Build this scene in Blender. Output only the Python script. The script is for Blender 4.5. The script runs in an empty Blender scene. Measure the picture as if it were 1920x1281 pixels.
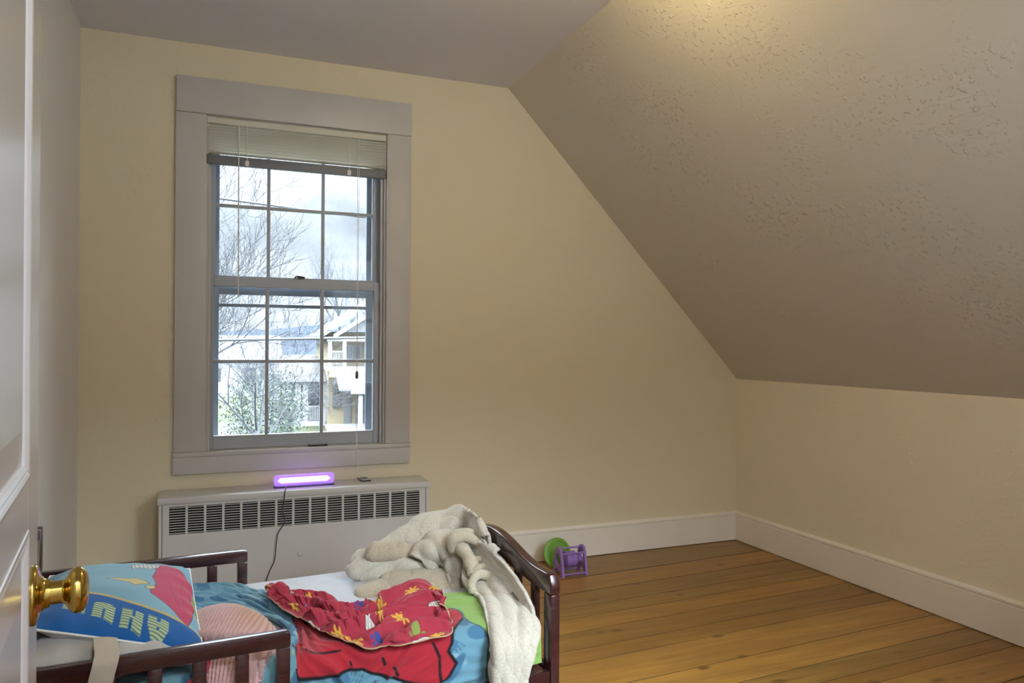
import bpy, bmesh, math, random
import numpy as np
from mathutils import Vector, Matrix, Quaternion, noise as mnoise

S = bpy.context.scene
C = S.collection
PI = math.pi

# ------------------------------------------------------------------ camera
cam_d = bpy.data.cameras.new('camera')
cam = bpy.data.objects.new('camera', cam_d)
C.objects.link(cam)
S.camera = cam
cam_d.sensor_width = 36.0
cam_d.lens = 1415.15 * 36.0 / 1920.0
cam_d.clip_start = 0.02
cam_d.clip_end = 2000
yaw, pitch, roll = 0.3830, 0.00295, 0.00593
fw = Vector((math.sin(yaw) * math.cos(pitch), math.cos(yaw) * math.cos(pitch), math.sin(pitch)))
rt = Vector((math.cos(yaw), -math.sin(yaw), 0))
up = rt.cross(fw)
rt2 = rt * math.cos(roll) + up * math.sin(roll)
up2 = up * math.cos(roll) - rt * math.sin(roll)
cam.matrix_world = Matrix(((rt2.x, up2.x, -fw.x, 0), (rt2.y, up2.y, -fw.y, 0), (rt2.z, up2.z, -fw.z, 1.13), (0, 0, 0, 1)))

# ------------------------------------------------------------------ view
S.view_settings.view_transform = 'Standard'
S.view_settings.look = 'None'
S.view_settings.gamma = 1
S.view_settings.exposure = 0.04
S.view_settings.use_curve_mapping = False
S.cycles.max_bounces = 10
S.cycles.diffuse_bounces = 6
S.cycles.use_adaptive_sampling = True
S.cycles.adaptive_threshold = 0.015
S.cycles.glossy_bounces = 4
S.cycles.transparent_max_bounces = 24
S.cycles.use_denoising = True
S.cycles.sample_clamp_indirect = 6.0
S.cycles.caustics_reflective = False
S.cycles.caustics_refractive = False

# ------------------------------------------------------------------ overcast sky
SKY_LOW, SKY_HIGH = 1.9, 38.0
world = bpy.data.worlds.new('overcast_sky')
S.world = world
world.use_nodes = True
nt = world.node_tree
for n in list(nt.nodes): nt.nodes.remove(n)
out = nt.nodes.new('ShaderNodeOutputWorld')
bg = nt.nodes.new('ShaderNodeBackground')
tc = nt.nodes.new('ShaderNodeTexCoord')
sep = nt.nodes.new('ShaderNodeSeparateXYZ')
nt.links.new(tc.outputs['Generated'], sep.inputs[0])
mr = nt.nodes.new('ShaderNodeMapRange')
mr.interpolation_type = 'SMOOTHSTEP'
mr.inputs['From Min'].default_value = 0.15
mr.inputs['From Max'].default_value = 0.75
mr.inputs['To Min'].default_value = SKY_LOW
mr.inputs['To Max'].default_value = SKY_HIGH
nt.links.new(sep.outputs['Z'], mr.inputs['Value'])
mp = nt.nodes.new('ShaderNodeMapping')
mp.inputs['Scale'].default_value = (3.2, 3.2, 6.5)
nt.links.new(tc.outputs['Generated'], mp.inputs[0])
nz = nt.nodes.new('ShaderNodeTexNoise')
nz.inputs['Scale'].default_value = 1.6
nz.inputs['Detail'].default_value = 5
nt.links.new(mp.outputs[0], nz.inputs['Vector'])
cr = nt.nodes.new('ShaderNodeValToRGB')
cr.color_ramp.elements[0].position = 0.36
cr.color_ramp.elements[0].color = (0.50, 0.56, 0.64, 1)
cr.color_ramp.elements[1].position = 0.56
cr.color_ramp.elements[1].color = (0.82, 0.91, 1.0, 1)
nt.links.new(nz.outputs['Fac'], cr.inputs[0])
nt.links.new(cr.outputs[0], bg.inputs['Color'])
# sky strengthened behind the camera (-Y) to send more daylight through the added window
side = nt.nodes.new('ShaderNodeMapRange')
side.inputs['From Min'].default_value = -0.8; side.inputs['From Max'].default_value = 0.8
side.inputs['To Min'].default_value = 2.5; side.inputs['To Max'].default_value = 0.80
nt.links.new(sep.outputs['Y'], side.inputs['Value'])
mu = nt.nodes.new('ShaderNodeMath'); mu.operation = 'MULTIPLY'
nt.links.new(mr.outputs[0], mu.inputs[0]); nt.links.new(side.outputs[0], mu.inputs[1])
nt.links.new(mu.outputs[0], bg.inputs['Strength'])
nt.links.new(bg.outputs[0], out.inputs[0])
world.cycles.sampling_method = 'MANUAL'
world.cycles.sample_map_resolution = 512

# portal in the window opening (only guides the sampling of the sky)
pl = bpy.data.lights.new('window_portal', 'AREA')
pl.shape = 'RECTANGLE'; pl.size = 0.84; pl.size_y = 1.52
pl.cycles.is_portal = True
po = bpy.data.objects.new('window_portal', pl)
C.objects.link(po)
po.location = (0.39, 3.745, 1.39)
po.rotation_euler = (-PI / 2, 0, 0)      # faces into the room (-Y)

pl2 = bpy.data.lights.new('fill_portal', 'AREA')
pl2.shape = 'RECTANGLE'; pl2.size = 0.80; pl2.size_y = 1.26
pl2.cycles.is_portal = True
po2 = bpy.data.objects.new('fill_portal', pl2)
C.objects.link(po2)
po2.location = (1.42, 0.165, 1.33)
po2.rotation_euler = (PI / 2, 0, 0)      # faces into the room (+Y)

# room lamps: strengths used by the lamp builders below
LAMP_ROOM = (1.0, 0.77, 0.36, 33.0)       # warm ceiling lamp
LAMP_FILL = (0.90, 0.95, 1.0, 120.0)      # cool fill lamp, added unseen in the hall behind the camera
TUBE_COL = (0.40, 0.20, 1.0, 3.0)        # violet night light

# ------------------------------------------------------------------ helpers
def link(o, parent=None):
    C.objects.link(o)
    if parent is not None: o.parent = parent
    return o

def obj(name, bm, mats, parent=None, smooth=False, autosmooth=None):
    me = bpy.data.meshes.new(name)
    if not isinstance(mats, (list, tuple)): mats = [mats]
    bm.normal_update()
    bm.to_mesh(me); bm.free()
    for m in mats: me.materials.append(m)
    if smooth or autosmooth:
        for p in me.polygons: p.use_smooth = True
    o = bpy.data.objects.new(name, me)
    link(o, parent)
    if autosmooth:
        me.set_sharp_from_angle(angle=math.radians(autosmooth))
    return o

def thing(name, label, cat, loc=(0, 0, 0), rotz=0.0, group=None):
    o = bpy.data.objects.new(name, None)
    o.empty_display_size = 0.05
    C.objects.link(o)
    o.location = loc; o.rotation_euler = (0, 0, rotz)
    return tag(o, label, cat, group)

def tag(o, label, cat, group=None):
    o['label'] = label; o['category'] = cat
    if group: o['group'] = group
    return o

def struct(o):
    o['kind'] = 'structure'
    return o

def box(bm, x0, x1, y0, y1, z0, z1, mi=0):
    vs = [bm.verts.new(p) for p in ((x0,y0,z0),(x1,y0,z0),(x1,y1,z0),(x0,y1,z0),(x0,y0,z1),(x1,y0,z1),(x1,y1,z1),(x0,y1,z1))]
    fs = [(0,3,2,1),(4,5,6,7),(0,1,5,4),(1,2,6,5),(2,3,7,6),(3,0,4,7)]
    for f in fs:
        g = bm.faces.new([vs[i] for i in f]); g.material_index = mi
    return vs

def prism(bm, poly, axis, a, b, mi=0):
    """extrude a polygon; axis 'Y': poly is (x,z); axis 'X': poly is (y,z); axis 'Z': poly is (x,y)"""
    def P(p, t):
        return {'Y': (p[0], t, p[1]), 'X': (t, p[0], p[1]), 'Z': (p[0], p[1], t)}[axis]
    A = [bm.verts.new(P(p, a)) for p in poly]; B = [bm.verts.new(P(p, b)) for p in poly]
    n = len(poly)
    fs = [bm.faces.new(A), bm.faces.new(B[::-1])]
    for i in range(n):
        fs.append(bm.faces.new([A[i], B[i], B[(i+1) % n], A[(i+1) % n]]))
    for f in fs: f.material_index = mi
    bmesh.ops.recalc_face_normals(bm, faces=fs)
    return fs

def bevel(bm, w, seg=2, angle=30, profile=0.5):
    bm.normal_update()
    es = [e for e in bm.edges if len(e.link_faces) == 2 and e.calc_face_angle(0) > math.radians(angle)]
    bmesh.ops.bevel(bm, geom=es, offset=w, segments=seg, affect='EDGES', profile=profile, clamp_overlap=True)
    return bm

def lathe(bm, prof, n=32, M=None, mi=0, cap=True):
    """profile of (radius, height) revolved about local Z"""
    rings = []
    for r, h in prof:
        ring = []
        for i in range(n):
            a = 2*PI*i/n
            v = Vector((r*math.cos(a), r*math.sin(a), h))
            ring.append(bm.verts.new(M @ v if M else v))
        rings.append(ring)
    fs = []
    for A, B in zip(rings, rings[1:]):
        for i in range(n):
            fs.append(bm.faces.new([A[i], A[(i+1) % n], B[(i+1) % n], B[i]]))
    if cap:
        fs.append(bm.faces.new(rings[0][::-1])); fs.append(bm.faces.new(rings[-1]))
    for f in fs: f.material_index = mi
    return fs

def frame_of(t):
    t = t.normalized()
    a = Vector((0, 0, 1)) if abs(t.z) < 0.9 else Vector((1, 0, 0))
    u = t.cross(a).normalized()
    return u, u.cross(t).normalized()

def tube(bm, pts, rad, n=8, mi=0, cap=True, flat=1.0):
    pts = [Vector(p) for p in pts]
    m = len(pts)
    if not hasattr(rad, '__len__'): rad = [rad]*m
    rings = []; u0 = None
    for i, p in enumerate(pts):
        t = (pts[min(i+1, m-1)] - pts[max(i-1, 0)])
        if u0 is None: u, v = frame_of(t)
        else:
            tn = t.normalized(); u = (u0 - tn*u0.dot(tn))
            if u.length < 1e-6: u, v = frame_of(t)
            u = u.normalized(); v = u.cross(tn).normalized()
        u0 = u
        rings.append([bm.verts.new(p + (u*math.cos(2*PI*k/n) + v*math.sin(2*PI*k/n)*flat)*rad[i]) for k in range(n)])
    fs = []
    for A, B in zip(rings, rings[1:]):
        for k in range(n):
            fs.append(bm.faces.new([A[k], A[(k+1) % n], B[(k+1) % n], B[k]]))
    if cap and n > 2:
        fs.append(bm.faces.new(rings[0][::-1])); fs.append(bm.faces.new(rings[-1]))
    for f in fs: f.material_index = mi
    return fs

def catmull(pts, n):
    pts = [Vector(p) for p in pts]; out_ = []
    P = [pts[0]*2 - pts[1]] + pts + [pts[-1]*2 - pts[-2]]
    segs = len(pts) - 1
    for k in range(n):
        s = k/(n-1)*segs; i = min(int(s), segs-1); t = s - i
        a, b, c, d = P[i], P[i+1], P[i+2], P[i+3]
        out_.append(0.5*((2*b) + (c-a)*t + (2*a-5*b+4*c-d)*t*t + (3*b-a-3*c+d)*t*t*t))
    return out_

# ------------------------------------------------------------------ materials
def mat(name, col, rough=0.5, metal=0.0, spec=0.5, **kw):
    m = bpy.data.materials.new(name); m.use_nodes = True
    b = m.node_tree.nodes['Principled BSDF']
    b.inputs['Base Color'].default_value = (*col, 1)
    b.inputs['Roughness'].default_value = rough
    b.inputs['Metallic'].default_value = metal
    b.inputs['Specular IOR Level'].default_value = spec
    for k, v in kw.items():
        b.inputs[k.replace('_', ' ')].default_value = v
    return m

def N(m, t, **kw):
    n = m.node_tree.nodes.new(t)
    for k, v in kw.items():
        if k in n.inputs: n.inputs[k].default_value = v
        else: setattr(n, k, v)
    return n

def L(m, a, b): m.node_tree.links.new(a, b)

def bsdf(m): return m.node_tree.nodes['Principled BSDF']

def coords(m, scale=(1, 1, 1), kind='Object', rot=(0, 0, 0)):
    t = N(m, 'ShaderNodeTexCoord'); p = N(m, 'ShaderNodeMapping')
    p.inputs['Scale'].default_value = scale; p.inputs['Rotation'].default_value = rot
    L(m, t.outputs[kind], p.inputs[0])
    return p.outputs[0]

def noise_tex(m, vec, scale, detail=4, rough=0.55, dist=0.0):
    n = N(m, 'ShaderNodeTexNoise')
    n.inputs['Scale'].default_value = scale; n.inputs['Detail'].default_value = detail
    n.inputs['Roughness'].default_value = rough; n.inputs['Distortion'].default_value = dist
    L(m, vec, n.inputs['Vector'])
    return n.outputs['Fac']

def ramp(m, fac, stops):
    r = N(m, 'ShaderNodeValToRGB')
    e = r.color_ramp.elements
    while len(e) < len(stops): e.new(0.5)
    for i, (p, c) in enumerate(stops):
        e[i].position = p; e[i].color = (*c, 1) if len(c) == 3 else c
    L(m, fac, r.inputs[0])
    return r.outputs[0]

def math_n(m, op, a, b=None, clamp=False):
    n = N(m, 'ShaderNodeMath', operation=op, use_clamp=clamp)
    for i, v in enumerate((a, b)):
        if v is None: continue
        if isinstance(v, (int, float)): n.inputs[i].default_value = v
        else: L(m, v, n.inputs[i])
    return n.outputs[0]

def mixc(m, fac, a, b, mode='MIX'):
    n = N(m, 'ShaderNodeMix', data_type='RGBA', blend_type=mode)
    for s, v in (('Factor', fac), ('A', a), ('B', b)):
        i = [x for x in n.inputs if x.name == s and (x.type == ('VALUE' if s == 'Factor' else 'RGBA'))][0]
        if isinstance(v, (int, float)): i.default_value = v
        elif isinstance(v, tuple): i.default_value = (*v, 1)
        else: L(m, v, i)
    return [o for o in n.outputs if o.type == 'RGBA'][0]

def bump(m, height, strength=0.3, dist=0.01):
    n = N(m, 'ShaderNodeBump')
    n.inputs['Strength'].default_value = strength; n.inputs['Distance'].default_value = dist
    L(m, height, n.inputs['Height']); L(m, n.outputs[0], bsdf(m).inputs['Normal'])
    return n

def plaster(name, col, col2, rough=0.6, lumps=0.5, fine=0.3, spec=0.3):
    """hand-trowelled painted plaster: soft waves, drips, ridges and little blobs"""
    m = mat(name, col, rough, spec=spec)
    v = coords(m)
    big = noise_tex(m, v, 1.1, 3)
    c = mixc(m, math_n(m, 'MULTIPLY', big, 0.9, True), col, col2)
    L(m, c, bsdf(m).inputs['Base Color'])
    wave = noise_tex(m, v, 5.0, 4, 0.55, 0.6)
    grain = noise_tex(m, v, 70.0, 3, 0.6)
    blobs = ramp(m, noise_tex(m, v, 55.0, 2, 0.5), [(0.60, (0, 0, 0)), (0.70, (1, 1, 1))])
    patch = ramp(m, noise_tex(m, v, 3.3, 3, 0.6), [(0.42, (0.12, 0.12, 0.12)), (0.62, (1, 1, 1))])
    trow = ramp(m, noise_tex(m, coords(m, (26, 5, 11)), 1.0, 5, 0.65, 1.6), [(0.55, (0, 0, 0)), (0.63, (1, 1, 1))])
    h = math_n(m, 'MULTIPLY', wave, 0.55)
    h = math_n(m, 'ADD', h, math_n(m, 'MULTIPLY', grain, 0.05*fine))
    h = math_n(m, 'ADD', h, math_n(m, 'MULTIPLY', math_n(m, 'MULTIPLY', blobs, patch), 0.16*lumps))
    h = math_n(m, 'ADD', h, math_n(m, 'MULTIPLY', math_n(m, 'MULTIPLY', trow, patch), 0.055*lumps))
    bump(m, h, 0.60, 0.016)
    return m
# ================================================================== ROOM
D, XL, XR, HC, HK, XS, HB = 3.59, -0.5005, 2.86, 2.4386, 0.9328, 1.417, 0.1666
WX0, WX1, WZ0, WZ1 = -0.0145, 0.7925, 0.648, 2.129
YN = 0.30                                  # inner face of the near wall (doorway wall)

m_wall = plaster('cream_wall_paint', (0.74, 0.655, 0.47), (0.70, 0.615, 0.435), 0.55, 0.35, 0.5)
m_knee = plaster('cream_knee_wall_paint', (0.83, 0.745, 0.585), (0.79, 0.705, 0.545), 0.5, 0.8, 0.8)
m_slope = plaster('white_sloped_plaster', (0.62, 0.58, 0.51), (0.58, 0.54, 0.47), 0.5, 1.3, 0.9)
m_ceil = plaster('white_ceiling_paint', (0.71, 0.71, 0.75), (0.67, 0.67, 0.71), 0.6, 0.2, 0.4)
m_left = plaster('daylit_left_wall_paint', (0.70, 0.70, 0.71), (0.66, 0.66, 0.67), 0.5, 0.4, 0.6)  # cream wall with the window's cool daylight put into its colour

def paint(name, col, rough=0.4, wear=0.0):
    m = mat(name, col, rough, spec=0.4)
    v = coords(m)
    n1 = noise_tex(m, v, 6.0, 4)
    L(m, mixc(m, n1, tuple(c*0.94 for c in col), tuple(min(1, c*1.04) for c in col)), bsdf(m).inputs['Base Color'])
    bump(m, noise_tex(m, v, 45.0, 3), 0.06, 0.004)
    return m
m_trim = paint('white_trim_paint', (0.55, 0.525, 0.495), 0.38)
m_base = paint('white_baseboard_paint', (0.86, 0.79, 0.69), 0.4)
m_sash = paint('grey_white_sash_paint', (0.40, 0.42, 0.46), 0.42)
m_storm = paint('blue_grey_storm_frame_paint', (0.105, 0.122, 0.148), 0.5)
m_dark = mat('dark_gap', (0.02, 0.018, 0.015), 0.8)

def wall_piece(name, polys, axis, a, b, m):
    bm = bmesh.new()
    for p in polys: prism(bm, p, axis, a, b)
    return struct(obj(name, bm, m))

wall_far = wall_piece('wall_far', [
    [(XL - 0.12, 0), (WX0, 0), (WX0, HC), (XL - 0.12, HC)],
    [(WX0, 0), (WX1, 0), (WX1, WZ0), (WX0, WZ0)],
    [(WX0, WZ1), (WX1, WZ1), (WX1, HC), (WX0, HC)],
    [(WX1, 0), (XR, 0), (XR, HK), (XS, HC), (WX1, HC)]], 'Y', D, D + 0.17, m_wall)
wall_left = wall_piece('wall_left', [[(-1.3, 0), (D, 0), (D, HC), (-1.3, HC)]], 'X', XL - 0.12, XL, m_left)
wall_right = wall_piece('wall_right', [[(YN - 0.12, 0), (D + 0.17, 0), (D + 0.17, HK), (YN - 0.12, HK)]], 'X', XR, XR + 0.12, m_knee)
# sloped ceiling as a thick slab along Y
bm = bmesh.new()
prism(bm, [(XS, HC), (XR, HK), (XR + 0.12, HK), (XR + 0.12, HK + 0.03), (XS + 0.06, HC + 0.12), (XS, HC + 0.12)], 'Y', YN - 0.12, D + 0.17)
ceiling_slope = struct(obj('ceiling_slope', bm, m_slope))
bm = bmesh.new()
box(bm, XL - 0.12, XS, YN - 0.12, D + 0.17, HC, HC + 0.12); box(bm, XL - 0.12, 0.98, -1.42, YN - 0.12, HC, HC + 0.12)
ceiling = struct(obj('ceiling', bm, m_ceil))
# near wall with the doorway the camera looks through
DX0, DX1, DH = -0.13, 0.68, 2.04
wall_near = wall_piece('wall_near', [
    [(XL, 0), (DX0, 0), (DX0, HC), (XL, HC)],
    [(DX0, DH), (DX1, DH), (DX1, HC), (DX0, HC)],
    [(DX1, 0), (1.02, 0), (1.02, HC), (DX1, HC)],
    [(1.02, 0), (1.82, 0), (1.82, 0.70), (1.02, 0.70)],
    [(1.02, 1.96), (1.82, 1.96), (1.82, HC - 1.0434*(1.82 - XS)), (XS, HC), (1.02, HC)],
    [(1.82, 0), (XR, 0), (XR, HK), (1.82, HC - 1.0434*(1.82 - XS))]], 'Y', YN - 0.12, YN, m_left)
# small hall behind the camera
wall_hall = wall_piece('wall_hall', [[(XL, 0), (0.86, 0), (0.86, HC), (XL, HC)]], 'Y', -1.42, -1.3, m_left)
wall_hall_right = wall_piece('wall_hall_right', [[(-1.42, 0), (YN - 0.12, 0), (YN - 0.12, HC), (-1.42, HC)]], 'X', 0.86, 0.98, m_left)

# ------------------------------------------------------------------ floor boards
m_floor = mat('varnished_pine_boards', (0.42, 0.22, 0.06), 0.38, spec=0.4)
m = m_floor
at = N(m, 'ShaderNodeAttribute', attribute_name='tint')
grain = noise_tex(m, coords(m, (2.2, 38, 1), rot=(0, 0, -0.055)), 1.0, 6, 0.62, 0.8)
streak = noise_tex(m, coords(m, (1.0, 9, 1), rot=(0, 0, -0.055)), 1.3, 4, 0.6, 1.2)
c = ramp(m, grain, [(0.28, (0.23, 0.098, 0.016)), (0.50, (0.35, 0.172, 0.032)), (0.75, (0.42, 0.222, 0.048))])
c = mixc(m, ramp(m, streak, [(0.42, (0, 0, 0)), (0.68, (1, 1, 1))]), c, (0.26, 0.125, 0.026))
c = mixc(m, 1.0, c, at.outputs['Color'], 'MULTIPLY')
# knots: stretched voronoi cells, only where a second noise allows
vo = N(m, 'ShaderNodeTexVoronoi'); vo.inputs['Scale'].default_value = 1.0
L(m, coords(m, (5.2, 9.5, 1), rot=(0, 0, -0.055)), vo.inputs['Vector'])
kd = math_n(m, 'ADD', vo.outputs['Distance'], math_n(m, 'MULTIPLY', math_n(m, 'SUBTRACT', noise_tex(m, coords(m, (18, 30, 1)), 1.0, 3), 0.5), 0.16))
knot = ramp(m, kd, [(0.08, (1, 1, 1)), (0.19, (0, 0, 0))])
gate = ramp(m, noise_tex(m, coords(m), 2.6, 2), [(0.40, (0, 0, 0)), (0.48, (1, 1, 1))])
c = mixc(m, math_n(m, 'MULTIPLY', math_n(m, 'MULTIPLY', knot, gate), 0.8), c, (0.085, 0.034, 0.010))
L(m, c, bsdf(m).inputs['Base Color'])
bump(m, grain, 0.08, 0.003)
bm = bmesh.new()
col = bm.loops.layers.color.new('tint')
random.seed(11)
# seams (Y where they meet the right wall); boards run a little askew to the far wall
seams = [3.62, 3.34, 3.151, 2.986, 2.872, 2.741, 2.592, 2.485, 2.284, 2.130, 2.013, 1.936, 1.760, 1.62, 1.45, 1.31, 1.13, 0.98, 0.83, 0.64, 0.5, 0.32, 0.14, -0.05, -0.22, -0.4, -0.6, -0.78, -0.95, -1.15, -1.4]
SL = 0.058
seams = [3.83] + seams
for a, b in zip(seams, seams[1:]):
    gap = random.choice([0.0012, 0.0018, 0.0028])
    x0, x1 = XL - 0.02, XR + 0.02
    cuts = [x0] + sorted(random.uniform(x0 + 0.3, x1 - 0.2) for _ in range(random.choice([0, 1, 1]))) + [x1]
    for c0, c1 in zip(cuts, cuts[1:]):
        f = lambda x, y: y - SL*(XR - x)
        t = random.uniform(0.86, 1.1); w = random.uniform(-0.04, 0.04)
        top = [(c0 + 0.0006, f(c0, b) + gap), (c1 - 0.0006, f(c1, b) + gap), (c1 - 0.0006, f(c1, a) - gap), (c0 + 0.0006, f(c0, a) - gap)]
        n0 = len(bm.faces)
        fs = prism(bm, top, 'Z', -0.02, 0.0)
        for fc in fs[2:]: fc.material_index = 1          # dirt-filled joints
        for fc in fs:
            for lp in fc.loops: lp[col] = (t + w, t, t - w, 1)
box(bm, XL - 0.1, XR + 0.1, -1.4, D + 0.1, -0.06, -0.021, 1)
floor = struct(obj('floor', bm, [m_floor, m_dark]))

# ------------------------------------------------------------------ baseboards (board plus a small cap moulding)
def baseboard(name, axis, a, b, face, sgn):
    """profile in (offset from wall, z)"""
    prof = [(0, 0.0035), (0.018, 0.0035), (0.018, HB - 0.026), (0.015, HB - 0.023), (0.019, HB - 0.019), (0.020, HB - 0.010), (0.012, HB - 0.003), (0.008, HB), (0, HB)]
    bm = bmesh.new()
    poly = [(face + sgn*p[0], p[1]) for p in prof]
    prism(bm, poly, axis, a, b)
    return struct(obj(name, bm, m_base, autosmooth=30))
baseboard('baseboard_far', 'X', XL, XR, D, -1)
baseboard('baseboard_right', 'Y', YN, D - 0.0185, XR, -1)
baseboard('baseboard_left', 'Y', YN, D - 0.0185, XL, 1)

# ================================================================== WINDOW
win = bpy.data.objects.new('window_1', None); C.objects.link(win); struct(win)
def wpart(name, bm, m, parent=win, bev=0.0025, seg=2):
    if bev: bevel(bm, bev, seg)
    o = obj(name, bm, m, parent, autosmooth=40); struct(o); return o

# jamb lining of the opening
bm = bmesh.new()
J = 0.012
box(bm, WX0, WX0 + J, D - 0.001, D + 0.17, WZ0, WZ1)
box(bm, WX1 - J, WX1, D - 0.001, D + 0.17, WZ0, WZ1)
box(bm, WX0 + J, WX1 - J, D - 0.001, D + 0.17, WZ1 - J, WZ1)
# sash stops along the jambs
box(bm, WX0 + J, WX0 + J + 0.012, D + 0.018, D + 0.034, WZ0, WZ1 - J)
box(bm, WX1 - J - 0.012, WX1 - J, D + 0.018, D + 0.034, WZ0, WZ1 - J)
wpart('jamb', bm, m_trim, bev=0.001, seg=1)
# casing boards
for x0, x1, z0, z1 in ((-0.135, WX0 + 0.003, 0.640, 2.130), (WX1 - 0.003, 0.908, 0.640, 2.130)):
    bm = bmesh.new(); box(bm, x0, x1, D - 0.020, D, max(z0, 0.649), z1); wpart('casing', bm, m_trim)
bm = bmesh.new(); box(bm, -0.133, 0.909, D - 0.025, D, 2.1305, 2.288); wpart('head_casing', bm, m_trim)
bm = bmesh.new(); box(bm, -0.138, 0.910, D - 0.022, D, 0.553, 0.628); wpart('apron', bm, m_trim)
bm = bmesh.new(); box(bm, -0.137, 0.910, D - 0.026, D + 0.001, 0.6285, 0.6485); box(bm, WX0, WX1, D, D + 0.17, 0.625, 0.6485)
wpart('stool', bm, m_trim, bev=0.002)

m_glass = bpy.data.materials.new('old_window_glass'); m_glass.use_nodes = True
m = m_glass
for n in list(m.node_tree.nodes): m.node_tree.nodes.remove(n)
o_ = N(m, 'ShaderNodeOutputMaterial'); tr = N(m, 'ShaderNodeBsdfTransparent'); gl = N(m, 'ShaderNodeBsdfGlossy'); df = N(m, 'ShaderNodeBsdfDiffuse')
tr.inputs[0].default_value = (0.93, 0.96, 0.97, 1)
gl.inputs['Roughness'].default_value = 0.03; gl.inputs[0].default_value = (0.9, 0.9, 0.9, 1)
df.inputs[0].default_value = (0.75, 0.8, 0.85, 1)
mx = N(m, 'ShaderNodeMixShader'); mx2 = N(m, 'ShaderNodeMixShader')
fr = N(m, 'ShaderNodeFresnel'); fr.inputs[0].default_value = 1.3
L(m, fr.outputs[0], mx.inputs[0]); L(m, tr.outputs[0], mx.inputs[1]); L(m, gl.outputs[0], mx.inputs[2])
dirt = ramp(m, noise_tex(m, coords(m, (1, 1, 1), 'Object'), 9.0, 6, 0.7), [(0.40, (0.03, 0.03, 0.03)), (0.80, (0.15, 0.15, 0.15))])  # dirt film that also carries the milky haze of the view outside
L(m, dirt, mx2.inputs[0]); L(m, mx.outputs[0], mx2.inputs[1]); L(m, df.outputs[0], mx2.inputs[2])
L(m, mx2.outputs[0], o_.inputs[0])

def make_sash(name, x0, x1, y0, z0, z1, gx0, gx1, gz0, gz1, v, h, mw, lip):
    """stiles and rails around a glass field gx/gz, muntins at v (x) and h (z)"""
    th = 0.030
    bm = bmesh.new()
    box(bm, x0, gx0, y0, y0 + th, z0, z1)
    box(bm, gx1, x1, y0, y0 + th, z0, z1)
    box(bm, gx0, gx1, y0, y0 + th, z0, gz0)
    box(bm, gx0, gx1, y0, y0 + th, gz1, z1)
    s = obj(name, bevel(bm, 0.002, 1), m_sash, win, autosmooth=40); struct(s)
    for x in v:
        bm = bmesh.new(); box(bm, x - mw/2, x + mw/2, y0 + 0.002, y0 + th - 0.004, gz0, gz1); wpart('muntin', bm, m_sash, s, 0.003)
    for z in h:
        bm = bmesh.new(); box(bm, gx0, gx1, y0 + 0.003, y0 + th - 0.005, z - mw/2, z + mw/2); wpart('muntin', bm, m_sash, s, 0.003)
    xs = [gx0] + list(v) + [gx1]; zs = [gz0] + list(h) + [gz1]
    for i in range(len(xs) - 1):
        for k in range(len(zs) - 1):
            bm = bmesh.new(); box(bm, xs[i] - 0.003, xs[i+1] + 0.003, y0 + 0.015, y0 + 0.018, zs[k] - 0.003, zs[k+1] + 0.003)
            struct(obj('pane', bm, m_glass, s))
    return s
SY = D + 0.040
lower_sash = make_sash('lower_sash', WX0 + J + 0.002, WX1 - J - 0.002, SY, 0.649, 1.424, 0.024, 0.742, 0.708, 1.380, (0.252, 0.499), (1.043,), 0.015, 0.004)
upper_sash = make_sash('upper_sash', WX0 + J + 0.002, WX1 - J - 0.002, SY + 0.036, 1.388, 2.116, 0.030, 0.742, 1.432, 2.070, (0.258, 0.505), (1.752,), 0.015, 0.004)
# sash lock on the meeting rail
m_iron = mat('aged_dark_metal', (0.07, 0.065, 0.06), 0.45, 0.7)
bm = bmesh.new()
lathe(bm, [(0.012, 0), (0.012, 0.006), (0.006, 0.008), (0.005, 0.013)], 16, Matrix.Translation((0.395, SY + 0.017, 1.424)))
tube(bm, [(0.372, SY + 0.016, 1.432), (0.385, SY + 0.015, 1.438), (0.400, SY + 0.016, 1.436), (0.420, SY + 0.014, 1.434)], [0.004, 0.005, 0.006, 0.005], 8)
box(bm, 0.375, 0.416, SY + 0.006, SY + 0.026, 1.4235, 1.427)
o = obj('sash_lock', bm, m_iron, lower_sash, autosmooth=40); struct(o)
# storm window outside: frame with two horizontal bars
bm = bmesh.new()
YS = D + 0.130
box(bm, WX0 + J, 0.046, YS, YS + 0.02, WZ0, WZ1 - J)
box(bm, 0.722, WX1 - J, YS, YS + 0.02, WZ0, WZ1 - J)
box(bm, 0.046, 0.722, YS, YS + 0.02, WZ0, 0.684)
box(bm, 0.046, 0.722, YS, YS + 0.02, 2.08, WZ1 - J)
box(bm, 0.046, 0.722, YS, YS + 0.02, 1.350, 1.396)
wpart('storm_window_frame', bm, m_storm, bev=0.002)
bm = bmesh.new(); box(bm, 0.046, 0.722, YS + 0.002, YS + 0.014, 1.293, 1.309); wpart('storm_window_bar', bm, m_storm, bev=0.002)

# unseen window added in the near wall to let in fill daylight
fill_win = bpy.data.objects.new('fill_window', None); C.objects.link(fill_win); struct(fill_win)
bm = bmesh.new()
for x0, x1, z0, z1 in ((1.02, 1.06, 0.70, 1.96), (1.78, 1.82, 0.70, 1.96), (1.06, 1.78, 0.70, 0.75), (1.06, 1.78, 1.91, 1.96), (1.06, 1.78, 1.315, 1.35)): box(bm, x0, x1, YN - 0.09, YN - 0.05, z0, z1)
wpart('sash', bm, m_trim, fill_win, 0.002, 1)
bm = bmesh.new(); box(bm, 1.055, 1.785, YN - 0.072, YN - 0.069, 0.745, 1.915); struct(obj('pane', bm, m_glass, fill_win))
bm = bmesh.new()
for x0, x1, z0, z1 in ((0.90, 1.018, 0.58, 2.08), (1.822, 1.94, 0.58, 1.86), (1.018, 1.822, 0.58, 0.698)): box(bm, x0, x1, YN, YN + 0.02, z0, z1)
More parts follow.
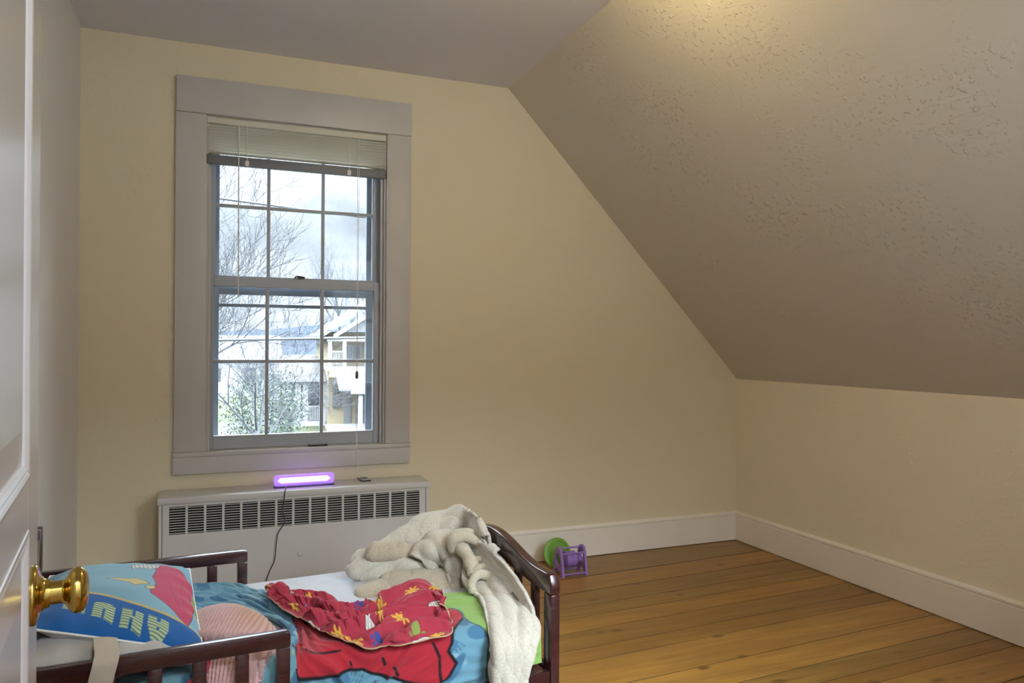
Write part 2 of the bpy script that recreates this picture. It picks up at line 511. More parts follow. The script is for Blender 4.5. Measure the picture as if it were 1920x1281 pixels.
wpart('casing', bm, m_trim, fill_win)

# ------------------------------------------------------------------ mini blind drawn up at the top of the window
m_blind = mat('ivory_blind_slats', (0.66, 0.64, 0.55), 0.45)
m_blindrail = mat('shaded_bottom_rail', (0.15, 0.155, 0.165), 0.45)  # shade on the rail's underside is put into this dark colour
m_cord = mat('white_blind_cord', (0.80, 0.80, 0.78), 0.6)
m_tassel = mat('dark_cord_tassel', (0.10, 0.09, 0.085), 0.5)
blind = thing('window_blind', 'ivory mini blind raised to the top of the window', 'blind', (0.389, D + 0.004, 2.128))
bx0, bx1 = -0.011 - 0.389, 0.7885 - 0.389
bm = bmesh.new(); box(bm, bx0, bx1, -0.012, 0.012, -0.032, -0.003); bevel(bm, 0.002, 1); obj('head_rail', bm, m_blind, blind, autosmooth=40)
nsl = 10
for i in range(nsl):
    z = -0.040 - 0.0129*i
    bm = bmesh.new()
    prof = []
    for k in range(7):
        t = k/6 - 0.5
        prof.append((t*0.018, 0.0030*(1 - 4*t*t) + t*(0.0105 if i < 8 else 0.0078)))
    prof2 = [(a, b - 0.0007) for a, b in prof[::-1]]
    prism(bm, [(p[0], z - 0.003 - p[1]) for p in prof + prof2], 'X', bx0 + 0.001, bx1 - 0.001)
    obj('slat', bm, m_blind, blind, autosmooth=30)
bm = bmesh.new(); box(bm, bx0 + 0.001, bx1 - 0.001, -0.012, 0.011, -0.211, -0.169); 
bevel(bm, 0.004, 2); obj('bottom_rail', bm, m_blindrail, blind, autosmooth=40)
for x in (0.158 - 0.389, 0.612 - 0.389):
    bm = bmesh.new(); tube(bm, [(x, -0.0135, -0.03), (x, -0.0135, -0.10), (x, -0.0145, -0.19)], 0.0013, 6); box(bm, x - 0.008, x + 0.008, -0.0145, -0.0122, -0.209, -0.186)
    obj('ladder_cord', bm, m_cord, blind)
m_wand = mat('clear_tilt_wand', (0.75, 0.77, 0.78), 0.15, spec=0.6)
bm = bmesh.new(); tube(bm, [(0.122 - 0.389, -0.017, -0.03), (0.122 - 0.389, -0.020, -0.2), (0.124 - 0.389, -0.020, -0.797)], 0.003, 6); obj('tilt_wand', bm, m_wand, blind)
cx = 0.652 - 0.389
bm = bmesh.new()
tube(bm, [(cx - 0.003, -0.017, -0.03), (cx - 0.002, -0.021, -0.3), (cx, -0.021, -1.140)], 0.0011, 5)
tube(bm, [(cx + 0.004, -0.017, -0.03), (cx + 0.004, -0.022, -0.3), (cx + 0.001, -0.022, -1.140)], 0.0011, 5)
tube(bm, [(cx, -0.022, -1.16), (cx + 0.001, -0.026, -1.40), (cx + 0.002, -0.034, -1.50), (cx + 0.004, -0.036, -1.605)], 0.0010, 5)
tube(bm, [(cx - 0.006, -0.022, -1.16), (cx - 0.004, -0.026, -1.40), (cx + 0.002, -0.034, -1.52)], 0.0010, 5)
obj('pull_cord', bm, m_cord, blind)
bm = bmesh.new(); lathe(bm, [(0.003, -0.018), (0.007, -0.014), (0.007, 0.012), (0.004, 0.018)], 12, Matrix.Translation((cx, -0.0215, -1.150))); obj('cord_tassel', bm, m_tassel, blind, autosmooth=40)

# ================================================================== DOOR (open at the left, edge-on)
m_door = mat('glossy_white_door_paint', (0.72, 0.72, 0.74), 0.30, spec=0.6)
m = m_door
bump(m, noise_tex(m, coords(m, (90, 90, 6)), 1.0, 4, 0.6), 0.05, 0.003)
bsdf(m).inputs['Coat Weight'].default_value = 1.0; bsdf(m).inputs['Coat Roughness'].default_value = 0.22
hinge = Vector((-0.1135, 0.302)); edge = Vector((-0.188, 1.0520))
dlen = (edge - hinge).length
dang = math.atan2(edge.y - hinge.y, edge.x - hinge.x)
door = bpy.data.objects.new('door_1', None); C.objects.link(door); struct(door)
door.location = (hinge.x, hinge.y, 0); door.rotation_euler = (0, 0, dang)
# local frame: x from hinge to free edge, y = thickness (room face looks to -y), face at y = 0, back at +0.036
bm = bmesh.new()
box(bm, 0, dlen, 0.006, 0.036, 0.008, 2.02)
ST, RZ = 0.112, [(0.008, 0.22), (0.925, 0.985), (1.89, 2.02)]
box(bm, 0, ST, 0, 0.0058, 0.008, 2.02)
box(bm, dlen - ST, dlen, 0, 0.0058, 0.008, 2.02)
for z0, z1 in RZ: box(bm, ST, dlen - ST, 0, 0.0058, z0, z1)
bevel(bm, 0.0012, 1)
o = obj('door_slab', bm, m_door, door, autosmooth=40); struct(o)
for z0, z1 in ((0.22, 0.925), (0.985, 1.89)):
    bm = bmesh.new()
    # raised and fielded panel
    a = 0.055
    o1 = [(ST + 0.004, z0 + 0.004), (dlen - ST - 0.004, z0 + 0.004), (dlen - ST - 0.004, z1 - 0.004), (ST + 0.004, z1 - 0.004)]
    i1 = [(ST + a, z0 + a), (dlen - ST - a, z0 + a), (dlen - ST - a, z1 - a), (ST + a, z1 - a)]
    A = [bm.verts.new((x, 0.0058, z)) for x, z in o1]; B = [bm.verts.new((x, 0.0005, z)) for x, z in i1]
    bm.faces.new(B)
    for i in range(4): bm.faces.new([A[i], A[(i+1) % 4], B[(i+1) % 4], B[i]])
    bmesh.ops.recalc_face_normals(bm, faces=bm.faces[:])
    o = obj('door_panel', bm, m_door, door); struct(o)
    # moulding around the panel
    bm = bmesh.new()
    pr = [(0.0, 0.003), (-0.0012, 0.002), (-0.0016, -0.001), (-0.0006, -0.004), (0.001, -0.006), (-0.0002, -0.009), (0.0022, -0.012), (0.0055, -0.014)]
    rings = []
    for y, off in pr:
        rings.append([bm.verts.new((x, y, z)) for x, z in ((ST - off, z0 - off), (dlen - ST + off, z0 - off), (dlen - ST + off, z1 + off), (ST - off, z1 + off))])
    for R0, R1 in zip(rings, rings[1:]):
        for i in range(4): bm.faces.new([R0[i], R0[(i+1) % 4], R1[(i+1) % 4], R1[i]])
    bmesh.ops.recalc_face_normals(bm, faces=bm.faces[:])
    o = obj('panel_moulding', bm, m_door, door); struct(o)
m_brass = mat('polished_brass', (0.56, 0.40, 0.10), 0.13, 1.0)
kn = bpy.data.objects.new('door_knob', None); link(kn, door); struct(kn)
kn.location = (dlen - 0.060, 0, 0.843); kn.rotation_euler = (PI/2, 0, 0)   # local z points out of the face
def prof_smooth(pts, n=60):
    return [(max(0.0003, p.x), p.y) for p in catmull([Vector((a, b, 0)) for a, b in pts], n)]
bm = bmesh.new(); lathe(bm, prof_smooth([(0.0335, 0.0), (0.0338, 0.0025), (0.0322, 0.0050), (0.0265, 0.0070), (0.0205, 0.0090), (0.0172, 0.0120), (0.0158, 0.0155), (0.0152, 0.0180)], 40), 48)
o = obj('rosette', bm, m_brass, kn, autosmooth=35); struct(o)
bm = bmesh.new(); lathe(bm, prof_smooth([(0.0128, 0.0172), (0.0128, 0.0270), (0.0132, 0.0305), (0.0160, 0.0335), (0.0222, 0.0370), (0.0256, 0.0415), (0.0260, 0.0455), (0.0244, 0.0500), (0.0190, 0.0540), (0.010, 0.0560), (0.0004, 0.0565)], 70), 48)
o = obj('knob', bm, m_brass, kn, autosmooth=35); struct(o)

# ================================================================== LAMPS
def emis(name, col, strength):
    m = bpy.data.materials.new(name); m.use_nodes = True
    b = bsdf(m); b.inputs['Base Color'].default_value = (0.8, 0.8, 0.8, 1)
    b.inputs['Emission Color'].default_value = (*col, 1); b.inputs['Emission Strength'].default_value = strength
    return m
m_canopy = mat('white_enamel', (0.8, 0.79, 0.76), 0.3)
def globe(name, label, x, y, r, lampcol):
    t = thing(name, label, 'ceiling lamp', (x, y, HC))
    bm = bmesh.new(); lathe(bm, [(r*0.80, 0), (r*0.80, -0.018), (r*0.62, -0.03), (r*0.6, -0.034)], 40); obj('canopy', bm, m_canopy, t, autosmooth=40)
    bm = bmesh.new(); lathe(bm, prof_smooth([(r*0.58, -0.034), (r*0.93, -0.045), (r, -0.07), (r*0.85, -0.11), (r*0.45, -0.138), (0.001, -0.145)], 24), 40)
    obj('lamp_shade', bm, emis(name + '_glow', lampcol[:3], lampcol[3]), t, autosmooth=40)
    return t
globe('ceiling_lamp', 'round glass ceiling lamp glowing warm beside the sloped ceiling', 1.13, 1.98, 0.13, LAMP_ROOM)
globe('hall_fill_lamp', 'round fill lamp added unseen in the hall behind the doorway', 0.35, -0.55, 0.15, LAMP_FILL)  # added to stand in for ambient daylight in the room
# ================================================================== RADIATOR COVER
m_cover = paint('white_enamel_cover', (0.62, 0.60, 0.58), 0.35)
FY = D - 0.205
cover = thing('radiator_cover', 'white metal radiator cover with a slotted grille under the window', 'radiator cover', (0.385, D - 0.1, 0))
CX, CY = 0.385, D - 0.1
def cb(bm, x0, x1, y0, y1, z0, z1): box(bm, x0 - CX, x1 - CX, y0 - CY, y1 - CY, z0, z1)
bm = bmesh.new(); cb(bm, -0.187, 0.957, FY - 0.004, D - 0.022, 0.464, 0.4905); bevel(bm, 0.003, 2); obj('lid', bm, m_cover, cover, autosmooth=40)
for x0, x1 in ((-0.182, -0.170), (0.940, 0.952)):
    bm = bmesh.new(); cb(bm, x0, x1, FY, D - 0.022, 0.0, 0.4635); bevel(bm, 0.002, 1); obj('side_panel', bm, m_cover, cover, autosmooth=40)
GX0, GX1, GZ0, GZ1 = -0.143, 0.910, 0.338, 0.452
px0, px1 = -0.1675, 0.9375
bm = bmesh.new()
cb(bm, px0, px1, FY + 0.002, FY + 0.010, 0.0, GZ0); cb(bm, px0, px1, FY + 0.002, FY + 0.010, GZ1, 0.4635)
cb(bm, px0, GX0, FY + 0.002, FY + 0.010, GZ0, GZ1); cb(bm, GX1, px1, FY + 0.002, FY + 0.010, GZ0, GZ1)
obj('front_panel', bm, m_cover, cover)
bm = bmesh.new()
NC = 15; pw = (GX1 - GX0 + 0.009)/NC
for i in range(NC):
    x0 = GX0 + i*pw; x1 = x0 + pw - 0.009
    if i < NC - 1: cb(bm, x1, x1 + 0.009, FY + 0.002, FY + 0.010, GZ0, GZ1)
    nl = 11; ph = (GZ1 - GZ0)/nl
    for k in range(nl):
        z = GZ0 + (k + 0.5)*ph
        prism(bm, [(FY + 0.0028 - CY, z - 0.0012), (FY + 0.0060 - CY, z - 0.0012), (FY + 0.0060 - CY, z + 0.0014), (FY + 0.0028 - CY, z + 0.0014)], 'X', x0 - CX, x1 - CX)
grille = obj('grille', bm, m_cover, cover)
bm = bmesh.new(); cb(bm, GX0 - 0.01, GX1 + 0.01, FY + 0.03, FY + 0.034, GZ0 - 0.01, GZ1 + 0.01); obj('grille_backing', bm, mat('dark_inside_metal', (0.020, 0.019, 0.020), 0.7), grille)
bm = bmesh.new(); lathe(bm, [(0.011, -0.001), (0.011, 0.002), (0.009, 0.005), (0.001, 0.006)], 24, Matrix.Translation((0.378 - CX, FY + 0.002 - CY, 0.213)) @ Matrix.Rotation(PI/2, 4, 'X')); obj('access_button', bm, m_cover, cover, autosmooth=40)

# ------------------------------------------------------------------ violet night light
LT = 0.4905
nl_ = thing('night_light', 'glowing violet tube light lying on the radiator cover', 'night light', (0.402, 3.462, LT), 0.012)
m_tubebase = mat('dark_violet_plastic', (0.06, 0.045, 0.12), 0.35)
bm = bmesh.new(); box(bm, -0.130, 0.130, -0.017, 0.017, 0.0, 0.007); bevel(bm, 0.003, 2); obj('base', bm, m_tubebase, nl_, autosmooth=40)
# inner glowing tube, clear violet diffuser around it
bm = bmesh.new(); tube(bm, [(-0.112, 0, 0.030), (-0.100, 0, 0.030), (0.100, 0, 0.030), (0.112, 0, 0.030)], [0.003, 0.0125, 0.0125, 0.003], 16); obj('tube', bm, emis('violet_tube_glow', (1.0, 0.70, 1.0), 1.7), nl_, autosmooth=50)
m_diff = bpy.data.materials.new('violet_diffuser'); m_diff.use_nodes = True
m = m_diff
for n in list(m.node_tree.nodes): m.node_tree.nodes.remove(n)
o_ = N(m, 'ShaderNodeOutputMaterial'); tr = N(m, 'ShaderNodeBsdfTransparent'); em = N(m, 'ShaderNodeEmission'); ad = N(m, 'ShaderNodeAddShader'); gs = N(m, 'ShaderNodeBsdfGlossy'); mx = N(m, 'ShaderNodeMixShader')
tr.inputs[0].default_value = (0.72, 0.62, 0.90, 1); em.inputs[0].default_value = (*TUBE_COL[:3], 1); em.inputs[1].default_value = TUBE_COL[3]*0.2
gs.inputs['Roughness'].default_value = 0.15; mx.inputs[0].default_value = 0.06
L(m, tr.outputs[0], ad.inputs[0]); L(m, em.outputs[0], ad.inputs[1]); L(m, ad.outputs[0], mx.inputs[1]); L(m, gs.outputs[0], mx.inputs[2]); L(m, mx.outputs[0], o_.inputs[0])
bm = bmesh.new()
xs = [-0.129, -0.128, -0.124, -0.116, 0.116, 0.124, 0.128, 0.129]; rs = [0.009, 0.0175, 0.0225, 0.0250, 0.0250, 0.0225, 0.0175, 0.009]
tube(bm, [(x, 0, 0.0305) for x in xs], rs, 24); obj('diffuser', bm, m_diff, nl_, autosmooth=50)
bm = bmesh.new()
tube(bm, catmull([(0.326, 3.448, 0.4955), (0.318, 3.410, 0.4945), (0.312, 3.3745, 0.488), (0.307, 3.3735, 0.440), (0.303, 3.3745, 0.402), (0.312, 3.3745, 0.372), (0.305, 3.3745, 0.344), (0.284, 3.374, 0.312), (0.277, 3.374, 0.267), (0.271, 3.374, 0.199), (0.252, 3.374, 0.156), (0.235, 3.37, 0.107), (0.22, 3.35, 0.03), (0.20, 3.30, 0.004), (0.10, 3.25, 0.003)], 70), 0.0022, 6)
cbl = obj('power_cord', bm, mat('dark_grey_cord', (0.05, 0.048, 0.05), 0.5), None, smooth=True)
cbl.parent = nl_; cbl.matrix_parent_inverse = (Matrix.Translation((0.402, 3.462, LT)) @ Matrix.Rotation(0.012, 4, 'Z')).inverted()

# ------------------------------------------------------------------ remotes
m_black = mat('black_plastic', (0.012, 0.012, 0.014), 0.35)
m_white = mat('white_plastic', (0.72, 0.73, 0.75), 0.35)
m_greybtn = mat('grey_rubber_buttons', (0.12, 0.125, 0.14), 0.5)
rc = thing('remote_control', 'small white-faced remote lying flat on the radiator cover', 'remote control', (0.680, 3.525, LT), 0.04)
bm = bmesh.new(); box(bm, -0.0225, 0.0225, -0.043, 0.043, 0.0, 0.0065); bevel(bm, 0.002, 2); obj('body', bm, m_black, rc, autosmooth=40)
bm = bmesh.new(); box(bm, -0.0205, 0.0205, -0.041, 0.041, 0.0062, 0.0078); bevel(bm, 0.0006, 1); face = obj('face', bm, m_white, rc)
for j in range(6):
    for i in range(4):
        bm = bmesh.new(); lathe(bm, [(0.0034, 0.0076), (0.0034, 0.0086), (0.0020, 0.0090)], 12, Matrix.Translation((-0.0125 + i*0.00833, -0.024 + j*0.0088, 0))); obj('button', bm, m_greybtn, face)
rs_ = thing('remote_control', 'slim black remote with light keys lying on the window stool', 'remote control', (0.478, 3.603, 0.6487), 0.02)
bm = bmesh.new(); box(bm, -0.043, 0.043, -0.0145, 0.0145, 0.0, 0.0075); bevel(bm, 0.0018, 2); obj('body', bm, m_black, rs_, autosmooth=40)
for i in range(5):
    for j in range(2):
        bm = bmesh.new(); box(bm, -0.030 + i*0.0135, -0.0215 + i*0.0135, -0.009 + j*0.010, -0.0015 + j*0.010, 0.0074, 0.0088); bevel(bm, 0.0005, 1); obj('key', bm, m_white, rs_)

# ================================================================== TODDLER BED
BED_LOC, BED_ROT = (0.197, 2.1455, 0.0), math.atan2(0.079, 0.9969)
m_wood = mat('dark_mahogany_varnish', (0.040, 0.011, 0.011), 0.24, spec=0.5)
m = m_wood
g = noise_tex(m, coords(m, (3, 40, 40)), 1.0, 5, 0.6, 0.5)
L(m, ramp(m, g, [(0.3, (0.022, 0.006, 0.007)), (0.7, (0.058, 0.015, 0.014))]), bsdf(m).inputs['Base Color'])
bsdf(m).inputs['Coat Weight'].default_value = 0.5; bsdf(m).inputs['Coat Roughness'].default_value = 0.12
bump(m, noise_tex(m, coords(m, (2, 14, 14)), 4.0, 3), 0.03, 0.003)
bed = thing('toddler_bed', 'dark mahogany toddler bed with slatted guard rails against the left wall', 'bed', BED_LOC, BED_ROT)
def bpart(name, boxes, bev=0.004, parent=bed, m=m_wood):
    bm = bmesh.new()
    for b in boxes: box(bm, *b)
    bevel(bm, bev, 2)
    return obj(name, bm, m, parent, autosmooth=40)
FX0, FX1, HWD = 0.622, 0.652, 0.379
def foot_top(y): return 0.515 + 0.045*(math.cos(PI/2*min(1, abs(y)/0.30))**2)
def foot_bot(y): return 0.462 + 0.020*(math.cos(PI/2*min(1, abs(y)/0.34))**2)
bm = bmesh.new()
ys = [-HWD + 2*HWD*i/64 for i in range(65)]
def ft(y):
    d = HWD - abs(y)
    return foot_top(y) - (0.024*(1 - math.sqrt(max(0, 1 - ((0.024 - d)/0.024)**2))) if d < 0.024 else 0)
prism(bm, [(y, ft(y)) for y in ys] + [(y, foot_bot(y)) for y in ys[::-1]], 'X', FX0, FX1)
bevel(bm, 0.005, 3, 50); foot_rail = obj('footboard_rail', bm, m_wood, bed, autosmooth=40)
for s in (-1, 1):
    bpart('foot_post', [(FX0 + 0.001, FX1 - 0.001, *sorted((s*HWD*0.9995, s*(HWD - 0.042))), 0.0, 0.4618)])
for y in (-0.265, -0.159, -0.053, 0.053, 0.159, 0.265):
    bpart('slat', [(FX0 + 0.006, FX1 - 0.006, y - 0.013, y + 0.013, 0.262, foot_bot(y) + 0.004)], 0.003, foot_rail)
bpart('foot_stretcher', [(FX0 + 0.003, FX1 - 0.003, -HWD + 0.042, HWD - 0.042, 0.180, 0.262)])
# headboard
HX0, HX1 = -0.627, -0.597
bm = bmesh.new()
def head_top(y): return 0.585 + 0.05*(math.cos(PI/2*min(1, abs(y)/0.33))**2)
prism(bm, [(y, head_top(y)) for y in ys[3:-3]] + [(y, 0.50) for y in ys[3:-3][::-1]], 'X', HX0 + 0.003, HX1 - 0.003)
bevel(bm, 0.004, 2, 50); head_rail = obj('headboard_rail', bm, m_wood, bed, autosmooth=40)
for s in (-1, 1):
    bpart('head_post', [(HX0, HX1, *sorted((s*HWD, s*(HWD - 0.042))), 0.0, 0.608)], 0.006)
for y in (-0.265, -0.159, -0.053, 0.053, 0.159, 0.265):
    bpart('slat', [(HX0 + 0.006, HX1 - 0.006, y - 0.013, y + 0.013, 0.262, 0.501)], 0.003, head_rail)
bpart('head_stretcher', [(HX0 + 0.003, HX1 - 0.003, -HWD + 0.042, HWD - 0.042, 0.180, 0.262)])
# side rails and guard rails
for s in (-1, 1):
    bpart('side_rail', [(HX1, FX0, *sorted((s*(HWD - 0.001), s*(HWD - 0.019))), 0.175, 0.262)], 0.003)
    yo, yi = s*HWD, s*(HWD - 0.024)
    y0, y1 = sorted((yo, yi))
    bm = bmesh.new()
    pr = [(HX1, 0.443), (-0.049, 0.443), (-0.049, 0.470), (-0.052, 0.477), (-0.059, 0.480), (HX1, 0.480)]
    prism(bm, pr, 'Y', y0, y1); bevel(bm, 0.004, 2, 50)
    gr = obj('guard_rail', bm, m_wood, bed, autosmooth=40)
    bpart('guard_post', [(-0.079, -0.0495, y0 + 0.001, y1 - 0.001, 0.262, 0.4435)], 0.003, gr)
    for x in (-0.152, -0.239, -0.326, -0.413, -0.500):
        bpart('slat', [(x - 0.0145, x + 0.0145, y0 + 0.003, y1 - 0.003, 0.262, 0.4435)], 0.003, gr)
bpart('slat_base', [(HX1 + 0.001, FX0 - 0.001, -HWD + 0.02, HWD - 0.02, 0.238, 0.258)], 0.003)

# ------------------------------------------------------------------ mattress with a fitted sheet
m_sheet = mat('white_fitted_sheet', (0.55, 0.56, 0.61), 0.8, spec=0.2)
m = m_sheet
scr = noise_tex(m, coords(m, (34, 46, 20), rot=(0, 0, 0.5)), 1.0, 3, 0.6, 2.4)
lines = ramp(m, scr, [(0.475, (0, 0, 0)), (0.495, (1, 1, 1)), (0.505, (1, 1, 1)), (0.525, (0, 0, 0))])
msk = ramp(m, noise_tex(m, coords(m), 11.0, 1), [(0.55, (0, 0, 0)), (0.60, (1, 1, 1))])
L(m, mixc(m, math_n(m, 'MULTIPLY', math_n(m, 'MULTIPLY', lines, msk), 0.55), (0.55, 0.56, 0.61), (0.30, 0.32, 0.36)), bsdf(m).inputs['Base Color'])
bump(m, noise_tex(m, coords(m), 7.0, 4), 0.25, 0.02)
MZ = 0.388
bm = bmesh.new(); box(bm, -0.592, 0.618, -0.345, 0.345, 0.2585, MZ - 0.003)
bevel(bm, 0.03, 6)
bmesh.ops.subdivide_edges(bm, edges=bm.edges[:], cuts=3, use_grid_fill=True)
for v in bm.verts:
    if v.co.z > 0.36:
        v.co.z += 0.004*math.cos(v.co.x/0.62*PI/2)*math.cos(v.co.y/0.345*PI/2) + 0.0012*math.sin(v.co.x*21 + v.co.y*9)
mattress = obj('mattress', bm, m_sheet, None, smooth=True)
mattress.location = BED_LOC; mattress.rotation_euler = (0, 0, BED_ROT)
tag(mattress, 'white crib mattress in a fitted sheet with faint grey marks', 'mattress')

# ================================================================== TOY by the baseboard
m_purple = mat('purple_toy_plastic', (0.27, 0.15, 0.42), 0.35, spec=0.5)
m_green = mat('green_toy_plastic', (0.16, 0.33, 0.035), 0.4)
toy = thing('toy_drum_stand', 'purple plastic toy with a drum and green disc by the far baseboard', 'toy', (1.66, 3.335, 0.0), 0.03)
def toy_plate(x):
    bm = bmesh.new()
    prof = [(-0.052, 0.0), (-0.034, 0.0), (-0.020, 0.028), (0.020, 0.028), (0.034, 0.0), (0.052, 0.0)]
    out_l = [(0.052, 0.0), (0.046, 0.04), (0.038, 0.085), (0.030, 0.115), (0.020, 0.132), (0.0, 0.140), (-0.020, 0.132), (-0.030, 0.115), (-0.038, 0.085), (-0.046, 0.04), (-0.052, 0.0), (-0.036, 0.0), (-0.022, 0.030), (0.0, 0.036), (0.022, 0.030), (0.036, 0.0)]
    hole = [(0.026*math.cos(a)*(1 - 0.25*math.sin(a)), 0.080 + 0.030*math.sin(a)) for a in [2*PI*k/16 for k in range(16)]]
    # ring between outline and hole
    import bisect
    cen = (0.0, 0.080)
    ang = lambda p: math.atan2(p[1] - cen[1], p[0] - cen[0]) % (2*PI)
    for t0, t1 in ((x - 0.006, x + 0.006),):
        oA = [bm.verts.new((t0, y, z)) for y, z in out_l]; oB = [bm.verts.new((t1, y, z)) for y, z in out_l]
        hA = [bm.verts.new((t0, y, z)) for y, z in hole]; hB = [bm.verts.new((t1, y, z)) for y, z in hole]
        for P, Q, in ((oA, oB), (hA, hB)):
            n = len(P)
            for i in range(n): bm.faces.new([P[i], P[(i+1) % n], Q[(i+1) % n], Q[i]])
        for P, H in ((oA, hA), (oB, hB)):
            es = []
            for ring in (P, H):
                for i in range(len(ring)):
                    e = bm.edges.get((ring[i], ring[(i+1) % len(ring)])); es.append(e)
            bmesh.ops.triangle_fill(bm, edges=es, use_beauty=True)
    bmesh.ops.recalc_face_normals(bm, faces=bm.faces[:])
    return bm
for x in (-0.064, 0.064): obj('end_frame', toy_plate(x), m_purple, toy)
bm = bmesh.new(); lathe(bm, [(0.036, -0.034), (0.039, -0.032), (0.039, -0.012), (0.037, -0.010), (0.037, -0.004), (0.039, -0.002), (0.039, 0.020), (0.036, 0.022), (0.030, 0.030), (0.020, 0.034), (0.020, 0.0575)], 32, Matrix.Translation((0, 0, 0.074)) @ Matrix.Rotation(PI/2, 4, 'Y')); obj('drum', bm, m_purple, toy, autosmooth=35)
for y, z in ((-0.043, 0.012), (0.043, 0.012), (-0.030, 0.108), (0.0, 0.130)):
    bm = bmesh.new(); tube(bm, [(-0.059, y, z), (0.059, y, z)], 0.0045, 10); obj('cross_bar', bm, m_purple, toy, autosmooth=40)
Md = Matrix.Translation((-0.020, 0.105, 0.078)) @ Matrix.Rotation(PI/2 - 0.22, 4, 'X') @ Matrix.Rotation(0.0, 4, 'Z')
bm = bmesh.new(); lathe(bm, [(0.074, -0.006), (0.076, 0.0), (0.074, 0.006), (0.060, 0.008), (0.058, 0.003), (0.01, 0.003)], 40, Md); obj('disc', bm, m_green, toy, autosmooth=35)
# ================================================================== OUTSIDE
GZ = -3.3
m_lawn = mat('winter_lawn', (0.050, 0.055, 0.030), 0.95, spec=0.1)
m = m_lawn
L(m, ramp(m, noise_tex(m, coords(m), 0.35, 5), [(0.42, (0.022, 0.024, 0.011)), (0.6, (0.034, 0.034, 0.030))]), bsdf(m).inputs['Base Color'])
bm = bmesh.new(); box(bm, -120, 200, D + 1.0, 420, GZ - 0.3, GZ); struct(obj('ground', bm, m_lawn))
bm = bmesh.new(); box(bm, -40, 60, -80, -2.0, GZ - 0.3, GZ); struct(obj('bounce_ground', bm, mat('pale_bounce_surface', (0.45, 0.45, 0.46), 0.9)))  # unseen pale slab added to bounce daylight up to the ceiling
bm = bmesh.new()
random.seed(5)
xs = [-160 + i*8 for i in range(61)]
for row, (Y, h0) in enumerate(((300, 9), (330, 13))):
    prev = None
hv = []
for Y, h0 in ((285, GZ), (300, 4.5), (330, 9.5), (360, GZ)):
    hv.append([bm.verts.new((x, Y, h0 if h0 == GZ else h0*(0.8 + 0.4*mnoise.noise(Vector((x*0.016, Y*0.05, 0)))) + 1.5*mnoise.noise(Vector((x*0.06, 3, 1))))) for x in xs])
for A, B in zip(hv, hv[1:]):
    for i in range(len(xs) - 1): bm.faces.new([A[i], A[i+1], B[i+1], B[i]])
struct(obj('hills', bm, mat('hazy_hillside', (0.020, 0.024, 0.032), 1.0, spec=0.0), smooth=True))

m_bark = mat('grey_winter_bark', (0.030, 0.031, 0.034), 0.9, spec=0.1)
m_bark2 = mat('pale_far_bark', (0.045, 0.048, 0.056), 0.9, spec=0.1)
def grow(bm, p, d, r, ln, depth, rng, spread, upb, nsub, mi=0):
    """one limb: a bent tube, then side limbs along it and a fork at its tip"""
    n = 5; pts = [Vector(p)]; rad = [r]; dd = Vector(d).normalized()
    for k in range(n):
        dd = (dd + Vector((rng.uniform(-1, 1), rng.uniform(-1, 1), rng.uniform(-0.7, 1)))*0.13 + Vector((0, 0, upb))).normalized()
        pts.append(pts[-1] + dd*ln/n); rad.append(r*(1 - 0.42*(k+1)/n))
    tube(bm, pts, rad, 5 if r > 0.012 else 3, mi, cap=False)
    if depth == 0: return
    for k in range(nsub):
        t = rng.uniform(0.3, 1.0) if k < nsub - 1 else 1.0
        i = min(int(t*n), n - 1); q = pts[i].lerp(pts[i+1], t*n - i)
        base = (pts[i+1] - pts[i]).normalized()
        u, v = frame_of(base); a = rng.uniform(0, 2*PI)
        nd = (base + (u*math.cos(a) + v*math.sin(a))*spread*rng.uniform(0.6, 1.2)).normalized()
        grow(bm, q, nd, max(0.003, rad[i]*rng.uniform(0.5, 0.68)), ln*rng.uniform(0.55, 0.8), depth - 1, rng, spread, upb, nsub, mi)
def tree(name, label, x, y, trunk_h, r, ln, depth, seed, spread=0.75, upb=0.05, nsub=4, lean=(0, 0, 1), m=m_bark, limbs=4, group=None, base=GZ):
    rng = random.Random(seed)
    t = thing(name, label, 'tree', (x, y, base), 0, group)
    bm = bmesh.new()
    dd = Vector(lean).normalized(); top = dd*trunk_h
    tube(bm, [(0, 0, 0), top*0.5 + Vector((rng.uniform(-.1, .1), 0, 0)), top], [r*1.2, r, r*0.8], 10)
    obj('trunk', bm, m, t, smooth=True)
    bm = bmesh.new()
    for k in range(limbs):
        a = 2*PI*(k + rng.uniform(-0.3, 0.3))/limbs
        d = (Vector(lean) + Vector((math.cos(a), math.sin(a), 0))*spread).normalized()
        grow(bm, top*(0.82 + 0.18*k/max(1, limbs-1)), d, r*0.6, ln, depth, rng, spread, upb, nsub)
    obj('branches', bm, m, t, smooth=True)
    return t
tree('maple_tree', 'big bare tree whose limbs cross the left panes of the window', -1.25, 9.6, 2.8, 0.10, 1.75, 5, 3, 0.85, 0.05, 4, limbs=6)
tree('crabapple_tree', 'small twiggy bare tree low behind the left lower panes', 0.95, 16.5, 2.6, 0.045, 1.25, 5, 8, 0.95, 0.02, 4)
tree('elm_tree', 'fan-shaped bare tree behind the roof of the white porch house', 9.6, 60, 5.2, 0.2, 3.2, 4, 21, 0.55, 0.10, 4, m=m_bark2)
for i, (x, y, h, s, lab) in enumerate(((6.6, 90, 7.6, 31, 'thin bare tree far off in the middle of the window view'), (10.4, 110, 7.4, 33, 'faint bare tree far off, left of the fan-shaped one'), (2.2, 75, 7.0, 35, 'pale bare tree far off behind the left window panes'), (14.5, 75, 7.6, 37, 'pale bare tree rising behind the porch house gable'))):
    tree('distant_tree', lab, x, y, h, 0.11, 1.7 + y*0.012, 4, s, 0.55, 0.08, 3, m=m_bark2, group='bare trees far behind the houses')

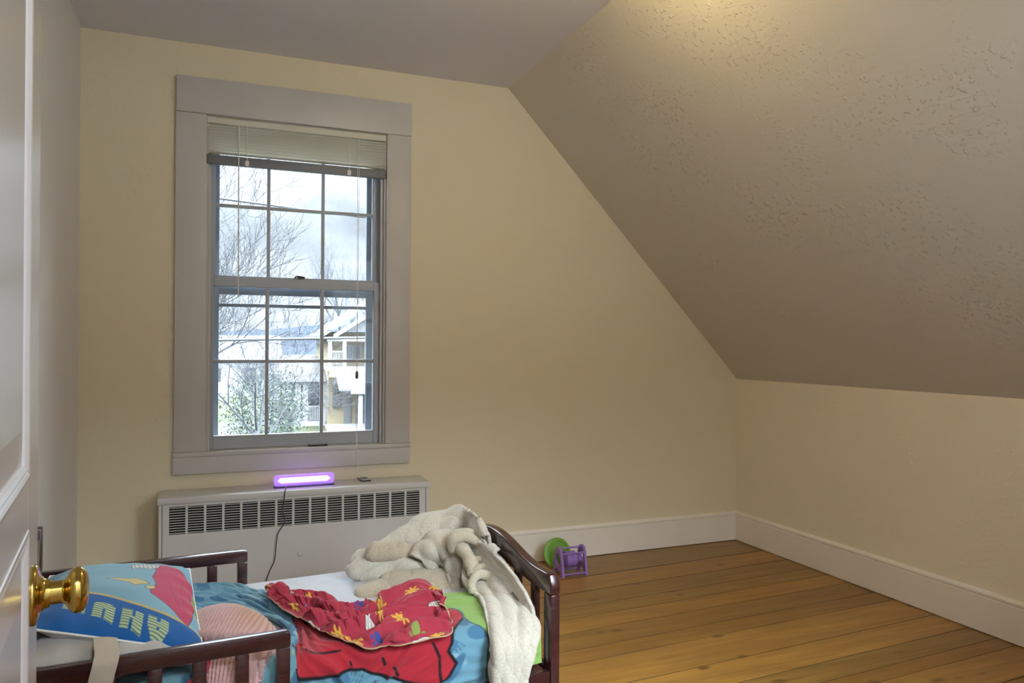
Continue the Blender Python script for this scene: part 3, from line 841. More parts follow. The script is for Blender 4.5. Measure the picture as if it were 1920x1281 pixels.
# evergreen shrubs made of small leaf sprays
m_leaf = mat('dull_evergreen_leaves', (0.045, 0.060, 0.045), 0.7, spec=0.2)
def shrub(label, x, y, rx, rz, n, seed):
    rng = random.Random(seed)
    t = thing('evergreen_shrub', label, 'shrub', (x, y, GZ), 0)
    bm = bmesh.new()
    for k in range(5):
        a = 2*PI*k/5; tube(bm, [(0.05*math.cos(a), 0.05*math.sin(a), 0), (rx*0.4*math.cos(a), rx*0.4*math.sin(a), rz*0.9), (rx*0.6*math.cos(a), rx*0.6*math.sin(a), rz*1.5)], [0.03, 0.02, 0.008], 5)
    obj('stems', bm, m_bark, t)
    bm = bmesh.new()
    for k in range(n):
        th, ph = rng.uniform(0, 2*PI), math.acos(rng.uniform(-0.9, 1))
        rr = rng.uniform(0.55, 1.05) + 0.15*mnoise.noise(Vector((th*1.3, ph*2, seed)))
        p = Vector((rx*rr*math.sin(ph)*math.cos(th), rx*rr*math.sin(ph)*math.sin(th), rz + rz*rr*math.cos(ph)))
        d = Vector((rng.uniform(-1, 1), rng.uniform(-1, 1), rng.uniform(-0.4, 1))).normalized(); u, v = frame_of(d)
        l, w = rng.uniform(0.10, 0.2), rng.uniform(0.018, 0.04)
        vs = [bm.verts.new(q) for q in (p, p + d*l*0.5 + u*w, p + d*l, p + d*l*0.5 - u*w)]
        bm.faces.new(vs)
    obj('foliage', bm, m_leaf, t)
shrub('large round evergreen shrub low in the left window panes', 2.0, 30.0, 1.55, 1.72, 7000, 4)
shrub('smaller evergreen shrub beside the porch of the middle house', 3.15, 36.0, 0.62, 1.05, 2200, 6)

# ------------------------------------------------------------------ houses across the street
m_tan = mat('tan_clapboard', (0.10, 0.078, 0.045), 0.8); m_hwhite = mat('white_house_trim', (0.12, 0.12, 0.12), 0.6)
m_roof = mat('pale_grey_shingles', (0.05, 0.05, 0.052), 0.9); m_hglass = mat('dark_house_window', (0.02, 0.025, 0.032), 0.2)
m_grey = mat('grey_clapboard', (0.05, 0.05, 0.052), 0.8); m_brown = mat('brown_grey_shingles', (0.030, 0.027, 0.024), 0.9)
for mm_, sc in ((m_tan, 18), (m_grey, 18)):
    w = N(mm_, 'ShaderNodeTexWave', wave_type='BANDS', bands_direction='Z'); w.inputs['Scale'].default_value = 2.2
    L(mm_, coords(mm_), w.inputs['Vector']); bump(mm_, w.outputs['Fac'], 0.12, 0.02)
def hp(name, boxes, m, parent):
    bm = bmesh.new()
    for b in boxes: box(bm, *b)
    return obj(name, bm, m, parent)
# porch house, 38 m away; local origin at its near left foot
hs = thing('porch_house', 'tan two-storey house with white porches on the right of the view', 'house', (5.55, 38.0, GZ), -0.06)
hp('wall', [(0.15, 9.0, 1.9, 11.0, 0, 5.0)], m_tan, hs)
bm = bmesh.new(); prism(bm, [(-0.45, 4.62), (3.6, 7.25), (7.6, 4.62), (7.6, 4.80), (3.6, 7.45), (-0.45, 4.80)], 'Y', -0.3, 11.3); obj('roof', bm, m_roof, hs)
bm = bmesh.new(); prism(bm, [(0.75, 5.0), (3.6, 6.85), (6.5, 5.0)], 'Y', 0.05, 0.12); obj('gable_wall', bm, m_grey, hs)
bm = bmesh.new(); prism(bm, [(0.2, 4.62), (3.6, 6.85), (3.6, 7.05), (0.2, 4.84)], 'Y', -0.36, -0.302); obj('fascia', bm, m_hwhite, hs)
hp('frieze_beam', [(-0.1, 8.0, -0.1, 0.1, 4.50, 4.72)], m_hwhite, hs)
for x in (0.05, 0.75, 1.85, 3.2): hp('balcony_column', [(x - 0.09, x + 0.09, -0.08, 0.10, 3.2, 4.50)], m_hwhite, hs)
bm = bmesh.new()
for i in range(9): box(bm, 0.14 + i*0.075, 0.165 + i*0.075, -0.01, 0.02, 3.35, 3.95)
box(bm, 0.05, 0.75, -0.03, 0.04, 3.95, 4.02); obj('balcony_railing', bm, m_hwhite, hs)
hp('balcony_floor', [(-0.1, 8.0, -0.15, 1.9, 3.06, 3.22)], m_hwhite, hs)
for x in (1.05, 1.45):
    hp('window_frame', [(x, x + 0.36, 1.84, 1.9, 3.5, 4.3)], m_hwhite, hs); hp('window_pane', [(x + 0.04, x + 0.32, 1.82, 1.85, 3.55, 4.25)], m_hglass, hs)
hp('porch_beam', [(0.0, 8.0, -0.2, 0.0, 2.72, 3.05)], m_tan, hs)
bm = bmesh.new(); prism(bm, [(-1.6, 2.12), (0.0, 2.72), (0.0, 2.80), (-1.6, 2.22)], 'X', 0.35, 8.2); obj('porch_roof', bm, m_roof, hs)
hp('porch_fascia', [(0.9, 8.2, -1.66, -1.58, 1.98, 2.2)], m_hwhite, hs)
for x in (1.38, 2.9): hp('porch_column', [(x - 0.10, x + 0.10, -1.5, -1.3, 0.2, 1.99)], m_hwhite, hs)
hp('porch_deck', [(0.0, 8.0, -1.6, 1.9, 0.0, 0.2)], m_hwhite, hs)
bm = bmesh.new()
for i in range(5): box(bm, 0.36 + i*0.1, 0.40 + i*0.1, 1.83, 1.87, 1.0, 2.2)
obj('window_bars', bm, m_hglass, hs)
hp('side_door', [(0.95, 1.3, 1.84, 1.9, 0.2, 2.1)], m_grey, hs)
hp('garage_door', [(1.55, 2.6, 1.84, 1.9, 0.2, 1.9)], mat('slate_blue_door', (0.028, 0.036, 0.052), 0.6), hs)
h2 = thing('grey_roofed_house', 'low house with a brown-grey roof in the middle of the view', 'house', (3.45, 42.0, GZ), 0.0)
hp('wall', [(0.15, 2.25, 0, 6, 0, 2.6)], m_grey, h2)
bm = bmesh.new(); prism(bm, [(-1.0, 2.45), (2.6, 3.55), (2.6, 3.67), (-1.0, 2.57)], 'X', 0.0, 2.4); obj('roof', bm, m_brown, h2)
hp('eave_board', [(0.0, 2.4, -1.06, -0.99, 2.36, 2.58)], m_hwhite, h2)
hp('porch_deck', [(0.0, 2.4, -0.95, 0, 0, 0.25)], m_hwhite, h2)
for x in (0.98, 1.35, 2.3): hp('porch_column', [(x - 0.13, x + 0.13, -0.9, -0.7, 0.25, 2.38)], m_hwhite, h2)
bm = bmesh.new()
for i in range(8): box(bm, 1.54 + i*0.085, 1.58 + i*0.085, -0.85, -0.8, 0.3, 1.0)
box(bm, 1.48, 2.2, -0.87, -0.78, 1.0, 1.07); obj('porch_railing', bm, m_hwhite, h2)
hp('doorway', [(1.45, 2.15, -0.05, 0.0, 0.25, 2.2)], m_hglass, h2)
hp('window_pane', [(0.45, 0.85, -0.04, 0.0, 0.9, 2.0)], m_hglass, h2)
h3 = thing('pale_far_house', 'pale low house far off behind the bare twigs', 'house', (-0.5, 66.0, GZ), 0.0)
hp('wall', [(0, 6.0, 0, 5, 0, 3.1)], m_hwhite, h3)
bm = bmesh.new(); prism(bm, [(-0.4, 3.0), (2.5, 5.0), (5.4, 3.0)], 'X', -0.3, 6.3); obj('roof', bm, m_roof, h3)
hp('window_pane', [(0.7, 1.5, -0.05, 0, 1.2, 2.3), ], m_hglass, h3); hp('window_pane', [(3.4, 4.2, -0.05, 0, 1.2, 2.3)], m_hglass, h3)
# cables strung across the street
m_cable = mat('black_cable', (0.015, 0.016, 0.018), 0.7)
def cable(label, a, b, sag, r):
    a, b = Vector(a), Vector(b); bm = bmesh.new()
    tube(bm, [a.lerp(b, t/30) - Vector((0, 0, sag*4*(t/30)*(1 - t/30))) for t in range(31)], r, 6)
    tag(obj('utility_cable', bm, m_cable, None, smooth=True), label, 'cable')
cable('thin dark cable crossing the upper window panes', (-3.0, 7.0, 2.62), (4.0, 7.6, 2.28), 0.05, 0.012)
cable('thick grey cable crossing the lower window panes', (-3.0, 5.6, 1.09), (4.1, 5.6, 1.26), 0.02, 0.0115)
# ================================================================== CLOTH SHAPES (settled rest shapes of the bedding)
# step differences of x, y, z over a grid of points, in units of 0.4 mm
SHAPE = {}
SHAPE['blue'] = (88, 52, [
-750,1,1,1,1,1,1,1,1,1,1,1,1,1,1,1,1,1,1,1,1,1,1,1,1,1,0,1,1,1,1,1,1,1,1,1,1,1,1,1,1,1,1,1,1,1,1,1,1,1,1,1,35,1,1,-2,-2,0,5,0,-1,-10,1,7,0,-1,-4,0,8,1,-7,-4,4,6,-4,-1,0,-1,7,-8,1,4,-13,6,9,-9,-3,9,2,-3,0,4,-1,-5,3,0,-1,2,4,-2,-2,0,3,-1,37,-2,2,2,-1,-4,-1,2,1,4,-6,-3,4,3,0,-7,-2,7,3,-2,-5,0,7,-1,1,-5,-4,8,-8,-2,10,-10,3,10,-4,-5,7,0,-4,-4,5,5,-5,4,-1,0,0,2,1,-3,-1,1,37,-1,0,0,3,-4,-3,4,-1,4,-2,-1,0,-3,4,2,-9,0,9,0,-3,-3,0,2,2,1,-8,7,1,-8,12,-8,-5,10,3,-7,-3,5,1,-2,-1,2,0,-3,3,-1,1,0,2,1,-3,1,36,-1,-3,1,4,1,-5,1,3,-2,3,-5,-5,6,1,-1,2,-5,-2,3,2,6,-4,-2,-2,1,4,-1,4,-4,-9,16,-13,1,8,-1,-9,1,7,-2,3,-1,0,1,1,-1,-3,1,1,4,-1,-1,36,2,-3,-1,2,3,-4,-5,2,6,-1,2,0,-7,6,2,-5,-4,6,0,-1,-5,6,1,-5,2,-1,-3,0,6,-3,4,2,-18,5,9,-1,-6,5,5,-13,2,7,0,1,0,7,-4,-5,2,3,-2,35,1,0,-1,0,1,1,-3,-2,2,3,-1,0,-1,-4,6,-1,-2,0,3,-1,-3,-5,1,4,4,-4,-7,5,2,-2,-2,7,1,-10,0,10,-2,-9,10,3,-6,2,3,-7,1,-5,11,-1,-3,0,2,34,1,1,-2,-6,5,2,1,-5,-5,7,-1,2,2,-8,1,8,-3,-8,3,2,2,-5,0,-2,-5,13,-2,-6,7,0,-5,0,7,-3,1,-1,3,-1,-6,7,2,-10,0,7,-2,-9,6,5,-2,4,0,31,-1,2,0,2,-4,3,2,1,-6,-3,7,-8,8,-1,-5,3,8,-8,-1,1,-2,0,4,1,-5,-3,9,-1,-5,6,-4,0,1,5,-8,5,3,-5,-5,4,1,-1,5,-3,1,3,-6,1,2,1,2,33,0,-1,-1,2,0,-3,-2,4,5,-3,-1,1,-10,9,0,-1,0,-1,-2,2,-5,2,-6,2,13,-6,-3,2,4,0,-1,-1,-4,5,1,-5,5,-1,3,-3,-2,2,-2,2,-1,4,-5,2,2,1,0,39,-3,-1,0,-4,6,2,-4,-3,8,-4,-7,6,1,1,0,-3,-1,1,0,1,-1,0,-2,-1,4,3,-3,-3,-3,6,0,-3,1,-5,6,-3,1,3,-1,-2,1,4,-5,1,2,-1,0,-2,-1,1,2,33,-4,2,1,-2,-2,5,1,-3,-6,3,1,1,3,-5,3,-1,-2,4,-4,0,4,-2,1,-1,-7,10,1,0,-6,0,5,-2,-2,8,-4,2,-5,1,-3,
1,2,1,1,-1,2,-5,2,2,0,-4,5,31,0,-3,3,-4,1,0,0,-2,-3,7,0,2,-6,2,-1,1,0,3,0,-6,5,3,-3,4,-7,-12,8,6,4,-6,4,2,-2,2,0,-6,3,-4,5,-2,2,-5,5,1,-1,2,-7,7,-1,-7,7,30,-1,-1,-1,4,-8,4,0,2,1,-7,6,-1,0,-3,4,0,-6,6,1,-1,2,-7,3,-1,8,-1,-13,5,8,-4,-6,3,-2,1,7,-1,-6,7,-3,-3,-7,3,6,1,-3,4,-2,-9,4,12,-2,30,0,0,-7,5,1,-8,6,1,2,-1,-7,3,1,-2,0,4,2,-7,0,0,-1,8,-4,1,-4,5,1,-5,5,2,-3,-3,3,-15,6,12,-4,-8,8,1,3,-2,-13,8,3,-7,6,3,-4,-2,10,24,0,5,1,-8,3,-1,1,2,-5,3,-1,-4,6,-1,-7,6,-6,0,6,0,0,-3,5,-2,0,-5,10,-4,-11,12,1,-1,2,2,-14,6,5,0,-8,6,5,-2,-4,-2,5,4,-1,-5,4,0,4,21,0,-2,3,7,-9,3,-7,4,3,-1,3,-3,3,0,2,-16,18,-4,-1,2,-3,4,-7,-7,6,12,-8,-1,-3,5,6,-2,2,-4,1,-13,6,5,1,3,-5,2,3,-1,-4,0,-5,13,-1,-5,5,21,-1,0,-3,-7,16,-8,4,-6,5,0,3,-4,-10,14,-3,1,-12,9,6,3,-2,-9,2,4,-8,6,7,-1,-2,-18,7,14,-1,5,-6,0,-3,5,-7,-7,8,5,-6,-8,6,5,-7,-4,12,6,-3,21,-5,-3,7,1,-3,3,-3,6,-9,3,4,-4,1,-3,8,-2,3,-8,-6,3,8,2,-2,0,1,-11,10,3,-1,2,-14,-5,16,2,0,-1,-7,-1,8,-2,-2,-2,10,-3,-4,-3,4,-5,-3,7,1,21,0,-3,-1,4,-2,3,-3,-3,7,-6,0,8,-5,-6,7,2,-2,3,-6,-7,-7,17,4,-3,1,-6,-5,10,1,0,-2,-7,3,5,-6,-5,7,-3,1,9,-10,7,4,6,-6,-7,-6,8,-4,-4,0,20,-2,5,-2,-4,0,6,1,-1,1,1,-11,8,-4,-5,-2,13,-1,-3,3,-4,-4,5,2,0,1,-3,-4,4,4,-8,4,-2,-5,-1,4,3,2,-2,0,-16,5,8,-7,2,1,-6,14,6,2,-16,-5,20,-1,2,-1,2,-4,-2,3,1,0,1,0,-9,8,-1,-11,1,8,4,0,3,-4,-13,12,3,-3,1,-6,-1,7,3,-3,-1,-21,14,12,-3,-6,4,-6,6,2,-6,2,-7,-2,0,-2,2,6,6,-15,19,4,-4,0,0,4,-1,1,-9,-5,6,3,-3,4,5,1,-12,-3,3,4,4,1,-1,-2,-1,4,1,-3,-11,5,6,-1,-4,5,-2,-4,-6,4,1,7,0,-6,-1,6,-3,-7,9,-3,-13,0,8,-6,17,3,-2,2,-4,-3,
-1,-4,11,-1,-6,2,5,-2,2,3,1,2,-8,-3,4,10,-6,-3,-2,-1,5,-2,-8,-12,15,4,-1,5,-5,-2,-2,1,2,-5,8,0,-5,1,0,-5,-4,2,-1,-3,0,-2,16,3,3,-9,4,-4,2,2,-6,10,-2,-2,1,-2,-3,3,6,-2,4,-2,-14,-6,17,-1,2,-8,-2,2,4,-4,-11,14,1,-8,-7,17,10,-16,-1,1,2,7,-4,0,0,3,-2,-6,-3,0,0,-8,15,2,-7,6,0,4,-4,0,-1,-8,10,0,0,6,-6,-6,7,0,-1,1,6,-6,-11,3,4,3,-4,6,2,8,-12,-6,7,2,-6,-12,4,2,1,5,2,0,0,-11,5,5,1,-2,-4,1,1,-13,15,-3,6,-4,-3,6,1,-1,1,0,-1,-1,1,-1,1,1,-1,2,-3,-2,2,4,-3,-5,1,3,-1,7,3,-8,9,-8,-1,6,-4,-10,2,9,-5,-1,-4,6,-4,-2,-4,3,2,3,-1,-15,-4,5,14,2,-3,3,-1,-3,6,0,1,0,0,2,1,-7,5,-4,-12,12,8,-3,-6,-4,2,12,-5,-5,0,-12,-2,13,6,-2,-3,-3,-1,12,-10,-4,4,-3,-4,1,8,-4,-1,1,3,5,0,-18,-6,3,15,0,2,0,5,-4,1,2,-3,-1,1,0,-4,13,-1,0,-7,-14,-7,10,4,2,2,0,-2,2,3,-2,-4,-4,7,-2,-3,-4,0,-1,4,-1,-3,-1,1,-1,3,4,-3,-4,-11,5,10,-1,-15,4,15,-3,7,3,-3,2,-6,0,1,2,4,-7,-4,1,6,-2,3,8,-6,-10,5,1,6,-8,-3,3,2,0,3,-2,-17,6,7,0,2,-4,2,2,-3,-3,1,-2,-3,0,-8,8,6,-8,-1,5,0,-11,15,-2,2,5,2,-6,-1,2,4,-3,-5,4,-3,-9,7,5,-5,-9,16,-1,-2,-2,2,-3,-3,3,-2,2,-3,7,-1,-5,0,0,-2,-1,4,-4,7,1,-5,-5,-3,-10,-13,8,17,0,-10,3,5,-8,15,5,-8,0,6,1,-3,1,1,1,-7,2,12,-11,-6,8,2,-9,2,4,-1,2,-8,5,5,-9,3,0,-5,-10,16,-2,-5,3,-1,-2,6,-5,-12,-1,6,-2,-9,-13,14,-6,2,8,-1,4,-2,-3,15,7,-1,-8,-4,9,-2,-1,-2,6,-3,1,-4,11,-18,-2,14,8,-16,8,-3,1,-6,1,3,7,-8,-7,12,-6,-17,18,3,-5,-6,10,-10,0,0,-11,-15,-9,-7,15,12,-3,0,4,3,-1,1,-4,18,1,0,2,-1,-2,2,-3,0,2,-2,-6,6,-1,8,-18,5,8,5,-12,1,-1,2,-4,-2,-1,3,-2,3,9,1,-14,2,0,6,-16,2,6,-1,2,-2,-7,-2,0,-3,-5,-7,0,6,-10,-1,13,19,-1,-4,8,-5,-6,9,-3,
-1,0,0,-1,1,1,2,0,-13,9,0,-1,-1,1,0,-1,1,-5,-2,3,0,1,0,-7,2,2,0,1,-11,-4,6,0,5,4,-7,-6,-5,-4,-7,-3,-7,15,-13,16,19,0,-3,-3,13,-5,-6,4,-6,-5,9,-1,-2,3,-3,3,-6,-1,-2,1,4,3,0,-15,7,6,0,0,-9,1,-5,4,0,1,-1,-1,-3,0,-3,-1,-2,1,-3,6,-4,3,0,-8,-2,-11,15,-3,20,-3,8,-11,-2,9,-5,-4,6,-3,2,-2,-10,6,6,1,-1,-3,-1,-2,2,-3,-5,1,2,5,0,0,-7,-2,2,-8,-2,-6,-2,4,11,2,-4,2,0,0,16,-17,9,1,-1,6,-9,-3,-7,-9,19,1,-4,7,-14,2,8,-2,-2,2,-7,12,3,-12,-3,3,4,-19,13,0,-8,7,3,2,-12,-1,3,-2,3,-10,3,10,-4,1,-4,-4,-9,4,11,0,-7,4,1,24,2,-13,-13,-14,4,3,-5,0,20,-4,3,-4,11,-10,-5,6,-2,-3,4,-5,-3,7,0,0,-1,0,-9,2,-1,-2,8,6,2,-12,-9,4,7,-1,-7,-4,-1,10,0,-1,0,-8,2,0,-2,-4,12,-13,-8,5,-2,-10,6,2,2,5,19,-1,3,-2,-8,9,-3,-5,7,1,-6,-4,0,-5,3,3,-1,-3,10,-2,-7,-9,-4,10,2,-3,-1,-3,-1,10,0,-5,-6,1,14,-8,-1,-1,-12,6,10,-3,-13,14,-5,-1,2,3,-13,-8,12,0,18,1,-5,5,1,-8,1,5,-1,-1,-6,5,-2,3,-6,-1,-1,-1,-11,18,3,-4,-7,-15,7,10,1,1,-11,-3,16,2,-5,-18,7,9,-2,0,-6,4,-2,2,-10,-18,16,0,4,6,2,7,-14,2,19,1,-3,-1,-2,11,-6,0,-6,0,3,-4,7,-8,2,-1,-1,1,-2,-4,4,7,2,-2,-14,-2,6,3,4,-14,-2,9,8,-6,-26,13,7,1,4,-10,2,-3,8,-8,-11,10,2,-3,12,1,6,-12,20,1,2,1,-5,1,2,-9,11,-10,2,1,-8,11,-4,-1,2,2,-2,-7,3,-6,-1,8,6,-9,-1,-1,5,5,-16,-4,3,7,7,-17,3,0,2,0,-4,-1,-3,15,-4,-5,1,2,-5,13,-3,0,21,5,-6,-2,6,-13,12,-3,-8,13,-9,2,3,-12,7,0,1,5,-6,-5,3,3,-3,-11,5,12,-5,0,-9,11,3,-10,-5,9,0,6,-8,0,-3,-3,-4,6,7,-2,4,-3,-2,1,-2,-6,20,-9,20,1,5,-4,3,-5,-9,15,-9,-5,12,-10,4,2,-1,-3,-2,-5,13,-4,-4,6,-3,3,-12,1,11,-3,4,-17,-1,12,3,-4,6,-6,4,0,-3,-1,5,-1,-4,6,-1,0,-1,2,-2,1,-2,4,
19,-2,-1,3,-5,7,-4,-4,13,-7,0,6,-5,0,-5,6,-1,2,-4,2,-1,-6,4,5,4,-7,-3,3,-7,7,4,-5,0,2,-2,2,-3,4,3,-1,0,2,1,-6,2,4,2,-3,0,-2,-3,8,18,-3,0,1,4,-5,6,-6,-4,15,-6,2,-4,4,-1,-1,2,-4,0,1,-1,4,-1,-3,4,1,-7,-3,5,4,2,-1,1,-3,1,0,-1,-1,6,0,0,1,0,1,1,-1,3,2,-1,-3,-3,6,18,-4,3,-5,1,5,-2,8,-8,-6,10,-3,8,-8,6,-5,6,2,-3,4,-1,-7,6,0,-6,-5,4,5,1,5,-7,0,-1,2,-3,3,6,1,-2,1,2,0,2,2,1,-3,0,4,1,-1,-3,3,16,1,-1,4,-8,8,-5,1,10,-9,-2,7,-5,6,-4,4,-6,7,-2,-2,5,3,-2,1,-1,2,-2,0,2,-7,1,0,3,1,2,-3,-5,2,6,3,1,3,-1,1,0,1,1,1,3,0,-1,0,20,-2,3,0,5,-7,5,-5,3,4,-4,-2,3,-2,3,-1,-2,-3,4,-1,0,2,-2,2,4,-2,1,-1,-2,-2,4,4,-3,3,-3,4,-1,0,-3,3,0,0,1,-1,1,2,-3,2,2,0,1,1,18,1,-1,0,-1,7,-2,-1,-4,1,1,0,0,3,-7,3,1,0,2,3,-5,0,3,-2,1,3,-3,0,3,2,-2,-1,3,-2,-1,-1,4,-4,2,3,-1,0,2,2,-2,0,-2,1,2,1,0,0,16,1,4,-1,-2,-2,1,-3,1,4,-4,2,-6,4,4,-1,2,4,-4,0,0,-4,5,1,-1,-1,3,1,0,-1,-2,3,0,1,5,-4,0,-1,-4,6,1,-4,4,3,0,0,0,-3,0,2,2,1,16,4,-4,2,1,3,-4,-3,5,1,0,-3,7,-11,9,-1,-1,-10,11,-4,0,8,-6,2,-3,6,-1,4,-2,0,0,-3,-1,4,1,0,0,3,0,-6,5,1,-6,6,2,0,2,-1,1,2,0,-1,22,0,-1,2,-2,0,2,4,-8,-2,3,3,0,3,-4,2,1,3,-7,6,2,-3,1,-4,4,-3,-4,-2,8,1,5,-1,1,-4,1,4,-1,0,-2,2,-4,3,3,-2,1,1,2,-1,-1,2,3,-2,31,-3,3,0,0,-6,6,1,-1,0,-1,-2,2,0,0,0,-1,3,-1,0,1,-3,-3,2,2,2,4,-2,-1,0,-1,6,-2,-3,0,1,1,3,0,-3,1,-1,0,-1,2,0,0,1,1,0,0,1,32,-2,0,0,3,-2,-1,1,1,2,-2,-4,1,2,0,1,0,-2,3,-2,1,0,3,0,-3,0,5,-2,1,2,-3,-1,2,0,0,1,0,0,2,-1,2,0,-2,-2,1,3,-1,-1,0,0,1,0,28,3,-3,1,0,2,0,-1,0,2,2,1,-3,1,-8,0,6,6,-6,2,1,0,0,2,-1,-1,0,-1,-3,4,2,0,1,-1,-1,1,0,0,3,0,-2,2,2,-2,-1,0,3,2,-4,-2,-1,5,27,1,
1,-1,3,1,1,0,-1,-1,2,1,-1,0,3,-4,-1,-1,3,-2,1,3,-2,-1,2,-1,1,4,-4,-1,4,-4,1,3,-1,1,2,-2,0,2,1,0,-1,3,-2,0,-1,2,2,-1,-1,1,30,0,2,-2,-1,3,0,0,1,-2,-2,4,1,-1,1,1,-2,-2,2,2,-1,1,2,-1,-1,3,-3,0,3,-4,1,2,-1,3,2,-2,-1,2,-2,1,1,-1,2,0,2,-1,-1,-2,3,1,-2,1,26,1,1,3,-4,2,-3,0,5,0,-1,-1,1,2,0,0,0,0,-1,0,1,0,2,2,-1,-2,3,-1,0,3,-5,4,-1,0,2,-1,1,1,0,-2,0,2,-1,2,-1,1,3,-1,-1,2,0,-1,24,3,1,2,2,-5,3,0,-2,2,3,0,-1,0,0,0,0,0,-1,-1,2,0,-1,2,0,0,0,0,1,1,4,-4,0,2,-4,0,1,2,3,-1,-1,0,1,-1,2,0,2,1,-3,1,1,1,26,1,-1,1,3,0,-1,2,-2,0,-1,2,-1,1,1,0,0,-1,1,-1,-1,2,0,0,2,1,-1,1,-1,1,-1,0,1,-3,5,-2,-1,0,2,0,0,0,0,-1,-1,-1,4,2,-1,-1,2,-1,27,0,1,0,0,1,-1,0,1,0,0,-2,2,0,1,0,1,0,0,1,-1,0,1,-1,1,0,1,0,0,-1,0,0,0,0,2,0,-1,0,0,3,-2,0,2,-1,0,0,-2,3,3,-1,-3,1,28,-2,1,1,0,0,0,1,0,0,2,-3,1,2,-1,0,0,1,0,1,0,-1,0,1,-1,1,0,1,1,-1,1,-2,2,-1,-3,7,-2,-1,0,1,2,-1,0,1,1,0,-4,-1,3,1,5,-5,29,-2,0,-1,2,1,1,-1,1,0,1,0,-1,1,2,-1,-1,3,-1,-1,1,-1,1,-1,2,-1,0,0,0,1,1,3,-1,-1,-4,0,7,-3,-1,1,0,1,-2,1,0,0,2,-2,2,-2,-2,4,29,0,0,0,2,-1,1,1,-1,0,0,1,-1,-3,2,2,2,-2,1,0,1,0,-2,1,0,2,-1,1,0,0,0,1,-1,2,1,-2,-1,2,0,-1,0,0,3,-1,0,0,1,-1,-1,3,1,-2,30,1,-1,0,0,1,0,1,-2,1,1,0,1,1,-2,-1,2,1,0,0,-1,2,-1,1,0,-1,2,-2,1,-1,1,1,-1,0,1,0,1,0,0,1,0,0,-1,1,1,1,-2,0,-2,1,2,0,32,1,0,-1,-1,0,1,2,-1,0,0,1,0,0,1,0,0,-1,0,1,0,-1,2,-1,0,0,0,2,-1,2,-2,1,2,0,2,-4,-2,3,-1,1,1,-2,1,1,-1,2,2,-3,-1,1,-1,1,34,1,-1,0,-1,0,0,0,4,-2,1,0,-1,-1,1,1,-1,2,-1,1,1,-1,0,0,1,0,-1,1,-1,-1,2,-1,0,0,1,2,-2,0,1,-2,2,1,-2,1,0,0,0,3,-2,1,-2,1,31,0,2,-1,-1,2,0,-4,2,3,0,0,0,1,-1,2,-1,-2,3,-2,
1,1,-2,1,0,-1,1,1,1,-2,0,1,-1,-1,1,4,0,-3,2,0,-1,1,1,0,0,-1,1,0,1,-1,1,-1,32,-2,2,0,-1,0,2,0,-2,2,-1,3,1,-2,0,0,1,0,-2,2,-1,2,0,-2,1,0,0,0,2,0,-1,1,2,-1,-4,1,3,0,-2,1,1,0,0,-1,2,1,-2,2,0,-1,0,1,32,0,-1,1,1,-1,1,2,-1,-3,2,0,2,1,0,-1,-1,2,1,-2,0,-2,4,0,-2,1,0,0,-1,2,0,-1,1,1,0,-5,4,3,-2,-2,1,0,1,0,-1,0,1,2,2,-2,0,-2,35,0,-1,2,-1,0,0,1,1,-1,-2,0,0,1,0,1,0,-1,1,1,0,0,-1,1,1,-1,0,-1,0,0,1,0,0,1,1,1,-4,1,3,-2,0,0,-2,1,-1,0,-1,3,0,0,0,0,39,-2,-1,0,2,0,-2,1,3,-1,0,-1,-1,1,0,0,2,-1,-2,0,1,1,-1,-1,1,0,0,1,-2,0,0,0,0,-1,0,3,-1,-2,1,3,-2,0,0,0,-1,0,0,-1,1,0,0,1,36,1,-2,-2,2,0,1,-2,-2,6,-3,2,1,-2,0,1,-1,3,0,-1,-2,0,1,0,-1,2,-2,0,3,-3,-1,0,2,-1,-1,1,1,0,0,0,0,-1,2,0,1,-1,-1,-3,3,0,0,-1,32,1,1,-2,2,0,0,1,-3,-4,6,-2,0,3,-1,-1,0,-1,3,0,1,-2,-1,2,0,0,2,-2,0,0,-1,1,1,2,0,-5,2,0,-1,-1,0,2,-1,2,1,0,0,0,-3,2,2,-1,33,0,2,-1,-1,1,-1,0,2,-2,-3,2,2,-1,0,0,3,-1,-1,2,0,1,1,-2,-1,1,-1,1,1,1,0,-1,-1,2,1,0,-1,0,-1,3,-1,-1,0,-1,1,1,0,1,-1,-1,3,-1,35,1,1,1,0,-4,-1,1,-1,1,1,0,-2,1,2,1,-2,2,-1,0,0,1,-1,1,0,-1,2,0,-2,3,0,-1,0,-1,1,1,-1,2,-3,1,2,-1,0,1,-1,-1,1,0,2,-3,0,2,36,-1,-1,3,-2,4,-2,-1,3,0,-3,1,2,-2,-1,1,-1,-1,1,1,1,-2,0,1,0,0,0,1,-1,-1,2,0,-1,0,0,2,0,1,1,-3,-1,1,0,1,-1,1,1,-2,-2,4,-3,1,36,1,-2,-2,1,-4,6,-1,-3,5,1,-3,1,1,-2,-1,3,-1,0,-2,2,3,-3,1,3,-4,1,0,1,-2,0,2,2,-2,-1,0,0,0,2,0,1,-3,0,1,0,-1,2,1,-3,-2,1,2,35,-2,3,-3,-1,3,-3,3,-1,-3,5,0,-5,4,2,-3,-3,4,-1,0,0,1,2,-3,0,4,-5,1,2,-1,0,1,-2,6,-2,-2,0,-1,0,-2,2,4,-1,-1,1,-2,0,2,1,0,-2,0,33,1,-1,2,-1,-1,0,-1,4,-2,-5,2,2,-4,4,2,-2,-4,3,2,-4,1,3,-2,-2,2,3,-3,0,4,
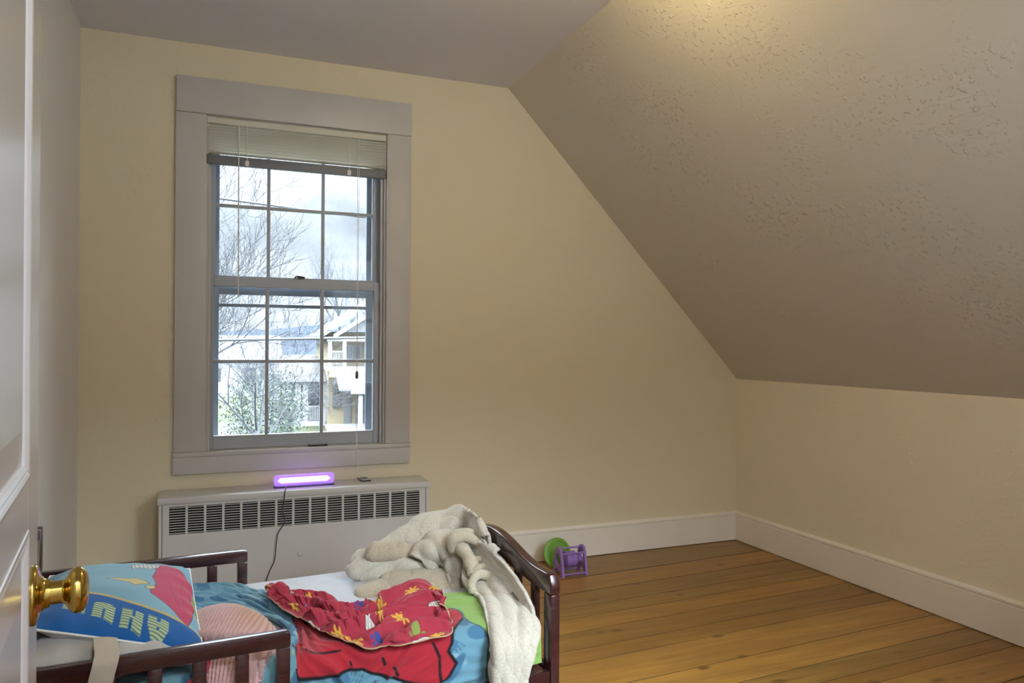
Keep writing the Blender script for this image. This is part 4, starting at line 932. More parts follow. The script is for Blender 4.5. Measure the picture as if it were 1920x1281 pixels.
-3,-2,1,-1,4,1,1,-3,1,1,-3,2,2,-4,1,3,-4,1,1,2,2,-2,30,0,-1,0,3,1,0,-3,-2,3,-1,-1,2,-1,-2,0,2,1,-2,1,3,-3,-1,3,0,-3,0,3,-2,4,1,-3,-2,0,0,4,-2,3,1,-1,1,-3,3,0,-3,2,3,-3,0,1,0,1,26,0,1,1,1,-2,2,-1,0,-2,4,-1,-5,6,-2,1,1,0,1,-5,3,0,0,1,1,3,-2,2,0,-4,5,-1,1,-2,-1,4,-2,-2,0,5,-1,-1,0,2,-1,-1,0,2,-1,-1,-1,2,44,-5,-1,3,-2,2,-2,3,0,2,-2,1,2,-7,1,-1,1,2,-1,2,-8,3,-1,1,1,0,2,-2,0,-2,1,3,-1,4,-5,-9,8,1,-4,-3,6,2,-5,2,1,-1,0,0,1,-1,1,0,31,5,-2,-4,4,-2,0,0,-1,-2,0,0,2,4,0,0,-4,-1,1,2,2,-3,0,1,-1,0,-2,-1,4,1,-3,2,-1,0,7,-3,-2,4,1,-7,-1,3,2,-2,2,0,-1,0,2,1,-1,-1,27,0,4,-3,-4,4,-1,1,2,-1,0,-1,1,-2,0,1,3,-4,1,0,2,1,-2,-1,2,0,2,-1,-2,4,-1,-3,2,-4,8,2,-6,2,2,3,-4,0,2,-1,2,0,0,1,0,1,-2,0,28,-1,-1,5,0,-3,1,-1,0,1,0,2,-2,0,0,0,0,3,-1,-1,0,0,3,-1,-1,-1,1,1,0,-3,0,3,0,1,-9,4,4,-5,2,6,1,-2,-1,1,-1,2,1,-1,0,-1,3,1,825,-14,-13,-14,-14,-14,-13,-14,-14,-14,-13,-14,-14,-13,-14,-14,-14,-13,-14,-14,-14,-13,-14,-14,-13,-14,-14,-14,-13,-14,-14,-13,-14,-14,-14,-13,-14,-14,-14,-13,-14,-14,-13,-14,-14,-14,-13,-14,-14,-14,-13,-14,8,-9,-1,9,-9,2,8,-7,-7,8,-1,-6,6,-8,-9,6,13,-2,-6,1,0,-4,3,9,-10,-5,10,-8,1,4,0,0,2,0,2,-8,-4,2,-4,9,0,-6,8,-3,-1,11,0,-7,-3,3,-2,0,8,6,-9,-4,5,-11,2,5,-1,-7,11,-3,-5,1,2,-13,-6,15,1,-4,7,2,-7,-4,6,-3,-6,11,-3,-5,0,-1,4,-3,3,5,-3,2,2,-18,8,8,-9,8,-5,-2,5,1,-1,5,4,-9,6,-4,10,-12,3,-2,-7,11,-2,-4,-1,0,-5,1,3,4,-12,-6,13,-4,0,10,-7,-7,4,2,-7,7,-2,1,4,-2,-3,4,-7,7,1,-10,10,2,-13,9,1,-5,11,-10,1,3,-1,4,6,-9,3,-11,-2,6,5,5,-7,-2,8,-4,-2,1,-4,3,-3,8,6,-4,-12,5,-8,2,8,-7,-7,-1,5,1,-2,10,-6,3,-2,1,
-4,-7,13,0,-13,15,-1,-9,2,-2,7,2,-9,8,2,-7,1,1,0,7,-8,-6,5,2,3,-13,1,5,-4,3,4,-3,1,1,2,-9,12,0,2,-18,9,4,-4,5,-2,-8,6,-10,10,-2,1,0,1,-6,-5,11,-1,-8,14,-4,-7,3,3,-1,1,-1,1,-2,-5,4,-2,2,4,-4,1,-3,-1,6,1,-2,-6,0,-1,3,4,-6,2,1,-4,0,0,2,-8,0,5,-4,4,-1,-1,2,-3,2,-2,3,-1,1,-6,4,6,-3,-6,5,1,-1,-1,2,0,-4,1,-2,1,2,-3,2,1,2,-13,10,-6,7,0,-2,-4,1,0,-3,10,-5,-7,12,-10,1,-1,2,-1,-1,3,0,0,-1,2,-1,-6,9,-2,-11,1,10,-2,-1,2,-4,0,-2,10,3,-13,3,1,7,-4,-3,-3,1,-3,0,3,0,-4,3,0,-5,0,0,2,-2,5,0,-7,5,-4,-2,3,-4,5,-3,0,-2,-3,7,-5,3,0,-1,0,-9,6,2,-3,-3,20,-13,3,1,-1,0,-11,14,-3,-7,-4,2,2,2,1,-2,-3,3,-3,3,3,-6,-1,-4,0,0,3,-1,-8,2,4,1,5,-9,2,7,-2,-1,-5,3,0,-1,-4,-1,-1,4,-1,-1,-4,1,6,-6,-8,12,-10,7,-3,1,-1,-1,2,-1,8,-4,1,-1,-1,0,-2,-1,-2,-2,-1,-2,0,3,-1,2,-4,0,0,-1,1,-1,-1,-3,3,0,-3,-2,3,3,3,-1,0,-2,-1,-6,12,-7,-4,7,-2,2,-8,-1,4,-1,0,-1,2,-3,2,1,1,0,-2,-2,1,3,-2,-8,1,0,1,-1,2,-2,0,-2,-3,1,4,4,-9,-1,1,0,0,-6,1,3,0,1,2,-3,6,-5,-1,-3,-6,11,-1,-5,11,-2,-2,-9,8,-2,-1,1,2,-2,-3,6,-2,-6,7,-3,-6,6,-4,-9,0,3,-3,6,1,-3,1,-4,2,-5,3,-5,6,-3,-3,4,3,-3,-6,4,-3,0,5,0,-6,2,3,2,-8,7,-1,1,1,2,-1,0,-8,3,1,1,4,-10,1,-2,1,-3,5,8,-4,-5,-11,-5,0,-1,2,-8,6,-3,-3,5,1,5,-5,3,-7,3,-2,-3,3,-1,-1,6,0,-5,-1,4,-3,-2,7,5,-3,-9,3,-9,1,9,1,-5,8,-3,-3,-3,-2,7,-2,0,0,0,-13,-1,14,2,-17,-3,0,-4,5,0,-6,7,-4,1,0,4,-3,0,2,-4,2,5,-9,0,-2,-3,5,2,-1,-1,1,-2,-2,7,-1,-5,1,1,-13,6,11,2,-12,6,2,0,3,-8,2,-1,2,6,2,-8,-3,10,-20,3,-1,1,-5,3,-3,2,3,-5,1,0,0,-3,9,-3,1,2,-6,1,6,-6,0,6,-7,-1,4,0,-4,-6,5,-2,1,10,1,-18,1,6,5,-5,3,1,0,-1,1,-2,2,2,2,0,-6,3,-25,8,-2,
0,2,-3,3,-9,3,5,-3,-5,9,-1,-8,6,-2,4,-3,-1,2,-1,0,5,1,-1,3,0,-6,-7,3,8,-6,0,2,4,-14,2,0,5,3,-6,3,1,-1,-5,-5,-6,8,8,-5,6,-30,5,3,0,-5,5,-2,2,-4,0,4,-1,-3,4,2,-1,-2,-8,3,8,-4,4,-2,-8,1,0,2,1,-2,0,-5,1,14,-2,-3,-1,2,-4,3,-5,-3,4,-4,3,-1,3,-8,2,-6,8,8,-5,-33,5,-1,2,-1,-5,5,2,-4,-2,2,8,-5,-3,1,0,0,-2,1,-1,1,1,1,-2,2,0,-6,4,2,-1,3,-8,-5,9,-2,0,7,-3,-7,3,3,-2,-9,7,-1,-1,3,3,-1,-7,3,-1,-34,2,1,2,3,-7,3,5,0,-3,-4,1,5,-5,-2,7,0,0,-2,-2,-1,0,6,-2,-2,2,-4,0,8,-1,-4,0,-4,1,4,-2,1,3,-5,-2,4,0,4,-4,2,-4,-4,1,7,-4,-6,2,-33,-1,1,2,4,2,-5,-3,10,-3,-2,-2,-5,8,-5,-3,9,-1,3,-4,-3,-4,7,0,-2,3,1,-4,3,3,-5,3,-2,-5,7,-4,-3,6,0,2,-8,-1,10,-11,-3,7,3,-5,-3,9,-2,-1,-32,-1,1,0,0,7,-5,-3,2,5,-5,-1,5,-3,0,-6,1,6,2,2,-3,-1,-7,9,-3,-1,3,-4,-2,5,3,-1,4,-9,5,10,-8,-5,9,-7,-3,1,-3,5,-3,0,1,-1,0,-1,5,-6,-30,-2,2,-3,-2,1,4,-2,-2,5,2,-4,4,0,1,5,-10,-5,2,7,1,-3,-1,1,0,-1,4,0,-9,0,6,1,-3,-4,-2,7,-1,0,1,4,-1,-3,-1,5,1,-1,0,-6,-3,0,1,-2,-25,-1,-3,4,-3,-1,4,-2,0,2,1,-2,-1,-1,-2,6,3,-11,-3,2,9,-1,-2,0,1,-4,0,5,-6,-6,7,1,-5,4,-5,-3,3,4,2,-3,3,-1,-2,-1,1,-1,-4,1,1,0,-3,0,-24,0,-2,-4,5,-2,-1,2,-8,5,2,1,0,-1,-4,-2,9,10,-9,-5,-4,2,4,-2,-1,-3,-3,-1,2,4,-4,1,2,-1,0,-1,3,-5,0,-1,2,3,-7,1,2,-1,-1,-1,-2,-1,2,-1,-27,-1,0,1,1,0,-5,1,0,-7,8,-1,-2,5,-2,-7,2,2,5,-1,0,-1,-3,-1,-1,0,6,-2,-1,7,-4,-9,4,3,0,-4,-1,-1,-8,5,0,2,1,-4,1,-4,3,3,-3,-1,0,0,-31,-1,0,-1,-3,4,-1,0,2,-3,4,-2,-3,2,2,1,-4,0,-2,1,4,3,-5,1,2,0,-4,9,0,-8,4,3,-5,2,-1,-2,2,-2,-2,-3,0,2,0,-4,-2,1,0,4,-2,-1,1,-4,-34,1,0,1,-1,-4,2,2,1,2,-1,1,-1,0,2,-4,-3,4,4,-8,2,2,-2,3,3,0,-6,-2,
2,0,1,2,0,-3,-1,4,-5,-3,2,-1,-1,1,2,-2,1,1,-2,6,4,-7,-5,-2,-36,4,1,-3,3,-1,-1,2,2,-1,-2,3,-3,5,3,-3,-3,-5,6,2,-7,1,2,-1,-5,8,3,-7,-2,1,1,-2,-1,0,-3,-1,3,0,-1,-1,0,-1,1,1,-1,2,2,-5,0,0,-3,1,-38,3,3,0,-3,7,0,-3,-2,-1,3,0,0,-8,8,2,-2,4,-5,2,1,-3,0,-5,4,0,1,0,0,-1,-4,1,4,-2,-1,0,-2,3,0,1,-3,-1,-3,0,2,0,-2,-3,0,1,1,1,-38,2,4,6,-5,-2,8,-5,-1,0,-4,3,4,-2,-6,2,1,0,0,-1,3,-2,0,2,-1,-3,1,1,5,-3,-4,1,4,0,-7,-1,2,1,3,-1,1,-4,-3,0,3,-1,-1,-2,-1,1,1,2,-35,5,-2,2,1,-6,2,4,-1,8,-10,0,3,1,-4,-1,1,0,1,-2,2,4,-3,-2,1,-6,5,4,-1,-3,1,-5,-3,6,6,-8,4,-3,-1,3,-1,-6,-1,6,-4,0,2,2,-1,-3,0,0,-31,9,-3,-3,-1,-1,-2,2,-1,1,3,-1,0,1,1,-2,-1,-3,4,1,-7,2,2,-4,3,8,-10,1,0,1,0,1,-5,0,2,-1,-5,6,-2,1,0,5,1,-7,-2,3,1,-5,-2,3,-2,-1,-30,0,1,0,6,-2,-7,2,2,-9,9,-4,0,-1,2,2,1,0,-5,3,2,-4,0,-1,-2,-1,1,-3,4,3,-3,1,1,-4,-5,5,-2,-4,5,-3,0,2,2,-1,1,0,0,-3,-7,4,10,-9,-27,-5,-3,3,-1,2,1,0,3,-2,-3,1,-3,1,0,1,-2,2,1,-1,1,-1,0,2,0,-4,0,-2,0,0,-3,5,2,-5,0,2,4,0,-8,-2,0,2,4,2,-2,-2,0,-2,1,-5,4,-1,-26,-6,-1,-2,6,0,-3,1,0,0,-1,1,-1,-4,1,6,-5,0,0,3,-1,2,-4,2,-2,-2,3,3,-5,-1,2,-2,2,2,-3,-1,-1,2,0,-1,-3,0,2,-2,0,-3,1,2,4,-1,-10,5,-24,-5,2,-5,0,0,1,1,2,-3,-2,2,0,-1,0,2,2,-6,1,2,-1,-3,3,1,0,-1,0,1,-1,-2,5,-5,-2,4,3,-2,-5,-3,4,2,3,-3,-9,0,-1,3,-1,4,-1,0,-6,3,-26,-2,0,-2,-5,8,-1,-4,3,1,-2,4,1,-2,-1,-2,5,-4,1,0,-1,-1,1,-5,2,5,-3,-4,4,-3,0,3,-5,-5,3,1,5,-3,-2,1,1,4,3,-4,-1,3,1,-2,-9,-8,-6,4,-27,-3,1,0,1,0,2,-5,1,2,1,-1,0,3,-1,-4,0,7,-8,0,6,-2,-4,-1,0,0,7,-5,-7,3,-1,4,0,-2,1,0,-2,0,0,2,0,-4,-1,1,1,0,5,-14,1,12,22,-6,-30,2,0,1,-4,2,0,2,-2,1,0,-1,
0,2,-1,-5,2,3,5,-4,-2,4,-1,-4,-3,-1,-1,4,2,-1,-1,-4,5,1,-3,1,0,4,2,-7,4,-6,1,-2,-2,-4,-9,11,20,16,-2,0,-31,4,-3,0,4,-3,6,-2,-3,1,0,1,-3,3,1,0,-2,-5,2,2,-2,0,0,2,1,2,-4,-1,2,3,-3,-5,1,4,-2,-2,0,1,-1,-1,-5,9,-4,18,-12,-14,12,12,10,-2,5,1,-34,6,2,1,-4,6,-3,0,-4,3,-1,-2,2,-3,3,1,-3,2,-2,-4,6,0,2,1,-2,-3,2,0,-1,-1,3,-1,-3,1,7,-4,-4,1,-1,2,-4,-6,4,-14,18,19,-9,5,10,4,2,-5,-36,5,1,1,-2,-2,0,0,1,0,-1,-3,1,0,-1,2,0,0,2,-2,-4,8,2,-2,0,-3,-1,1,-1,-1,0,4,-2,-2,3,3,-3,-1,-3,0,8,-1,-6,5,5,10,8,-8,-1,13,3,-5,-35,6,-3,1,1,-7,2,3,0,-2,1,0,1,-1,0,2,2,-2,0,4,-4,-5,2,2,1,-3,-3,4,-1,0,1,7,0,-5,-2,2,-2,-6,4,-7,1,7,11,11,-4,-8,23,17,-36,-7,19,6,-31,1,-1,0,3,-1,-3,1,1,-1,-1,1,1,0,-2,-2,3,1,-1,1,1,-4,2,1,0,3,-4,-2,3,1,2,-5,3,1,-7,1,2,-6,9,20,-9,4,7,-6,8,18,-8,-3,17,-30,-10,24,-27,-3,0,-2,2,2,-3,1,1,0,-1,0,-2,4,-2,0,0,1,0,-2,1,4,-3,1,1,0,0,1,2,-1,-1,-3,-1,4,-3,-4,7,10,-2,-8,12,4,0,16,8,-18,-4,4,12,13,-23,10,-24,-8,2,0,-1,4,1,-4,1,2,0,-2,-1,1,3,0,-1,1,0,-1,0,0,1,-2,1,2,4,0,-1,-2,-3,2,-2,-4,2,5,6,2,-4,10,1,6,8,-15,6,16,-14,-3,5,12,6,-10,-22,-7,0,3,-2,-2,3,1,-3,0,5,-1,0,-1,0,1,1,-1,0,1,2,-3,2,2,0,2,0,-3,-3,4,-1,2,1,-3,16,2,-16,0,13,-1,11,-3,1,11,-21,5,17,-14,-2,7,2,0,-22,-5,0,-2,1,-2,-1,5,0,0,-2,7,-3,0,0,3,-3,0,1,0,-1,2,1,1,0,-1,-1,2,3,-6,-2,-4,4,8,-2,-8,14,5,-8,5,-2,14,-10,10,11,-18,6,2,-3,2,1,0,-32,-3,2,0,2,1,1,0,-1,4,0,-2,4,-6,5,-4,3,-1,0,2,-1,2,-2,2,1,1,1,-1,0,5,-3,3,8,-5,-8,3,12,-2,11,7,-13,-6,11,-17,15,10,-12,19,-18,-11,16,-6,-34,3,0,4,-5,2,4,0,-4,2,2,-1,0,-1,-1,3,-1,8,-3,1,1,0,0,-2,0,0,2,-1,-4,4,1,
5,1,-2,4,8,-2,10,-17,4,24,-18,-6,6,-7,10,-14,-1,25,-4,-11,-2,-33,6,2,0,3,-6,6,1,1,-7,2,2,5,-1,-3,5,-3,0,0,-1,3,-1,2,0,-1,1,1,-2,0,-1,7,-9,-4,7,10,3,-4,10,20,-31,0,27,-16,-3,4,-4,-3,-9,1,17,1,-14,-30,9,-3,-2,12,-2,-6,2,3,-2,-3,2,-1,11,-3,-7,6,-5,3,-1,1,1,-1,6,3,-4,-3,-2,0,-1,12,3,-5,5,-3,1,7,-15,10,22,-28,0,28,-16,-8,3,0,-2,-1,3,1,-6,-29,6,2,3,-7,4,-2,4,6,-4,-1,2,-1,0,3,1,-3,4,0,0,-3,1,1,-4,1,1,3,7,-4,2,1,-6,5,4,-3,5,5,0,-20,13,19,-26,-2,28,-8,-5,-2,2,14,-12,-8,1,-25,2,2,0,-2,6,-2,-2,-1,4,2,-3,3,-2,0,2,1,-4,5,2,-3,0,2,1,-2,-1,-2,8,-5,-1,2,5,4,-1,3,4,-2,6,-3,-15,10,15,-24,-3,18,-4,-2,3,4,-4,-2,3,-10,2,0,0,-4,8,-1,-1,-1,-1,4,0,3,-2,-4,-2,2,-1,0,-1,3,-3,0,2,2,5,-5,-2,4,-3,-5,4,3,5,-3,-8,2,11,11,-13,-5,9,-5,-11,-1,7,1,-5,-3,12,1,3,9,-4,1,-2,2,-7,3,1,3,-3,-2,3,-4,3,7,-4,-5,5,-7,0,0,4,-2,0,-2,2,0,-8,10,0,-10,7,0,-2,4,5,0,-6,-1,-1,1,1,-1,4,5,-7,-2,0,-2,2,-1,5,23,-5,-3,-1,2,-5,2,-2,-1,4,-5,0,-1,-2,3,4,0,-5,5,-3,-1,-4,1,-3,1,-1,3,-7,9,0,-2,-5,-3,4,-2,1,-1,-6,-1,7,-1,0,0,-1,1,1,2,0,-3,1,0,1,31,-9,0,0,1,0,-6,1,-4,2,4,-4,-2,-2,2,1,-1,1,-2,1,-3,1,-4,0,1,4,4,-3,-11,5,3,-4,-4,-2,2,-2,-2,5,-8,7,-1,-2,0,-2,0,1,0,0,-3,2,2,-3,27,-8,0,-1,2,-1,2,0,-6,-2,2,1,0,-2,-2,2,0,1,-2,0,-1,-1,0,-5,1,-4,3,6,-10,10,-11,5,-2,-3,6,-8,2,2,-4,-1,-6,2,24,-19,-11,9,0,1,5,-3,0,-5,28,-8,0,0,-3,-1,1,0,4,-3,-2,-4,4,0,-3,1,2,1,-4,2,-2,-1,0,-2,-1,1,0,3,6,-24,30,-19,0,-4,-6,6,-5,2,15,-13,-3,-12,11,22,-16,-4,-2,1,0,2,0,-5,26,-2,-1,0,-3,-1,0,-3,3,1,0,-2,-1,1,-3,-1,1,-1,1,0,1,-3,0,1,-3,-1,-3,1,6,-1,-14,12,-6,-1,-4,3,-1,-5,4,6,
-4,3,-12,-1,13,-5,0,-2,1,0,-1,-2,24,2,-3,-1,4,-3,0,-2,-2,1,2,-1,-6,1,3,-2,0,-1,-1,-1,3,-2,-3,3,-3,-3,0,0,0,5,-14,14,-9,0,-4,0,-2,0,1,7,-6,-1,1,-12,4,10,16,-14,-5,0,0,2,19,5,-2,-2,0,0,0,1,-1,-2,-3,4,-2,-1,1,-1,-2,1,1,-4,0,4,-2,0,-1,-2,-2,0,-3,4,-1,-9,14,-9,1,-6,1,1,-5,3,1,-2,-1,2,0,1,8,-6,-11,5,4,4,14,6,1,-1,1,-1,-3,-1,1,0,-5,3,6,-3,-6,2,1,-4,-1,2,-2,0,1,-1,-1,-1,-1,-1,-1,0,3,-2,2,-3,-1,-1,-3,-2,0,0,4,-1,-1,1,-8,-1,9,0,-4,0,9,2,12,5,-2,2,-4,2,-3,-1,3,0,0,0,0,3,-2,-2,-1,0,-1,0,-1,-2,3,-2,-1,0,0,-1,0,-1,1,-5,4,-2,-1,-2,1,2,-3,-2,3,0,0,3,-5,0,0,2,2,-6,1,7,13,-2,1,0,2,-1,3,-2,-1,1,-1,0,-1,1,0,1,-4,0,0,-2,2,-2,-1,3,-3,-1,2,-1,-2,0,0,-2,2,-2,2,-2,-2,-2,0,-1,4,-2,2,5,-8,1,1,2,5,-1,-7,3,13,-3,3,0,2,0,-1,-2,0,0,0,-1,0,2,-2,0,2,-4,-1,1,-4,3,-1,0,3,-4,-2,3,-2,0,0,-1,-1,-1,3,-3,-2,0,-2,4,-3,0,-1,1,0,-1,-1,0,2,2,-1,-3,13,-6,2,0,-7,7,0,3,-5,1,1,1,-1,1,1,-3,-1,2,-2,-1,3,-2,0,-2,2,0,-2,0,1,1,-2,1,-4,6,-15,8,0,-2,2,-3,4,-2,-3,0,2,-2,-1,1,-5,5,0,-3,13,-2,-2,-2,4,-3,1,4,-2,-2,1,-2,-1,1,0,-2,-1,-1,2,-1,0,2,-2,0,-2,2,0,0,0,-3,2,1,-10,22,-22,3,3,-1,4,-6,-1,1,-2,0,4,-2,-2,0,-2,3,4,-8,14,1,-4,0,2,-4,-2,-1,5,0,-2,-1,0,-2,0,-1,-1,0,1,1,0,0,0,-3,2,-1,0,0,1,-2,0,0,0,1,0,-9,3,-1,5,-6,1,3,-3,-1,5,-1,-2,-1,-1,2,2,-5,12,0,-1,-3,1,-1,0,-1,0,3,-2,-4,1,-3,2,0,1,2,-1,0,-4,2,1,-1,-1,2,-1,0,-1,1,1,-1,-1,-2,3,1,-8,4,-2,-4,2,6,7,-11,5,-1,-4,-1,0,1,-1,1,7,-1,0,1,-3,2,1,-3,-3,5,0,0,-4,0,-1,1,1,-2,2,-1,2,-3,1,1,1,-1,0,0,0,0,1,0,-2,-1,0,2,1,0,-3,-2,-1,-1,5,13,-16,-2,3,2,2,-3,1,2,1,-1,2,1,-5,3,0,0,2,-5,3,1,0,-2,0,0,1,-1,-1,
0,1,1,-1,2,-1,1,-1,0,1,0,-1,1,1,-6,4,-2,4,-7,4,0,2,-5,-1,8,7,-15,5,12,-14,-7,9,6,-7,1,-1,1,1,-2,3,-1,-1,1,0,1,2,-1,1,1,-2,2,1,0,-2,1,1,-2,1,2,0,-2,1,1,-2,0,0,3,2,-7,2,-3,3,12,-14,2,-4,5,0,-6,7,12,-9,-9,4,8,-12,4,0,0,5,-3,0,1,-1,-3,3,-1,0,3,0,-1,-1,2,1,1,2,-2,0,0,0,-1,0,0,0,1,1,-1,1,3,1,1,-3,2,-18,22,4,-12,7,-4,-1,1,2,0,-1,2,-4,3,-16,5,1,0,4,-1,-4,0,1,1,-4,3,2,-2,1,2,5,-5,2,2,-2,1,1,2,-2,2,0,-1,1,1,0,0,-1,-1,-1,5,-1,-2,9,-21,22,-1,-13,6,0,0,1,1,3,-6,-2,1,-17,8,0,-1,-5,3,1,1,-1,1,1,-2,0,2,0,0,0,4,-1,0,2,-1,1,0,0,0,4,-1,-1,1,1,-2,2,1,0,1,0,6,-18,11,-1,-1,-1,2,0,1,1,1,7,-21,2,5,-17,4,1,2,-6,4,2,-1,2,-1,0,4,-3,-1,1,0,-1,2,0,0,2,1,0,1,0,0,1,2,-1,2,0,-1,0,1,2,-4,1,1,0,-1,1,-1,-1,1,0,0,0,-2,-10,7,-5,5,-15,-1,-1,-1,6,-3,3,1,1,-1,1,0,1,-1,-2,0,3,-2,2,0,2,2,-1,2,1,-2,3,2,1,-3,0,3,-2,1,4,-5,0,0,0,-1,1,0,0,1,-1,1,-1,-3,-1,16,0,-17,-12,-7,5,2,-5,7,-5,-1,0,6,1,-5,1,6,0,-2,-4,5,-1,2,0,1,0,-2,2,4,-3,1,3,0,1,2,1,-4,-2,8,-4,1,14,1,-20,-2,2,-3,7,-1,-6,6,3,-1,-4,1,-9,-1,-3,-1,1,2,0,-1,3,-3,2,1,-1,-2,4,0,-1,-3,4,0,-1,1,1,-1,0,1,4,-1,1,3,1,3,-2,-8,7,-1,4,-4,-6,6,-6,1,3,-14,21,1,-22,8,24,-15,-9,11,-8,-1,1,0,-2,-1,2,0,-2,-1,0,3,2,-1,1,0,1,0,-3,1,1,1,-1,4,-2,-3,2,2,-3,2,0,2,8,-8,4,-5,1,1,-2,4,1,1,0,-1,1,-1,1,-11,14,-4,-8,11,-6,-5,-2,-1,9,-7,3,-1,4,1,-4,1,2,3,-5,3,-1,3,-3,0,2,-2,3,0,1,-1,1,2,2,-7,4,-7,4,9,-8,7,-2,-3,3,-2,0,-1,0,3,0,0,0,-1,1,0,0,4,-14,-6,4,2,-6,9,-2,4,-5,3,2,-3,-1,-3,5,-1,5,-5,8,-3,-4,3,-2,1,4,2,-6,3,3,3,4,1,-7,-8,17,-2,-1,2,5,-27,14,10,12,-21,-13,27,-8,-3,-1,0,1,0,-13,2,0,4,-1,-5,2,2,-2,
-1,3,0,0,3,-2,1,-1,3,-5,4,3,-1,1,-2,0,1,1,-2,3,3,-4,11,-2,-4,-6,1,2,1,0,-5,3,13,-10,-1,1,-1,0,0,-1,0,-1,0,-13,5,-1,0,2,-3,-1,2,2,-3,1,3,0,-2,0,0,-1,3,0,0,0,-1,1,2,1,0,1,-4,-1,4,-2,-4,5,-1,6,-2,-4,6,1,-2,-4,1,0,3,-1,0,0,-1,0,9,-4,-8,-16,5,2,0,2,2,-1,-4,2,3,-2,0,0,0,1,1,1,-2,1,-1,1,1,1,1,-1,1,0,2,-3,-3,1,0,2,0,-6,3,1,-7,-4,20,-5,-9,1,15,-6,-13,16,3,-21,1,12,-4,995,13,11,18,19,19,16,12,7,-5,-14,-17,-18,-17,-14,-12,-10,-7,-3,0,5,8,12,14,17,17,17,15,13,10,6,2,-3,-7,-11,-15,-16,-18,-17,-17,-14,-11,-8,0,6,7,6,5,0,-4,-3,-24,7,-10,-1,8,-13,-2,6,-3,-3,-14,3,15,-4,16,11,-7,-10,3,8,15,-11,-16,6,11,-17,-5,7,-16,-3,5,-19,7,13,-10,-7,23,5,-3,6,-5,6,17,-11,-4,0,11,-6,-5,-10,-7,16,-3,2,13,-11,-7,6,-19,-1,1,0,12,-12,1,7,-10,13,21,7,-14,-7,-8,26,4,-25,-3,10,-17,-5,14,-19,-8,17,-15,4,18,-10,-10,20,-1,-1,24,-10,-12,12,-9,-7,-1,11,-3,4,-9,-10,17,-3,-5,16,-14,8,-13,-7,7,-3,3,-1,9,17,6,-12,-8,17,6,-16,-9,-5,27,-2,-32,8,-1,-13,11,11,-21,13,-7,-17,15,19,-22,-3,21,-13,-1,25,-12,-3,9,8,-25,7,5,4,2,-16,10,-7,-11,0,10,2,16,-31,1,10,-2,3,-8,-7,26,2,-9,-13,33,18,-12,-29,-1,21,-2,-31,8,7,-2,0,-6,-19,24,-14,0,19,9,-30,13,27,-22,5,3,-3,3,13,-10,-29,21,2,3,0,-1,-6,17,-20,-7,6,2,-3,-15,8,10,-1,10,-1,-28,20,1,-3,-20,23,2,-1,-18,14,19,16,-17,-19,-4,-8,8,16,1,1,-33,1,21,14,-31,8,21,-33,8,13,5,2,6,-3,-7,7,0,0,-2,-2,6,2,-12,-2,0,3,8,-4,-2,6,-12,18,-2,-19,15,-5,-6,-6,16,-2,-8,-12,1,9,20,-10,-24,21,8,-28,1,11,-1,-14,0,23,-2,-20,22,10,-9,-1,-1,3,20,5,-17,0,3,-3,-7,3,0,-3,-5,-16,14,4,7,-8,-14,27,-11,-3,9,-24,12,20,-17,-15,
12,23,-12,3,-13,-19,-1,32,-5,-24,22,11,-32,3,17,16,-25,-7,10,0,-11,12,6,22,5,-22,-17,1,20,-16,-7,15,1,8,-20,23,-4,-15,4,-2,-1,2,-9,-5,27,-27,15,15,-31,13,3,-3,-10,15,24,-33,18,4,-21,-16,33,-5,-30,28,12,-16,20,-3,-2,-28,6,35,-4,-10,-6,-20,15,-16,-8,9,1,23,1,-13,4,6,-10,-10,24,0,-4,9,-31,3,26,-23,-6,5,-14,31,8,-13,12,-1,12,-30,-22,15,-7,-3,23,-8,-8,31,-7,-33,27,13,-35,8,24,2,-12,-24,18,-2,0,-1,3,21,3,-18,-7,-3,-2,11,-1,1,9,-7,-17,13,-2,6,-1,-21,15,8,-10,2,1,1,0,-6,21,-21,-6,25,5,-10,8,6,-23,7,1,2,10,-18,-14,23,-6,-29,15,26,-4,-10,0,-2,0,1,-2,-2,13,9,-28,5,23,-13,-4,-4,-4,10,11,-27,-8,13,1,0,-14,12,15,15,-22,-13,21,-14,-15,34,-21,4,18,-12,1,14,11,-18,-15,-1,18,7,-24,-5,21,-11,-12,14,15,-16,-17,27,0,-6,4,-13,-11,27,5,-33,13,25,-20,-7,2,-11,11,26,-31,-17,30,22,-8,-22,-13,16,23,-34,0,18,-5,12,0,-30,14,4,-1,6,11,17,-15,-35,9,19,-8,-4,8,-4,-14,-21,22,34,-33,-6,27,21,-22,-7,-5,3,14,-7,-30,-4,25,-6,4,-1,-4,7,21,-13,-18,3,14,12,-10,-17,12,18,-29,-7,9,4,3,-1,1,20,-29,0,6,2,16,-2,-37,15,28,-12,-2,8,-11,-4,-18,9,36,-19,-26,-6,14,22,1,-18,9,17,-7,-15,1,-1,-3,3,-10,9,10,13,-13,-19,10,3,3,12,-14,-5,21,-2,-18,-16,6,7,-11,11,-1,-1,-5,12,-1,7,-7,-20,17,15,-6,7,-3,-9,-1,-11,-6,14,12,-20,-12,6,19,-22,-4,21,18,-5,-10,4,9,-11,-1,-15,15,4,-1,-7,-13,20,-8,-17,13,-13,2,24,17,-17,-13,19,-20,-6,23,-27,-7,-3,15,21,10,-14,-10,7,-15,20,12,-9,-6,15,-11,-20,19,16,-20,-22,7,28,-24,-16,13,19,-6,8,7,3,3,-22,-20,21,16,-12,-15,-6,30,-18,3,14,-22,-13,26,14,4,-12,18,-20,16,12,-11,-29,-17,10,30,3,-30,-17,8,-8,35,14,-12,
